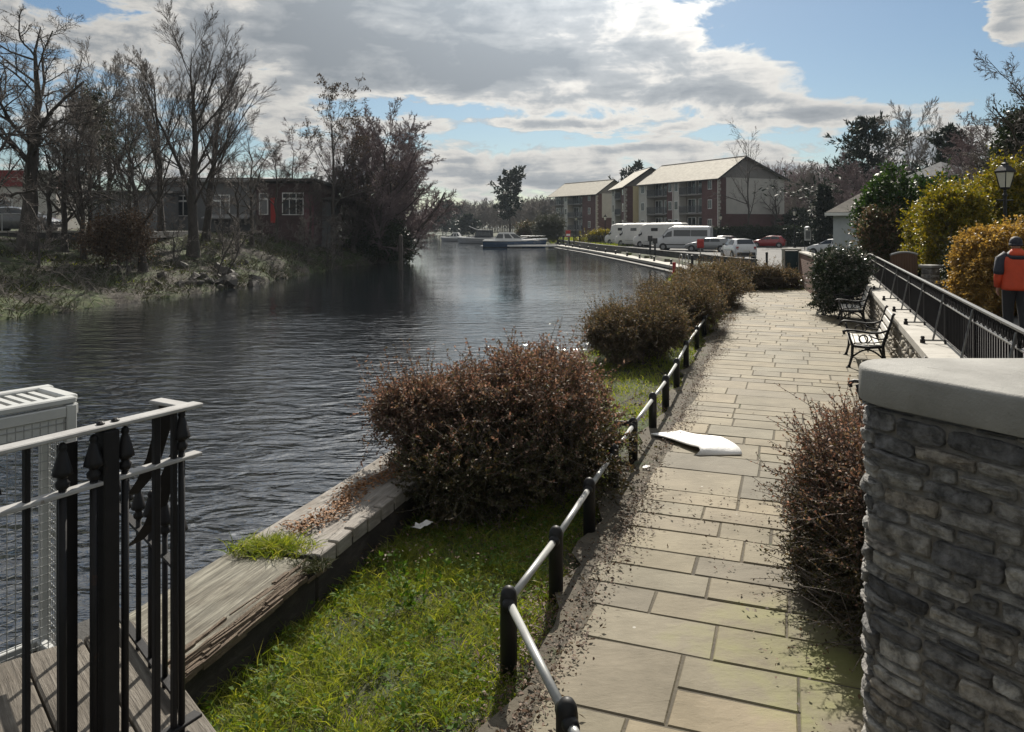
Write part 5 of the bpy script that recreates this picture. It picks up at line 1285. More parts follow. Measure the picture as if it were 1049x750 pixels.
root = empty('white_hut', (hx0, hy, 0), -.40, 'white rendered hut with a tan hipped roof behind the laurel', 'hut')
s = MB(); s.box((3.1, 2.5, 1.6), (6.2, 5.0, 3.3)); s.build('wall', M['hut_white'], root)
s = MB(); e0, e1, z0, z1 = -.35, 6.55, 3.25, 5.15
V = [(e0, -.35, z0), (e1, -.35, z0), (e1, 5.35, z0), (e0, 5.35, z0), (2.6, 2.5, z1), (3.8, 2.5, z1)]; V += [(a, b_, c_ + .1) for a, b_, c_ in V[:4]]
s.add(V, [[3, 2, 1, 0], [0, 1, 7, 6], [1, 2, 8, 7], [2, 3, 9, 8], [3, 0, 6, 9], [6, 7, 5, 4], [7, 8, 5], [8, 9, 4, 5], [9, 6, 4]]); s.build('roof', M['slate_tan'], root)
s = MB(); s.box((3.1, -.39, 3.24), (6.9, .05, .16)); s.box((-.39, 2.5, 3.24), (.05, 5.7, .16)); s.build('fascia', M['white_paint'], root)
vy = 55.0; vx = QX(983, vy)
root = empty('villa', (vx, vy, 0), .25, 'grey hip roofed villa showing its slate roof above the laurel', 'house')
M['slate'] = pmat('slate', (.085, .09, .10), (.06, .065, .072), 2.5, .9, 0, .7, 16, .02, stretch=(1, 1, 4))
M['villa_wall'] = pmat('villa_render', (.12, .14, .13), (.09, .105, .1), 1, .8)
s = MB(); s.box((0, 1.1, 3.0), (3.7, 4.0, 6.5)); s.build('wall', M['villa_wall'], root)
s = MB(); V = [(-2.1, -1.15, 6.2), (2.1, -1.15, 6.2), (2.1, 3.35, 6.2), (-2.1, 3.35, 6.2), (-.6, 1.1, 7.35)]; s.add(V, [[3, 2, 1, 0], [0, 1, 4], [1, 2, 4], [2, 3, 4], [3, 0, 4]]); s.build('roof', M['slate'], root)
for x in (-1.1, 1.1): s = MB(); s.box((x, -.93, 5.2), (.9, .06, 1.2)); wi = s.build('window_frame', M['white_paint'], root); s = MB(); s.box((x, -.95, 5.2), (.76, .06, 1.06)); s.build('pane', M['glass'], wi)

# ================================================================ vehicles
def interp_st(st, x):
    st = sorted(st, key=lambda q: q[0]); xs = [q[0] for q in st]
    return [float(np.interp(x, xs, [q[k] for q in st])) for k in range(1, 7)]
def sec(st, x, t):
    """t 0..1: sill -> belt -> roof edge -> roof centre, right side; returns (y,z)"""
    wl, zb, zbelt, wb, zr, wr = interp_st(st, x)
    pts = [(0, zb), (wl * .92, zb), (wl, zb + .12), (wl + .015, (zb + zbelt) * .55), (wb, zbelt), (wr + (wb - wr) * .06, zr - (zr - zbelt) * .08), (wr * .86, zr - .005), (wr * .5, zr + .015), (0, zr + .02)]
    return pts
def car(st, paint, name, L, wheels, wr, win, ws, rear, loc, az, label, cat, extra=None, group=None, wheelw=.2, halfw=.86):
    root = empty(name, loc, az, label, cat, group)      # x forward, y left
    xs = sorted(set([q[0] for q in st] + list(np.linspace(min(q[0] for q in st), max(q[0] for q in st), 26))))
    V = []; n = 9
    for x in xs:
        for (y, z) in sec(st, x, 0): V.append((x, -y, z))
        for (y, z) in reversed(sec(st, x, 0)[1:-1]): V.append((x, y, z))
    m_ = 16; Fc = [[i * m_ + k, (i + 1) * m_ + k, (i + 1) * m_ + (k + 1) % m_, i * m_ + (k + 1) % m_] for i in range(len(xs) - 1) for k in range(m_)]
    Fc += [list(range(m_)), [(len(xs) - 1) * m_ + k for k in range(m_)][::-1]]
    b = mesh_obj('body', V, Fc, paint, root, smooth=True)
    md = b.modifiers.new('split', 'EDGE_SPLIT'); md.split_angle = R(38)
    # windows lie on the cabin surface, a few millimetres proud
    for sgn in (-1, 1):
        for (xa, xb, xa2, xb2, t0, t1) in win:
            q = []
            for (x, t) in ((xa, t0), (xb, t0), (xb2, t1), (xa2, t1)):
                wl, zb, zbelt, wb, zr, wr_ = interp_st(st, x)
                y = wb + (wr_ - wb) * t; z = zbelt + (zr - zbelt) * t; q.append((x, sgn * (y + .012 + .03 * t), z))
            s = MB(); s.extrude(q, (0, sgn * .006, 0)); s.build('side_window', M['glass'], root)
    for nm, (xa, xb, f0, f1) in (('windscreen', ws), ('rear_window', rear)):
        if xa is None: continue
        A_, B_ = interp_st(st, xa), interp_st(st, xb); P_ = []
        d = 1 if xa > xb else -1
        for (I, x, sg) in ((A_, xa, -1), (A_, xa, 1), (B_, xb, 1), (B_, xb, -1)): P_.append(Vector((x, sg * I[5] * .93, I[4] + .02)))
        lo0, lo1, hi1, hi0 = P_; a0 = lo0.lerp(hi0, f0); a1 = lo1.lerp(hi1, f0); c1 = lo1.lerp(hi1, f1); c0 = lo0.lerp(hi0, f1)
        nn = (a1 - a0).cross(c0 - a0).normalized(); nn = nn if nn.z > 0 else -nn
        s = MB(); s.extrude([a0 + nn * .012, a1 + nn * .012, c1 + nn * .012, c0 + nn * .012], nn * .006); s.build(nm, M['glass'], root)
    for xw in wheels:
        for sgn in (-1, 1):
            yw = interp_st(st, xw)[0]
            s = MB(); s.tube([(xw, sgn * (yw - .16), wr), (xw, sgn * (yw + .025), wr)], wr + .06, 18); s.build('wheel_arch', M['dark_trim'], root)
            s = MB(); s.tube([(xw, sgn * (yw - .17), wr), (xw, sgn * (yw - .0), wr), (xw, sgn * (yw + .035), wr)], [wr, wr, wr * .93], 18); w_ = s.build('wheel', M['tyre'], root)
            s = MB(); s.tube([(xw, sgn * (yw + .0), wr), (xw, sgn * (yw + .042), wr)], [wr * .64, wr * .6], 12); s.build('rim', M['rim'], w_)
    x0, x1 = min(q[0] for q in st), max(q[0] for q in st)
    f, r_ = interp_st(st, x1 - .1), interp_st(st, x0 + .06)
    for sgn in (-1, 1):
        s = MB(); s.box((x1 - .10, sgn * f[0] * .74, f[2] - .10), (.16, .30, .13), 0, bev=.03); s.build('headlight', M['lamp_clear'], root)
        s = MB(); s.box((x0 + .05, sgn * r_[0] * .82, r_[2] - .10), (.10, .20, .26 if halfw < 1 else .4), 0, bev=.03); s.build('tail_light', M['red_plate'], root)
        wm = interp_st(st, ws[0] - .3 if ws[0] else x1 - 1); s = MB(); s.box((ws[0] - .25, sgn * (wm[3] + .10), wm[2] + .08), (.10, .18, .13 if halfw < 1 else .3), 0, bev=.02); s.build('mirror', M['dark_trim'], root)
    s = MB(); s.box((x1 - .02, 0, f[1] + .12), (.12, f[0] * 1.5, .20), bev=.03); s.build('front_bumper', M['dark_trim'], root)
    s = MB(); s.box((x0 + .02, 0, r_[1] + .14), (.14, r_[0] * 1.75, .24), bev=.03); s.build('rear_bumper', M['dark_trim'], root)
    s = MB(); s.box((x0 - .035, 0, r_[1] + .42), (.03, .5, .11)); s.build('number_plate', M['plate_white'], root)
    if extra: extra(root)
    return root
def hatch(h=1.0, lx=1.0, long=False):
    st = [(2.02, .68, .36, .58, .64, .60, .58), (1.9, .80, .26, .72, .76, .74, .68), (1.3, .87, .2, .90, .82, .93, .74), (.92, .87, .2, .97, .84, 1.0, .76), (.15, .87, .2, .98, .85, 1.40, .63), (-.45, .87, .2, 1.0, .85, 1.46, .62)]
    st += [(-1.55, .87, .2, 1.02, .84, 1.42, .60), (-1.92, .85, .24, 1.0, .80, 1.06, .70), (-2.04, .76, .36, .82, .72, .86, .68)] if not long else [(-1.6, .87, .2, 1.02, .84, 1.42, .62), (-1.9, .85, .22, 1.02, .82, 1.25, .66), (-2.04, .78, .34, .9, .76, .95, .7)]
    return [(a * lx, b, c * h, d * h, e, f * h, g) for a, b, c, d, e, f, g in st]
def paint(name, c, rough=.28, metal=.0):
    return pmat(name, c, tuple(x * .92 for x in c), 1.5, rough, metal, coat=.6)
M['paint_white'] = paint('car_white', (.62, .63, .64)); M['paint_silver'] = paint('car_silver', (.24, .25, .26), .3, .6); M['paint_red'] = paint('car_red', (.30, .015, .02)); M['paint_dark'] = paint('car_maroon', (.05, .014, .018)); M['paint_grey'] = paint('car_grey', (.35, .36, .37))
HW = [(.75, -.35, .18, -.35, .10, .86), (-.42, -1.4, -.42, -1.25, .10, .86)]
def heading(px, rel):  # degrees turned left (+) from looking straight away from the viewer
    return math.pi / 2 - math.atan((px - CX) / F) + R(rel)
car(hatch(1.12, 1.06), M['paint_white'], 'parked_car', 4.2, (1.32, -1.38), .35, HW, (.95, .2, .05, .92), (-2.02, -1.66, .05, .92), (QX(757, 60.5), 60.8, 0), heading(757, 17), 'white compact SUV seen from behind, nearest parked car', 'car')
car(hatch(1.0, 1.14, True), M['paint_silver'], 'parked_car', 4.7, (1.5, -1.5), .32, HW, (1.05, .2, .05, .92), (-2.1, -1.85, .05, .9), (QX(727, 78), 78.6, 0), heading(727, 76), 'silver estate car parked beside the white minibus', 'car')
car(hatch(1.0, 1.0), M['paint_red'], 'parked_car', 4.0, (1.3, -1.32), .31, HW, (.9, .2, .05, .92), (-1.92, -1.58, .05, .9), (QX(787, 94), 94, 0), heading(787, 84), 'red hatchback parked in front of the clipped dark hedge', 'car')
car(hatch(1.03, 1.05), M['paint_dark'], 'parked_car', 4.2, (1.32, -1.36), .32, HW, (.95, .2, .05, .92), (-2.0, -1.64, .05, .9), (QX(737, 91), 91, 0), heading(737, 80), 'dark maroon car mostly hidden behind the minibus and silver estate', 'car')
car(hatch(1.05, 1.05), M['paint_white'], 'parked_car', 4.2, (1.32, -1.36), .32, HW, (.95, .2, .05, .92), (-2.0, -1.64, .05, .9), (QX(858, 66), 67, 0), heading(858, 60), 'white car half hidden behind the thin cypress and the white hut', 'car')
VST = [(3.02, .82, .34, .95, .80, 1.0, .76), (2.85, .95, .26, 1.16, .90, 1.2, .84), (2.2, 1.0, .24, 1.36, .96, 1.46, .88), (1.45, 1.0, .24, 1.42, .98, 2.40, .80), (1.0, 1.0, .24, 1.42, .98, 2.62, .80), (-2.9, 1.0, .24, 1.42, .98, 2.62, .80), (-3.05, .97, .34, 1.42, .96, 2.5, .78)]
def van_bits(root):
    s = MB(); s.box((0, 1.012, .62), (4.6, .02, .10)); s.box((0, -1.012, .62), (4.6, .02, .10)); s.build('side_trim', M['dark_trim'], root)
car(VST, M['paint_white'], 'minibus', 6.1, (2.0, -1.75), .36, [(1.95, 1.05, 1.55, 1.05, .06, .60), (.85, -.95, .85, -.95, .10, .66), (-1.0, -2.75, -1.0, -2.75, .10, .66)], (2.2, 1.45, .04, .92), (None, 0, 0, 0), (QX(701, 83), 83.5, 0), heading(700, 78), 'white high roofed minibus with dark side windows', 'minibus', van_bits, halfw=1.0)
MST = [(3.3, .85, .40, 1.0, .82, 1.05, .78), (3.1, .98, .30, 1.2, .94, 1.25, .86), (2.55, 1.0, .28, 1.4, .98, 1.52, .9), (2.15, 1.02, .28, 1.45, 1.0, 2.1, .9), (1.95, 1.06, .28, 1.5, 1.06, 2.8, .98), (1.2, 1.10, .28, 1.6, 1.10, 2.98, 1.04), (-3.2, 1.10, .28, 1.6, 1.10, 3.02, 1.04), (-3.35, 1.06, .34, 1.6, 1.06, 2.95, 1.0)]
def home_bits(root):
    s = MB(); s.box((-.6, 0, 3.08), (.7, .7, .12), bev=.03); s.box((-2.2, .2, 3.08), (.5, .5, .12), bev=.03); s.build('roof_vent', M['off_white'], root)
    for sg in (-1, 1):
        s = MB(); s.box((-1.7, sg * 1.115, 1.25), (.62, .02, 1.75), bev=.01); d_ = s.build('door', M['off_white'], root)
        s = MB(); s.box((-1.7, sg * 1.128, 1.75), (.4, .02, .45), bev=.01); s.build('pane', M['glass'], d_)
        s = MB(); s.box((-.3, sg * 1.118, .75), (3.6, .02, .06)); s.build('stripe', M['galv'], root)
MW = [(2.5, 1.95, 2.2, 1.95, .05, .35), (.7, -.2, .7, -.2, .30, .58), (-2.5, -3.0, -2.5, -3.0, .34, .58)]
for px, Y, rel, lb in ((676, 95, 66, 'white motorhome directly behind the minibus'), (655, 101, 60, 'white motorhome in the middle of the row of three'), (642, 107, 52, 'white motorhome farthest left of the row, showing its nose')):
    car(MST, M['off_white'], 'motorhome', 6.7, (2.2, -1.9), .36, MW, (2.55, 2.15, .04, .96), (None, 0, 0, 0), (QX(px, Y), Y, 0), heading(px, rel), lb, 'motorhome', home_bits, 'parked white motorhomes', halfw=1.0)

# low car park wall, landing furniture
M['wall_dark'] = pmat('dark_rubble', (.10, .095, .09), (.055, .052, .05), 2, .9, 0, .8, 6, .05)
root = empty('quay_wall', (0, 0, 0), 0, 'low dark stone wall between the landing stage and the parked vehicles', 'wall')
wl = [(15.9, 50.6), (15.35, 53.8), (14.25, 62), (12.6, 75), (10.4, 90), (8.9, 110), (7.5, 126)]
s = MB(); t = MB()
for i in range(len(wl) - 1):
    a, b_ = Vector(wl[i]), Vector(wl[i + 1]); d = (b_ - a).normalized(); nn = Vector((d.y, -d.x))
    q = [a, b_, b_ + nn * .4, a + nn * .4]; s.prism([tuple(p) for p in q], -.6, .36)
    q = [a - nn * .04, b_ - nn * .04, b_ + nn * .44, a + nn * .44]; t.prism([tuple(p) for p in q], .362, .44)
s.build('wall_body', M['wall_dark'], root); t.build('coping', M['wall_dark'], root)
def along(poly, t):
    P = np.array(poly, float); sg = np.linalg.norm(np.diff(P, axis=0), axis=1); cs = np.concatenate([[0], np.cumsum(sg)]); return np.interp(t, cs, P[:, 0]), np.interp(t, cs, P[:, 1])
mid = [((e[1] + .55), e[0]) for e in edge]
proto = MB(); proto.lathe([(.11, 0), (.10, .04), (.075, .08), (.075, .26), (.12, .30), (.11, .36), (.03, .40)], (0, 0, 0), 10)
mo = None
for k in range(13):
    x, y = along(mid, 9 + k * 5.4)
    if mo is None: mo = proto.build('mooring_bollard', M['black_paint'], smooth=False); ob = mo
    else: ob = mo.copy(); COL.objects.link(ob)
    ob.location = (x, y, -.3); tag(ob, 'one of the small black mooring bollards lining the pale landing stage', 'bollard', 'mooring bollards on the landing stage')
lx, ly = 11.9, 52.3
root = empty('landing_ladder', (lx, ly, -.3), .2, 'grey hooped ladder with a red end at the near end of the landing stage', 'ladder')
M['red_paint'] = pmat('red_paint', (.42, .03, .022), (.33, .025, .02), 6, .5)
for x in (-.22, .22):
    s = MB(); s.tube([(x, 0, -1.2), (x, 0, .75), (x, .06, .92), (x, .2, .98), (x, .42, .9), (x, .5, .7), (x, .5, 0)], .028, 6); s.build('stile', M['galv'], root)
for i in range(6): s = MB(); s.tube([(-.22, 0, -1.0 + i * .3), (.22, 0, -1.0 + i * .3)], .018, 5); s.build('rung', M['galv'], root)
s = MB(); s.box((-.75, .05, .1), (.22, .22, .8), bev=.04); s.box((-.75, .05, -.5), (.30, .26, .6), bev=.03); o = s.build('fender_post', M['red_paint']); o.location = (lx, ly, -.35); tag(o, 'stubby red fender post beside the landing ladder', 'post')
for dx in (.55, 1.05):
    s = MB(); s.lathe([(.09, 0), (.09, .8), (.11, .82), (.11, .9), (.02, .95)], (0, 0, 0), 10); o = s.build('landing_post', M['black_paint']); o.location = (lx + dx, ly + .3, -.3); tag(o, 'dark stubby post standing beside the hooped ladder', 'post', 'posts by the landing ladder')
root = empty('lifebuoy_stand', (QX(717.5, 60), 60.0, 0), 0, 'red lifebuoy housing on a post in front of the silver estate', 'lifebuoy stand')
s = MB(); s.lathe([(.04, 0), (.04, 1.0)], (0, 0, 0), 8); s.build('post', M['galv'], root)
s = MB(); s.box((0, -.02, 1.25), (.56, .14, .72), bev=.07); s.build('housing', M['red_paint'], root)
s = MB(); s.ring((0, -.12, 1.25), .2, .05, 'Y', 16, 6); s.build('buoy_ring', M['red_paint'], root)
# meter pedestals beside the minibus nose
for px, Y, h in ((666, 70, 1.7), (671, 69, 1.5)):
    root = empty('service_pedestal', (QX(px, Y), Y, 0), 0, 'dark service pedestal at the minibus nose, %s of the pair' % ('taller' if h > 1.6 else 'shorter'), 'pedestal')
    s = MB(); s.box((0, 0, h / 2), (.16, .16, h), bev=.02); s.build('column', M['dark_trim'], root); s = MB(); s.box((.0, -.02, h - .2), (.42, .2, .5), bev=.03); s.build('head_box', M['dark_trim'], root)
# notice boards
root = empty('notice_board', (QX(827.5, 80), 80, 0), .1, 'white notice board on two posts left of the thin cypress', 'notice board')
for x in (-.3, .3): s = MB(); s.lathe([(.04, 0), (.04, 1.5)], (x, .05, 0), 6); s.build('post', M['dark_trim'], root)
s = MB(); s.box((0, 0, 1.75), (.72, .06, 1.3), bev=.02); b = s.build('panel', M['white_paint'], root); s = MB(); s.lathe([(.36, 0), (.3, .12), (.05, .2)], (0, 0, 2.42), 8); s.build('hood', M['white_paint'], root)
s = MB(); s.box((0, -.035, 1.7), (.5, .012, .8)); s.build('notice', M['galv'], b)
# clipped hedge behind the red car
s_ = leafy_shrub('clipped_hedge', (QX(786, 99), 99.5, 1.05), (7.6, .8, 1.25), 2600, 10, .22, .14, 'leaf_dark', 'long dark clipped hedge behind the red hatchback', 'hedge', None, 0, .3, 61, ex=7, lump=.06, stems=0, up=.1, nc=0)
M['paint_slate'] = paint('car_slate', (.10, .105, .11))
# ================================================================ apartments
M['brick_red'] = brickmat('apartment_brick', (.125, .058, .056), (.10, .045, .046), (.13, .11, .105), 1, .45, .15)
M['render_grey'] = pmat('render_grey', (.50, .485, .45), (.42, .41, .38), .8, .85, spots=((.34, .33, .31), .5, .62))
M['render_cream'] = pmat('render_cream', (.60, .52, .33), (.52, .45, .28), .8, .85)
M['clad_grey'] = pmat('gable_cladding', (.22, .21, .20), (.18, .17, .165), 1, .8)
M['roof_tile'] = pmat('roof_tile', (.43, .40, .33), (.33, .30, .25), 1.6, .8, 0, .6, 9, .03, stretch=(1, 1, 3), spots=((.26, .25, .22), 1, .63))
M['balcony_metal'] = pmat('balcony_metal', (.085, .09, .10), (.065, .07, .078), 2, .6)
M['recess'] = pmat('recess_wall', (.20, .18, .165), (.16, .145, .13), 1.5, .85)
def block(O, far, W, eave, ridge, bays, label, brick_gable=4.4, cream=False, hl=.5, side='render_grey'):
    """O near corner, far = far facade corner; facade runs O->far, building body lies to its right"""
    O = Vector((*O, 0)); far = Vector((*far, 0)); u = (far - O); L = u.length; u.normalize(); w = Vector((u.y, -u.x, 0))
    root = empty('apartment_block', O, math.atan2(u.y, u.x), label, 'apartment block', 'apartment blocks beside the car park')
    # local: x along facade (away), y = -w (left), so body lies at negative y
    gm = 'render_cream' if cream else side
    s = MB(); s.box((L / 2, -W / 2 - .7, brick_gable / 2), (L, W - 1.4, brick_gable)); s.build('lower_wall', M['brick_red'], root)
    s = MB(); s.box((L / 2, -W / 2 - .7, (brick_gable + eave) / 2 + .001), (L - .02, W - 1.42, eave - brick_gable)); s.build('upper_wall', M[gm], root)
    rx = -W * hl
    for x in (.0, L - .1): s = MB(); s.extrude([(x, -.05, eave), (x, -W + .02, eave), (x, rx, ridge - .12)], (.1, 0, 0)); s.build('gable_wall', M['clad_grey'], root)
    # roof: two slabs
    ov = .55; th = .14
    sl1 = (ridge - eave) / abs(rx); sl2 = (ridge - eave) / (W + rx)
    s = MB(); a = (-ov, ov, eave - ov * sl1); s.extrude([(-ov, ov, eave - ov * sl1), (-ov, rx, ridge), (-ov, rx, ridge + th), (-ov, ov, eave - ov * sl1 + th)], (L + 2 * ov, 0, 0)); r1_ = s.build('roof_slope', M['roof_tile'], root)
    s = MB(); s.extrude([(-ov, rx - .004, ridge), (-ov, -W - ov, eave - ov * sl2), (-ov, -W - ov, eave - ov * sl2 + th), (-ov, rx - .004, ridge + th)], (L + 2 * ov, 0, 0)); s.build('roof_slope', M['roof_tile'], root)
    s = MB(); s.tube([(-ov, rx, ridge + th), (L + ov, rx, ridge + th)], .1, 6); s.build('ridge_cap', M['clad_grey'], root)
    s = MB(); s.box((L / 2, ov + .05, eave - ov * sl1 + .02), (L + 2 * ov, .1, .12)); s.build('gutter', M['dark_trim'], root)
    for x in (-ov - .02, L + ov + .02): s = MB(); s.extrude([(x, ov, eave - ov * sl1 - .12), (x, rx, ridge - .12), (x, rx, ridge + .16), (x, ov, eave - ov * sl1 + .16)], (.03, 0, 0)); s.extrude([(x, rx, ridge - .12), (x, -W - ov, eave - ov * sl2 - .12), (x, -W - ov, eave - ov * sl2 + .16), (x, rx, ridge + .16)], (.03, 0, 0)); s.build('barge_board', M['dark_trim'], root)
    # facade bays in order from the near corner
    x = 0.0
    fl = [0.05, 1.85, 4.6, 7.4]
    for kind, wd in bays:
        xc = x + wd / 2
        if kind == 'brick' or kind == 'light':
            s = MB(); s.box((xc, -.7, (eave - .05) / 2), (wd - .01, 1.4 - .004, eave - .05)); s.build('facade_pier', M['brick_red'] if kind == 'brick' else M['render_grey'], root)
            for zf in (1.9, 4.7, 7.5):
                if wd > 1.2:
                    s = MB(); s.box((xc, .02, zf + 1.1), (.86, .07, 1.35)); wf = s.build('window_frame', M['white_paint'], root)
                    s = MB(); s.box((xc - .2, .045, zf + 1.1), (.34, .05, 1.2)); s.box((xc + .2, .045, zf + 1.1), (.34, .05, 1.2)); s.build('pane', M['glass'], wf)
            s = MB(); s.tube([(x + .05, .08, .2), (x + .05, .08, eave - .3)], .05, 6); s.build('downpipe', M['off_white'], root)
        else:
            s = MB(); s.box((xc, -1.36, eave / 2), (wd, .06, eave - .1)); s.build('recess_wall', M['recess'], root)
            for i, zf in enumerate((1.85, 4.6, 7.4)):
                s = MB(); s.box((xc, -.56, zf - .1), (wd - .02, 1.45, .18)); b = s.build('balcony', M['clad_grey'], root)
                s = MB(); s.box((xc, .14, zf + 1.02), (wd, .05, .06)); s.box((xc, .14, zf + .12), (wd, .04, .05))
                k = x + .06
                while k < x + wd: s.box((k, .14, zf + .55), (.03, .025, .84)); k += .115
                s.build('railing', M['balcony_metal'], b)
                for dx in (-.24, .24):
                    s = MB(); s.box((xc + dx * wd, -1.30, zf + 1.1), (wd * .36, .06, 2.1)); wf = s.build('balcony_door', M['white_paint'], root)
                    s = MB(); s.box((xc + dx * wd - wd * .085, -1.285, zf + 1.1), (wd * .15, .05, 1.95)); s.box((xc + dx * wd + wd * .085, -1.285, zf + 1.1), (wd * .15, .05, 1.95)); s.build('pane', M['glass'], wf)
        x += wd
    # quoin strip at the near corner
    s = MB()
    for i in range(int(eave / .45)): s.box((-.03, -.03 - (.12 if i % 2 else .05), .25 + i * .45), (.1, .5 if i % 2 else .34, .38))
    s.build('quoins', M['concrete_pale'], root)
    return root
def corner(px, Y): return (QX(px, Y), Y)
C0, C1 = corner(736, 108), corner(656.5, 125)
block(C0, C1, 12.5, 9.6, 12.6, [('brick', 3.6), ('bal', 5.2), ('light', 1.5), ('brick', 1.6), ('bal', 5.2), ('light', 2.35)], 'largest apartment block, grey gable over brick facing the car park', hl=.37)
B0, B1 = corner(640, 128), corner(626.5, 138)
block(B0, B1, 10.5, 9.4, 12.4, [('brick', 2.6), ('bal', 4.4), ('light', 3.0)], 'middle apartment block with a cream rendered gable', brick_gable=.6, cream=True, hl=.42)
A0_, A1_ = corner(611, 156), corner(564, 171)
block(A0_, A1_, 8.5, 9.4, 12.2, [('brick', 5.0), ('bal', 5.4), ('light', 1.6), ('bal', 5.4)], 'farthest apartment block on the left with a wide bright roof', hl=.5)
for px, Y in ((755, 117),):
    root = empty('roof_mast', (QX(px, Y), Y + 1, 0), 0, 'tall thin bare mast like tree trunk before the grey gable', 'pole') if False else None

# ================================================================ boats
M['hull_blue'] = paint('hull_blue', (.012, .05, .12), .25); M['gel_white'] = paint('gelcoat', (.70, .70, .69), .25); M['canvas_dark'] = pmat('boat_canvas', (.02, .022, .03), (.03, .032, .04), 3, .8); M['hull_grey'] = paint('hull_grey', (.25, .26, .28), .3)
def boat(loc, az, L, B, H, hull, label, canopy=False, scale=1.0):
    root = empty('moored_boat', loc, az, label, 'boat', 'boats moored along the far quay')
    xs = np.linspace(-L / 2, L / 2, 15); V = []; n = 9
    for x in xs:
        t = (x + L / 2) / L; b = B / 2 * (1 - max(0, (t - .45) / .55) ** 2.4) * (.93 + .07 * t) + .02; sh = H * (.82 + .35 * max(0, t - .3) ** 1.5); kl = -.35 + .30 * max(0, t - .7) / .3
        xo = x + (.35 * (t - .6) if t > .6 else 0)
        for k in range(n):
            a = -1 + 2 * k / (n - 1); f = abs(a)
            if f > .99: y, z = b, sh
            elif f > .74: y, z = b * .99, sh * .55
            elif f > .49: y, z = b * .9, .08
            elif f > .24: y, z = b * .55, kl * .6
            else: y, z = 0, kl
            V.append((x + (.5 * (z / H) * max(0, t - .55)), math.copysign(y, a), z))
    Fc = [[i * n + k, i * n + k + 1, (i + 1) * n + k + 1, (i + 1) * n + k] for i in range(14) for k in range(n - 1)]
    Fc += [[i * n, (i + 1) * n, (i + 1) * n + n - 1, i * n + n - 1] for i in range(14)]
    Fc += [list(range(n)), [14 * n + k for k in range(n)][::-1]]
    mesh_obj('hull', V, Fc, M[hull], root, smooth=False)
    s = MB()
    for sg in (-1, 1):
        pts = []
        for i in range(15): v = V[i * n + (n - 1 if sg > 0 else 0)]; pts.append((v[0], v[1], v[2] + .02))
        s.tube(pts, .15, 6)
    s.build('gunwale', M['gel_white'], root)
    def cab(nm, x0, x1, w, z0, z1, rf, rb, mt, wins):
        s = MB(); q = [(x0, z0), (x1, z0), (x1 - rf, z1), (x0 + rb, z1)]
        V_ = []
        for y, tp in ((-w, .84), (w, .84)):
            for i, (a, z) in enumerate(q): V_.append((a, y * (1 if i < 2 else tp), z))
        s.add(V_, [[0, 1, 2, 3], [7, 6, 5, 4], [0, 4, 5, 1], [1, 5, 6, 2], [2, 6, 7, 3], [3, 7, 4, 0]]); c = s.build(nm, M[mt], root)
        for sg in (-1, 1):
            k = wins
            for j in range(k):
                t0, t1 = (j + .1) / k, (j + .9) / k; P_ = []
                for (t, hh) in ((t0, .30), (t1, .30), (t1, .82), (t0, .82)):
                    xa = (x0 + rb * hh) * (1 - t) + (x1 - rf * hh) * t; P_.append((xa, sg * (w * (1 - .16 * hh) + .012), z0 + (z1 - z0) * hh))
                s = MB(); s.extrude(P_, (0, sg * .01, 0)); s.build('window', M['glass'], c)
        hh0, hh1 = .2, .85; P_ = []
        for (sg, hh) in ((-1, hh0), (1, hh0), (1, hh1), (-1, hh1)): P_.append((x1 - rf * hh + .012, sg * w * (1 - .16 * hh) * .9, z0 + (z1 - z0) * hh))
        s = MB(); s.extrude(P_, (.01, 0, .004)); s.build('windscreen', M['glass'], c)
        return c
    dk = H * .84
    cab('foredeck_cabin', -.1 * L, .40 * L, B * .34, dk, dk + .50, L * .22, .1, 'gel_white', 3)
    if canopy:
        cab('canopy', -.40 * L, .06 * L, B * .40, dk, dk + 1.65, L * .06, .1, 'canvas_dark', 4)
        s = MB(); s.tube([(-.38 * L, 0, dk + 1.6), (.0, 0, dk + 1.72), (.22 * L, 0, dk + 2.4)], .05, 6); s.build('mast', M['gel_white'], root)
    else:
        cab('wheelhouse', -.34 * L, .20 * L, B * .40, dk, dk + 1.30, L * .22, .9, 'gel_white', 3)
        s = MB(); s.tube([(-.25 * L, -.5, dk + 1.5), (-.25 * L, -.5, dk + 2.1)], .02, 5); s.tube([(-.15 * L, .3, dk + 1.5), (-.15 * L, .3, dk + 1.9)], .02, 5); s.build('aerial', M['gel_white'], root)
    s = MB(); s.box((-.46 * L, 0, .22), (.16 * L, B * .8, .1), bev=.03); s.build('swim_platform', M['gel_white'], root)
    s = MB()
    for sg in (-1, 1):
        pts = [(L * a, sg * B * b_, H * 1.0 + .55) for a, b_ in ((.1, .46), (.25, .42), (.4, .26), (.5, .06))]; s.tube(pts, .025, 5)
        for a, b_ in ((.1, .46), (.25, .42), (.4, .26)): s.tube([(L * a, sg * B * b_, H * .9), (L * a, sg * B * b_, H + .55)], .02, 4)
    s.build('pulpit_rail', M['galv'], root)
    return root
boat((QX(527, 121), 120.5, -.7), R(-2), 9.8, 3.3, 1.25, 'hull_blue', 'blue hulled white cabin cruiser moored at the quay end', False)
boat((QX(489, 150), 150, -.7), R(170), 7.6, 2.9, 1.1, 'hull_grey', 'pale cruiser with a dark canvas canopy left of the blue hulled boat', True)
boat((QX(465, 172), 172, -.7), R(168), 5.6, 2.2, .8, 'hull_grey', 'small grey boat farthest left in the moored group', False)
root = empty('pontoon', (QX(548, 118), 117.6, -.7), R(-3), 'white edged floating pontoon along the blue boat', 'pontoon')
s = MB(); s.box((0, 0, .32), (8.5, 1.2, .22)); s.build('deck', M['white_paint'], root)
for x in (-3, 3): s = MB(); s.box((x, 0, .02), (1.8, 1.1, .36)); s.build('float', M['dark_trim'], root)
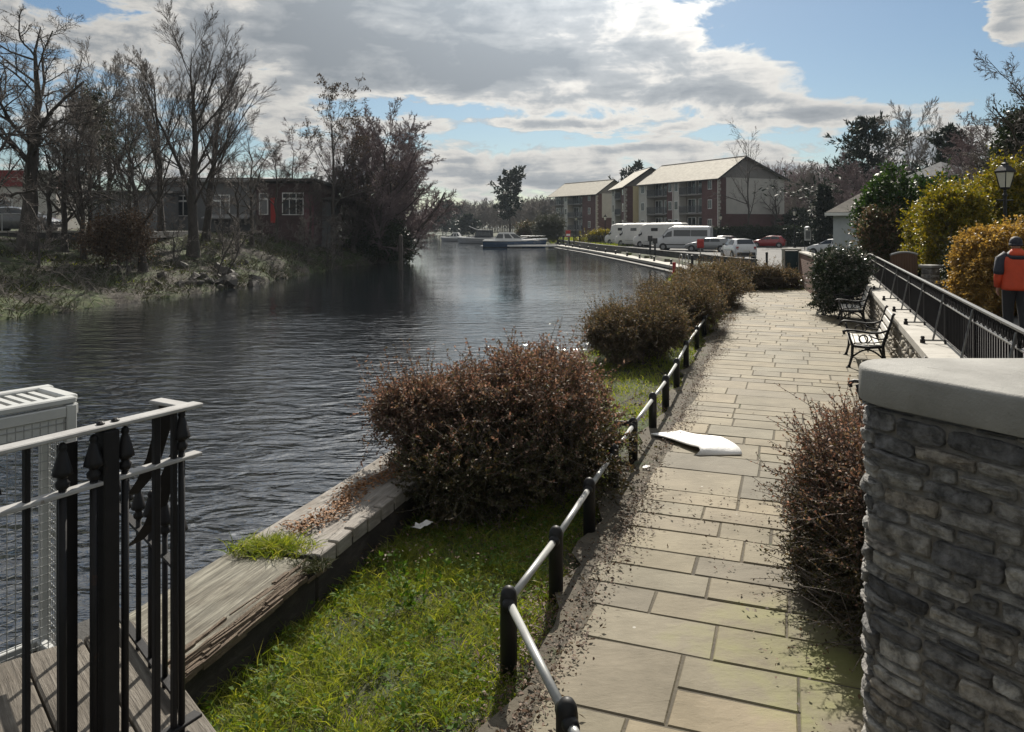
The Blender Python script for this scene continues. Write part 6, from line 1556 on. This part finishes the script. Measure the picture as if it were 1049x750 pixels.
root = empty('pontoon', (QX(435, 300), 300, -.7), R(0), 'long thin jetty far up the river below the trees', 'pontoon')
s = MB(); s.box((-2, 0, .35), (34, 2.2, .25)); s.build('deck', M['concrete'], root)
for x in (-14, -7, 0, 7, 13): s = MB(); s.lathe([(.2, -2), (.2, 1.0)], (x, 1.2, 0), 8); s.build('pile', M['dark_trim'], root)
# mooring pile near the left trees
s = MB(); s.lathe([(.17, -2), (.17, 2.55), (.15, 2.62), (.05, 2.7)], (0, 0, 0), 10); o = s.build('mooring_pile', M['bark']); o.location = (QX(410.5, 58), 58, -.7); tag(o, 'dark timber pile standing in the water by the bushy left bank tree', 'pile')
# far quay end: posts, life ring, gate rails
gpos = [(571, 112), (577, 112), (583, 110), (588, 110), (594, 108)]
po = None
for i, (px, Y) in enumerate(gpos):
    s = MB(); s.lathe([(.12, 0), (.12, 1.15), (.15, 1.2), (.15, 1.3), (.03, 1.4)], (0, 0, 0), 8)
    if po is None: po = s.build('quay_post', M['black_paint']); ob = po
    else: ob = po.copy(); COL.objects.link(ob)
    ob.location = (QX(px, Y), Y, -.05); tag(ob, 'dark post in the row at the far end of the landing stage', 'post', 'posts at the far quay end')
root = empty('safety_sign', (QX(582, 108), 108, -.05), .1, 'red and white safety board among the posts at the far quay end', 'sign')
s = MB(); s.lathe([(.05, 0), (.05, 1.2)], (0, 0, 0), 6); s.build('post', M['galv'], root); s = MB(); s.box((0, 0, 1.65), (.7, .06, .9), bev=.02); b = s.build('panel', M['red_paint'], root); s = MB(); s.box((0, -.036, 1.45), (.55, .012, .3)); s.build('notice', M['white_paint'], b)
root = empty('quay_fence', (0, 0, 0), 0, 'dark picket fence around the green patch left of the motorhomes', 'fence')
fp = [(QX(596, 112), 112), (QX(612, 110), 110), (QX(626, 108), 108)]
rr_ = MB()
for i in range(26):
    x, y = along(fp, i * .19); s = MB(); s.box((x, y, .62), (.05, .05, 1.35)); s.build('picket', M['dark_trim'], root)
for z in (.3, 1.15): rr_.tube([(a, b_, z) for a, b_ in fp], .03, 4)
rr_.build('rail', M['dark_trim'], root)
leafy_shrub('willow_bush', (QX(563, 124), 125, 1.9), (2.3, 2, 2.1), 1500, 8, .3, .06, 'needle_grey', 'olive grey willow bush at the far quay end', 'bush', None, 0, .8, 71, lump=.3, stems=8, up=.8)
leafy_shrub('bronze_bush', (QX(545, 134), 136, 1.5), (2.6, 1.5, 1.7), 1000, 8, .25, .15, 'leaf_photinia', 'bronze coloured bush behind the blue hulled boat', 'bush', None, 0, .5, 72, lump=.3, stems=4)
leafy_shrub('gorse_bush', (QX(612, 116), 117, .9), (3.2, .9, 1.0), 900, 8, .2, .12, 'leaf_yellow', 'yellow green low bush before the farthest apartment block', 'bush', None, 0, .4, 73, lump=.35, stems=3)

# ================================================================ left bank
def tree(px, by, Y, top, r, spec, label, bark='bark', twig='twig', lean=(0, 0), leaf=None, name='bare_tree', z=None, rot=0, twig_r=.010, group=None, trunk_pts=None, n_trunk=10):
    zb = QZ(by, Y) if z is None else z; x = QX(px, Y)
    gz = float(ground(x, Y));
    if z is None: zb = min(zb, gz + .05) if zb > gz else gz
    root = empty(name, (x, Y, zb), 0, label, 'tree', group)
    bare_tree(root, QZ(top, Y) - zb, r, lean, spec, bark, twig, leaf, trunk_pts, n_trunk, twig_r)
    return root
TG = None
# huge tree at the left edge
tree(27, 266, 38, -75, .42, SPREAD, 'huge bare tree at the left edge, its limbs leaving the top of the picture', lean=(.05, 0), twig_r=.009)
tree(-22, 266, 33, -40, .30, SPREAD, 'dark bare tree leaning in from the left border', lean=(.06, 0), twig_r=.009)
tree(66, 263, 40, 80, .17, UPRIGHT, 'slender bare tree right of the huge one at the left edge', twig='twig_grey')
tree(86, 266, 39, 100, .15, UPRIGHT, 'slim bare tree under the drooping grey green evergreen', twig='twig_grey', lean=(-.05, 0))
conifer('cypress_tree', QX(92, 43), 43, .9, QZ(88, 43) - .9, 6.2, 'drooping grey green evergreen among the left bank trees', 1.3, 'needle_grey', -.5, .35, .6, .22, (.34, .05), k1=80)
tree(147, 270, 39, 70, .22, SPREAD, 'ivy dark leaning tree left of the big upright bare tree', lean=(-.10, .02))
tree(165, 245, 50, 45, .24, UPRIGHT, 'bare tree just left and behind the big upright one', twig='twig_grey', lean=(-.02, 0))
tree(198, 259, 46, 15, .33, UPRIGHT, 'big upright bare tree with a tall oval crown on the left bank', lean=(.0, 0), twig_r=.009)
tree(211, 247, 50, 60, .26, UPRIGHT, 'second stem tree close behind the big upright bare tree', lean=(.10, 0))
tree(243, 250, 49, 128, .14, SPREAD, 'small bare tree before the grey building wall', twig='twig_grey')
tree(283, 248, 58, 120, .15, SPREAD, 'spreading bare tree in front of the dark brick house window', twig='twig')
tree(318, 250, 60, 150, .13, SPREAD, 'low spreading bare tree at the house corner', twig='twig')
tree(341, 250, 62, 88, .18, dict(SPREAD, trunk=.9), 'tall thin tree holding a tuft of brown leaves at its top', leaf=('leaf_brown', 2600, .16, .10), name='tall_tree')
tree(352, 255, 66, 130, .16, UPRIGHT, 'bare tree close left of the dense bushy one', twig='twig_purple')
BT = dict(BUSHY)
tree(392, 264, 68, 92, .42, BT, 'dense bushy bare tree with purple grey twigs overhanging the river', twig='twig_purple', name='bushy_tree', lean=(.02, 0), twig_r=.02)
tree(412, 262, 73, 135, .25, BT, 'lower purple grey bushy tree at the right end of the left bank', twig='twig_purple', name='bushy_tree', twig_r=.019)
tree(378, 262, 70, 112, .3, BT, 'tall bushy tree just left of the densest purple grey one', twig='twig_purple', name='bushy_tree', twig_r=.019)
tree(405, 262, 76, 102, .3, BT, 'tall bushy tree just right of the densest purple grey one', twig='twig_purple', name='bushy_tree', twig_r=.02)
tree(112, 258, 47, 60, .18, UPRIGHT, 'tall grey twigged tree behind the drooping evergreen', twig='twig_grey')
tree(132, 256, 52, 75, .18, UPRIGHT, 'grey twigged tree between the evergreen and the big upright tree', twig='twig_grey')
tree(258, 250, 53, 110, .14, LOW, 'light bare tree just right of the big upright one', twig='twig_grey')
tree(300, 250, 64, 100, .14, SPREAD, 'bare tree behind the brick house roof', twig='twig_purple')
tree(50, 262, 41, 90, .16, SPREAD, 'crooked bare tree close right of the huge left edge tree', twig='twig_grey')
tree(362, 262, 66, 150, .22, BT, 'lower bushy tree at the left foot of the dense purple grey one', twig='twig', name='bushy_tree', twig_r=.016)
leafy_shrub('ivy_thicket', (QX(388, 68), 68, 1.3), (3.0, 2.0, 2.3), 1800, 9, .22, .14, 'leaf_ivy', 'dark ivy thicket at the foot of the dense purple grey tree', 'bush', None, -.4, .5, 81, lump=.4, stems=6)
for px, by, top, Y, lb in ((98, 262, 196, 41, 'twiggy scrub tree below the drooping evergreen'), (178, 262, 205, 43, 'twiggy scrub tree at the left foot of the big upright tree'), (228, 258, 200, 47, 'twiggy scrub tree hiding the grey building window'), (268, 255, 205, 54, 'twiggy scrub tree at the left corner of the brick house'), (312, 258, 212, 56, 'twiggy scrub tree before the right end of the brick house'), (335, 262, 208, 58, 'twiggy scrub tree between the brick house and the bushy trees'), (40, 268, 205, 35, 'twiggy scrub tree at the foot of the huge left edge tree')):
    tree(px, by, Y, top, .06, dict(BUSHY, levels=[dict(l_, k=max(4, int(l_['k'] * .62))) for l_ in BUSHY['levels']]), lb, 'bark_pale', 'twig_grey', name='scrub_tree', twig_r=.009)
# thin pale saplings on the slope
for px, by, top, Y, lb, ln in ((121, 266, 180, 37.5, 'thin pale sapling below the teal bin', .08), (131, 266, 150, 37.8, 'pale crooked sapling right of the teal bin', -.06), (222, 274, 205, 42, 'slanting thin sapling on the rocky slope', .35), (232, 272, 215, 42.5, 'shorter slanting sapling beside the rocky slope', .4), (306, 262, 200, 56, 'thin bare sapling below the house', .05)):
    tree(px, by, Y, top, .06, LOW, lb, 'bark_pale', 'twig_grey', lean=(ln, 0), name='sapling', twig_r=.009)
leafy_shrub('bramble_bush', (QX(118, 37), 37.5, 1.9), (1.6, 1.0, 1.2), 900, 10, .10, .06, 'leaf_brown', 'brown leaved bramble bush by the teal bin on the left bank', 'bush', None, .6, .4, 82, lump=.4, spikes=.25, stems=8)
# rocks
rk = None
g_ = np.random.default_rng(17)
M['rock'] = pmat('bank_rock', (.11, .10, .09), (.05, .047, .042), 2.5, .85, 0, .9, 12, .03)
for i in range(30):
    px = g_.uniform(165, 275); Y = float(np.interp(px, [178, 252], [36.7, 41.5])) + abs(g_.normal(0, 2.2)); x = QX(px, Y)
    if xl(Y) - x < -.6: x = float(xl(Y)) + .2
    n = 13; d = rdir(n); V0 = d * (np.array([.36, .30, .26]) * g_.uniform(.6, 1.2, 3))
    import bmesh
    bm = bmesh.new()
    for v in V0: bm.verts.new(v)
    bmesh.ops.convex_hull(bm, input=bm.verts); loose = [v for v in bm.verts if not v.link_faces]
    bmesh.ops.delete(bm, geom=loose, context='VERTS')
    me = bpy.data.meshes.new('bank_rock'); bm.to_mesh(me); bm.free(); me.materials.append(M['rock'])
    o = bpy.data.objects.new('bank_rock', me); COL.objects.link(o); o.location = (x, Y, max(float(ground(x, Y)), -.75) + .08); o.rotation_euler = (g_.uniform(-.4, .4), g_.uniform(-.4, .4), g_.uniform(0, 6))
    s_ = g_.uniform(.7, 1.7); o.scale = (s_,) * 3
    tag(o, 'one of the grey rocks tumbled along the foot of the left bank', 'rock', 'rocks at the foot of the left bank')
# retaining wall and what stands on it
root = empty('retaining_wall', (0, 0, 0), 0, 'long dark retaining wall with a pale ledge behind the left bank trees', 'wall')
w0, w1 = Vector((QX(-30, 42), 42.0, 0)), Vector((QX(150, 45.5), 45.5, 0)); d = (w1 - w0).normalized(); a = math.atan2(d.y, d.x); L = (w1 - w0).length; c = (w0 + w1) / 2
s = MB(); s.box((c.x, c.y, .85), (L, .4, 2.8), a); s.build('wall_body', M['wall_dark'], root)
s = MB(); s.box((c.x, c.y, 2.30), (L + .1, .55, .10), a); s.build('ledge', M['concrete_pale'], root)
for i in range(9):
    q = w0 + d * (i + .5) * L / 9; s = MB(); s.box((q.x, q.y, 2.85), (.05, .05, 1.0), a); s.build('rail_post', M['galv'], root)
s = MB(); s.tube([w0 + Vector((0, 0, 3.3)), w1 + Vector((0, 0, 3.3))], .025, 5); s.build('hand_rail', M['galv'], root)
mb = MB(); mb.prism([(w0.x - 6, w0.y + .25), (w1.x, w1.y + .25), (w1.x - 1, w1.y + 16), (w0.x - 8, w0.y + 18)], 1.9, 2.27); tag(mb.build('yard_pavement', M['asphalt']), kind='structure')
car(hatch(1.02, 1.0), M['paint_slate'], 'parked_car', 4.0, (1.3, -1.32), .31, HW, (.9, .2, .05, .92), (-1.92, -1.58, .05, .9), (QX(22, 45.5), 45.5, 2.27), R(8), 'pale car parked on the yard above the left retaining wall', 'car')
root = empty('wheelie_bin', (QX(118, 44), 43.9, 1.2), .2, 'dark teal bin with a sloping lid on the left bank wall', 'bin')
M['bin_teal'] = pmat('bin_teal', (.01, .06, .06), (.015, .07, .07), 3, .5)
s = MB(); s.box((0, 0, .75), (.62, .6, 1.1), taper=1.12); s.build('bin_body', M['bin_teal'], root); s = MB(); s.box((0, 0, 1.36), (.8, .78, .1), 0, ('X', R(8)), bev=.03); s.build('lid', M['concrete'], root)
M['red_fascia'] = pmat('faded_red', (.20, .03, .03), (.15, .022, .022), 2, .7)
root = empty('shopfront', (QX(18, 62), 62, 2.2), .05, 'pale shop building with a red fascia far behind the left trees', 'building')
s = MB(); s.box((-2, 3, 2.4), (10, 5.8, 5.2)); s.build('wall', M['render_grey'], root); s = MB(); s.box((-1.7, .03, 4.3), (6.4, .14, 1.3)); s.build('fascia', M['red_fascia'], root)
s = MB(); s.box((3.9, -.02, 3.9), (1.3, .2, .95)); sg_ = s.build('sign_box', M['red_paint'], root); s = MB(); s.box((3.9, -.03, 3.1), (1.3, .2, .5)); s.build('sign_panel', M['white_paint'], root)
for x in (-4.5, -1.5): s = MB(); s.box((x, .05, 1.5), (2.2, .1, 2.2)); wf = s.build('window_frame', M['white_paint'], root); s = MB(); s.box((x, .02, 1.5), (2.0, .1, 2.0)); s.build('pane', M['glass'], wf)
# sheds and grey building
M['shed_grey'] = pmat('shed_grey', (.19, .195, .20), (.14, .145, .15), 1.2, .85, spots=((.06, .06, .062), 1.5, .62)); M['felt_roof'] = pmat('felt_roof', (.10, .10, .10), (.07, .07, .07), 2, .6); M['roof_pale'] = pmat('roof_pale', (.30, .30, .30), (.24, .24, .24), 2, .5)
def shed(px0, px1, ytop, ybot, Y, dep, label, wall, roofm, name, windows, rot=0., slope=.35, cat='building', z0=None):
    x0, x1 = QX(px0, Y), QX(px1, Y); zt, zb = QZ(ytop, Y), (QZ(ybot, Y) if z0 is None else z0); w = x1 - x0
    root = empty(name, ((x0 + x1) / 2, Y, zb - .6), rot, label, cat); h = zt - zb + .6
    s = MB(); s.box((0, dep / 2, -.7), (w - .1, dep - .1, 1.4)); s.build('footing', M['wall_dark'], root)
    s = MB(); s.box((0, dep / 2, h / 2), (w, dep, h)); s.build('wall', M[wall], root)
    s = MB(); s.box((0, dep / 2 - .1, h + .12), (w + .6, dep + .7, .2), 0, ('X', slope * .1)); s.build('roof', M[roofm], root)
    for (fx_, fz, fw, fh, bars) in windows:
        s = MB(); x = (fx_ - .5) * w; z = .6 + fz * (h - .6)
        s.box((x, -.03, z), (fw, .08, fh)); wf = s.build('window_frame', M['white_paint'], root)
        s = MB(); pw = (fw - .08 * (bars + 1)) / bars
        for b_ in range(bars): s.box((x - fw / 2 + .08 + pw / 2 + b_ * (pw + .08), -.055, z - .14 * fh), (pw, .06, fh * .64)); s.box((x - fw / 2 + .08 + pw / 2 + b_ * (pw + .08), -.055, z + .36 * fh), (pw, .06, fh * .18))
        s.build('pane', M['glass'], wf)
    return root
g0 = shed(150, 262, 182, 246, 62, 9, 'long dull grey building with a pale roof edge behind the big upright tree', 'shed_grey', 'roof_pale', 'grey_building', [(.34, .55, 1.6, 1.7, 2), (.68, .55, 1.5, 1.8, 2)], slope=.8)
s = MB(); s.box((2.6, -1.0, 2.5), (3.6, 2.0, .12), 0, ('X', .15)); s.build('canopy', M['roof_pale'], g0)
shed(92, 160, 197, 246, 58, 5, 'low dark shed with open bays left of the grey building', 'shed_grey', 'felt_roof', 'low_shed', [(.6, .6, 1.2, 1.2, 2)])
M['dark_brick'] = brickmat('dark_brick', (.11, .062, .066), (.085, .05, .054), (.10, .09, .09), 1, .3, .1)
h0 = shed(262, 322, 188, 243, 61, 7, 'dark brick single storey house with white windows and a red shutter', 'dark_brick', 'felt_roof', 'brick_house', [(.13, .62, .75, 1.75, 1), (.64, .62, 1.75, 1.8, 3)], rot=-.06, slope=-.4)
w_ = QX(322, 61) - QX(262, 61)
s = MB(); s.box((-.5 * w_ + .30 * w_, -.05, 2.75), (.42, .06, 2.0)); s.build('shutter', M['red_paint'], h0)
s = MB(); s.box((.5 * w_ - .38, -.02, 2.2), (.75, .05, 3.6)); M['plum'] = pmat('plum_render', (.17, .075, .09), (.13, .06, .075), 1, .8); s.build('end_panel', M['plum'], h0)
shed(322, 336, 204, 246, 63, 5, 'small dark lean to at the right end of the brick house', 'shed_grey', 'felt_roof', 'lean_to', [])
# lamp column behind
s = MB(); s.tube([(0, 0, 0), (0, 0, 7.6), (-.15, 0, 7.9), (-.7, 0, 8.05)], [.09, .06, .05, .05], 8); s.box((-.95, 0, 8.05), (.6, .22, .12), bev=.03); o = s.build('lamp_column', M['dark_trim']); o.location = (QX(102, 56), 56, 2.0); tag(o, 'tall dark street light column behind the left bank trees', 'street light')

# ================================================================ background planting, right
conifer('thin_cypress', QX(844, 78), 78, 0, QZ(189, 78), 1.75, 'narrow dark pencil cypress right of the lantern lamps', 1.5, 'needle_dark', .5, .15, .28, .02, (.30, .10), k1=130)
conifer('cedar_tree', QX(889, 92), 92, 0, QZ(119, 92), 13.5, 'broad dark conifer with spiky upswept top above the hut', 2.4, 'needle_dark', .25, .38, .60, .1, (.6, .18))
conifer('pine_tree', QX(972, 78), 78, 0, QZ(126, 78), 6.2, 'rounded dark conifer above the grey villa roof', 1.7, 'needle_dark', .1, .3, .42, .1, (.5, .18))
tree(935, 250, 85, 108, .18, UPRIGHT, 'wispy bare tree between the two dark conifers', twig='twig_grey', z=0, twig_r=.018)
tree(872, 250, 80, 150, .22, BT, 'brown bushy bare tree below the broad conifer', twig='twig_purple', z=0, twig_r=.018)
tree(908, 250, 70, 148, .20, BT, 'bushy bare tree right of the hut roof', twig='twig_purple', z=0, twig_r=.018)
tree(795, 240, 112, 172, .2, LOW, 'dark bare tree standing before the grey gable wall', z=0, twig_r=.018)
tree(767, 238, 104, 135, .15, dict(LOW, trunk=.97), 'tall thin bare tree in front of the grey gable', z=0, twig_r=.018)
tree(828, 240, 118, 158, .25, BT, 'bare tree behind the lantern lamps', twig='twig_grey', z=0, twig_r=.022)
conifer('yew_tree', QX(818, 104), 104, 0, 5.0, 4.6, 'dark yew behind the lantern lamps', 1.2, 'needle_dark', 0, .3, .5, .02, (.5, .2))
tree(1075, 240, 27, -30, .24, SPREAD, 'bare tree reaching in over the top right corner', lean=(-.04, 0), z=.6, twig_r=.010)
tree(1010, 240, 44, 100, .2, BT, 'bushy bare tree behind the lamp and villa', twig='twig_purple', z=.3, twig_r=.013)
tree(1040, 240, 38, 70, .2, SPREAD, 'grey bare tree behind the ivy thicket', twig='twig_grey', z=.3, twig_r=.013)
# tall ivy clad tree far up river
conifer('ivy_clad_tree', QX(523, 205), 205, .4, QZ(172, 205) - .4, 5.6, 'tall dark ivy clad tree standing above the far wood', 1.0, 'needle_dark', 0, .35, .12, .25, (.9, .45), k1=60)
# the far wood reads as one mass
def wood(name, items, twig, twr, label=None):
    parts = []
    for (x, y, z, H, W_) in items:
        tp = np.stack([np.zeros(5), np.zeros(5), np.linspace(0, H * .75, 5)], 1)[None]; tr = np.linspace(.25, .05, 5)[None]
        Ps = tubes(tp + np.array([x, y, z]), tr, 4); parts.append(Ps)
        p, d, l, r = children(tp, tr, np.array([H]), 14, .08, (25, 60), .5, .5)
        P, Rr = grow(p, d, l * W_, np.maximum(r, twr * 1.5), 5, .12, .1); parts.append(tubes(P + np.array([x, y, z]), Rr, 3))
        p, d, l, r = children(P, Rr, l * W_, 8, .1, (25, 60), .5, .6)
        P, Rr = grow(p, d, l, np.maximum(r, twr * 1.2), 4, .14, .06); parts.append(tubes(P + np.array([x, y, z]), Rr, 3))
        p, d, l, r = children(P, Rr, l, 5, .1, (25, 60), .55, .7)
        P, Rr = grow(p, d, l, np.maximum(r, twr), 3, .14, .03); parts.append(tubes(P + np.array([x, y, z]), Rr, 3))
    v, f = cat_parts(parts); o = mesh_obj(name, v, f, M[twig]); tag(o, kind='stuff'); return o
g_ = np.random.default_rng(23); it = []
for px in np.arange(418, 575, 1.7):
    Y = float(np.interp(px, [418, 470, 575], [330, 300, 215])) + g_.uniform(-10, 45); top = np.interp(px, [418, 450, 480, 520, 560, 575], [218, 210, 203, 205, 198, 200]) + g_.uniform(-3, 5)
    it.append((QX(px, Y), Y, .4, QZ(top, Y) - .4, 1.0))
wood('far_wood', it, 'twig_grey', .07)
it = []
for px in np.arange(745, 905, 3.0):
    Y = g_.uniform(128, 165); top = np.interp(px, [745, 790, 830, 870, 905], [168, 163, 164, 160, 165]) + g_.uniform(-4, 5)
    it.append((QX(px, Y), Y, 0, QZ(top, Y), 1.0))
for px in np.arange(905, 1060, 7):
    Y = g_.uniform(95, 130); top = np.interp(px, [905, 960, 1060], [160, 158, 140]) + g_.uniform(-4, 5); it.append((QX(px, Y), Y, 0, QZ(top, Y), 1.0))
for px in np.arange(1060, 1900, 14):
    Y = g_.uniform(75, 115); it.append((QX(px, Y), Y, .2, g_.uniform(8, 13), 1.0))
wood('hillside_woods', it, 'twig_purple', .035)
it = []
for px in list(np.arange(-700, -60, 14)) + list(np.arange(-60, 330, 17)) + list(np.arange(330, 440, 9)):
    Y = g_.uniform(80, 120); top = np.interp(px, [-60, 100, 250, 330, 440], [165, 180, 185, 188, 225]) + g_.uniform(-6, 6); x = QX(px, Y)
    if x > xl(Y) - 3: continue
    it.append((x, Y, .8, QZ(top, Y) - .8, 1.0))
wood('bank_woods', it, 'twig', .025)
# evergreens in the far wood
n = 0
for px, Y, top, W_, lb in ((455, 280, 206, 12, 'dark broad evergreen at the left end of the far wood'), (441, 330, 216, 12, 'low dark evergreen just right of the bushy river tree'), (468, 300, 211, 9, 'dark evergreen second in the far wood'), (480, 240, 222, 5, 'small pointed conifer behind the canopied boat'), (650, 200, 168, 16, 'wide treetop showing above the farthest roof') ):
    conifer('evergreen_tree', QX(px, Y), Y, .4, QZ(top, Y) - .4, W_, lb, .8, 'needle_dark', 0, .3, .5, .02, (1.2, .5), k1=50)
# ================================================================ river air
m, nt, b, out = newmat('river_haze'); nt.nodes.remove(b)
pv = nt.nodes.new('ShaderNodeVolumePrincipled'); pv.inputs['Density'].default_value = .0002; pv.inputs['Color'].default_value = (.78, .89, 1.0, 1); pv.inputs['Anisotropy'].default_value = 0
nt.links.new(pv.outputs[0], out.inputs['Volume'])
s = MB(); s.box((0, 1600, 11.5), (3040, 3840, 30)); tag(s.build('haze', m), kind='stuff')
SC.cycles.volume_bounces = 0
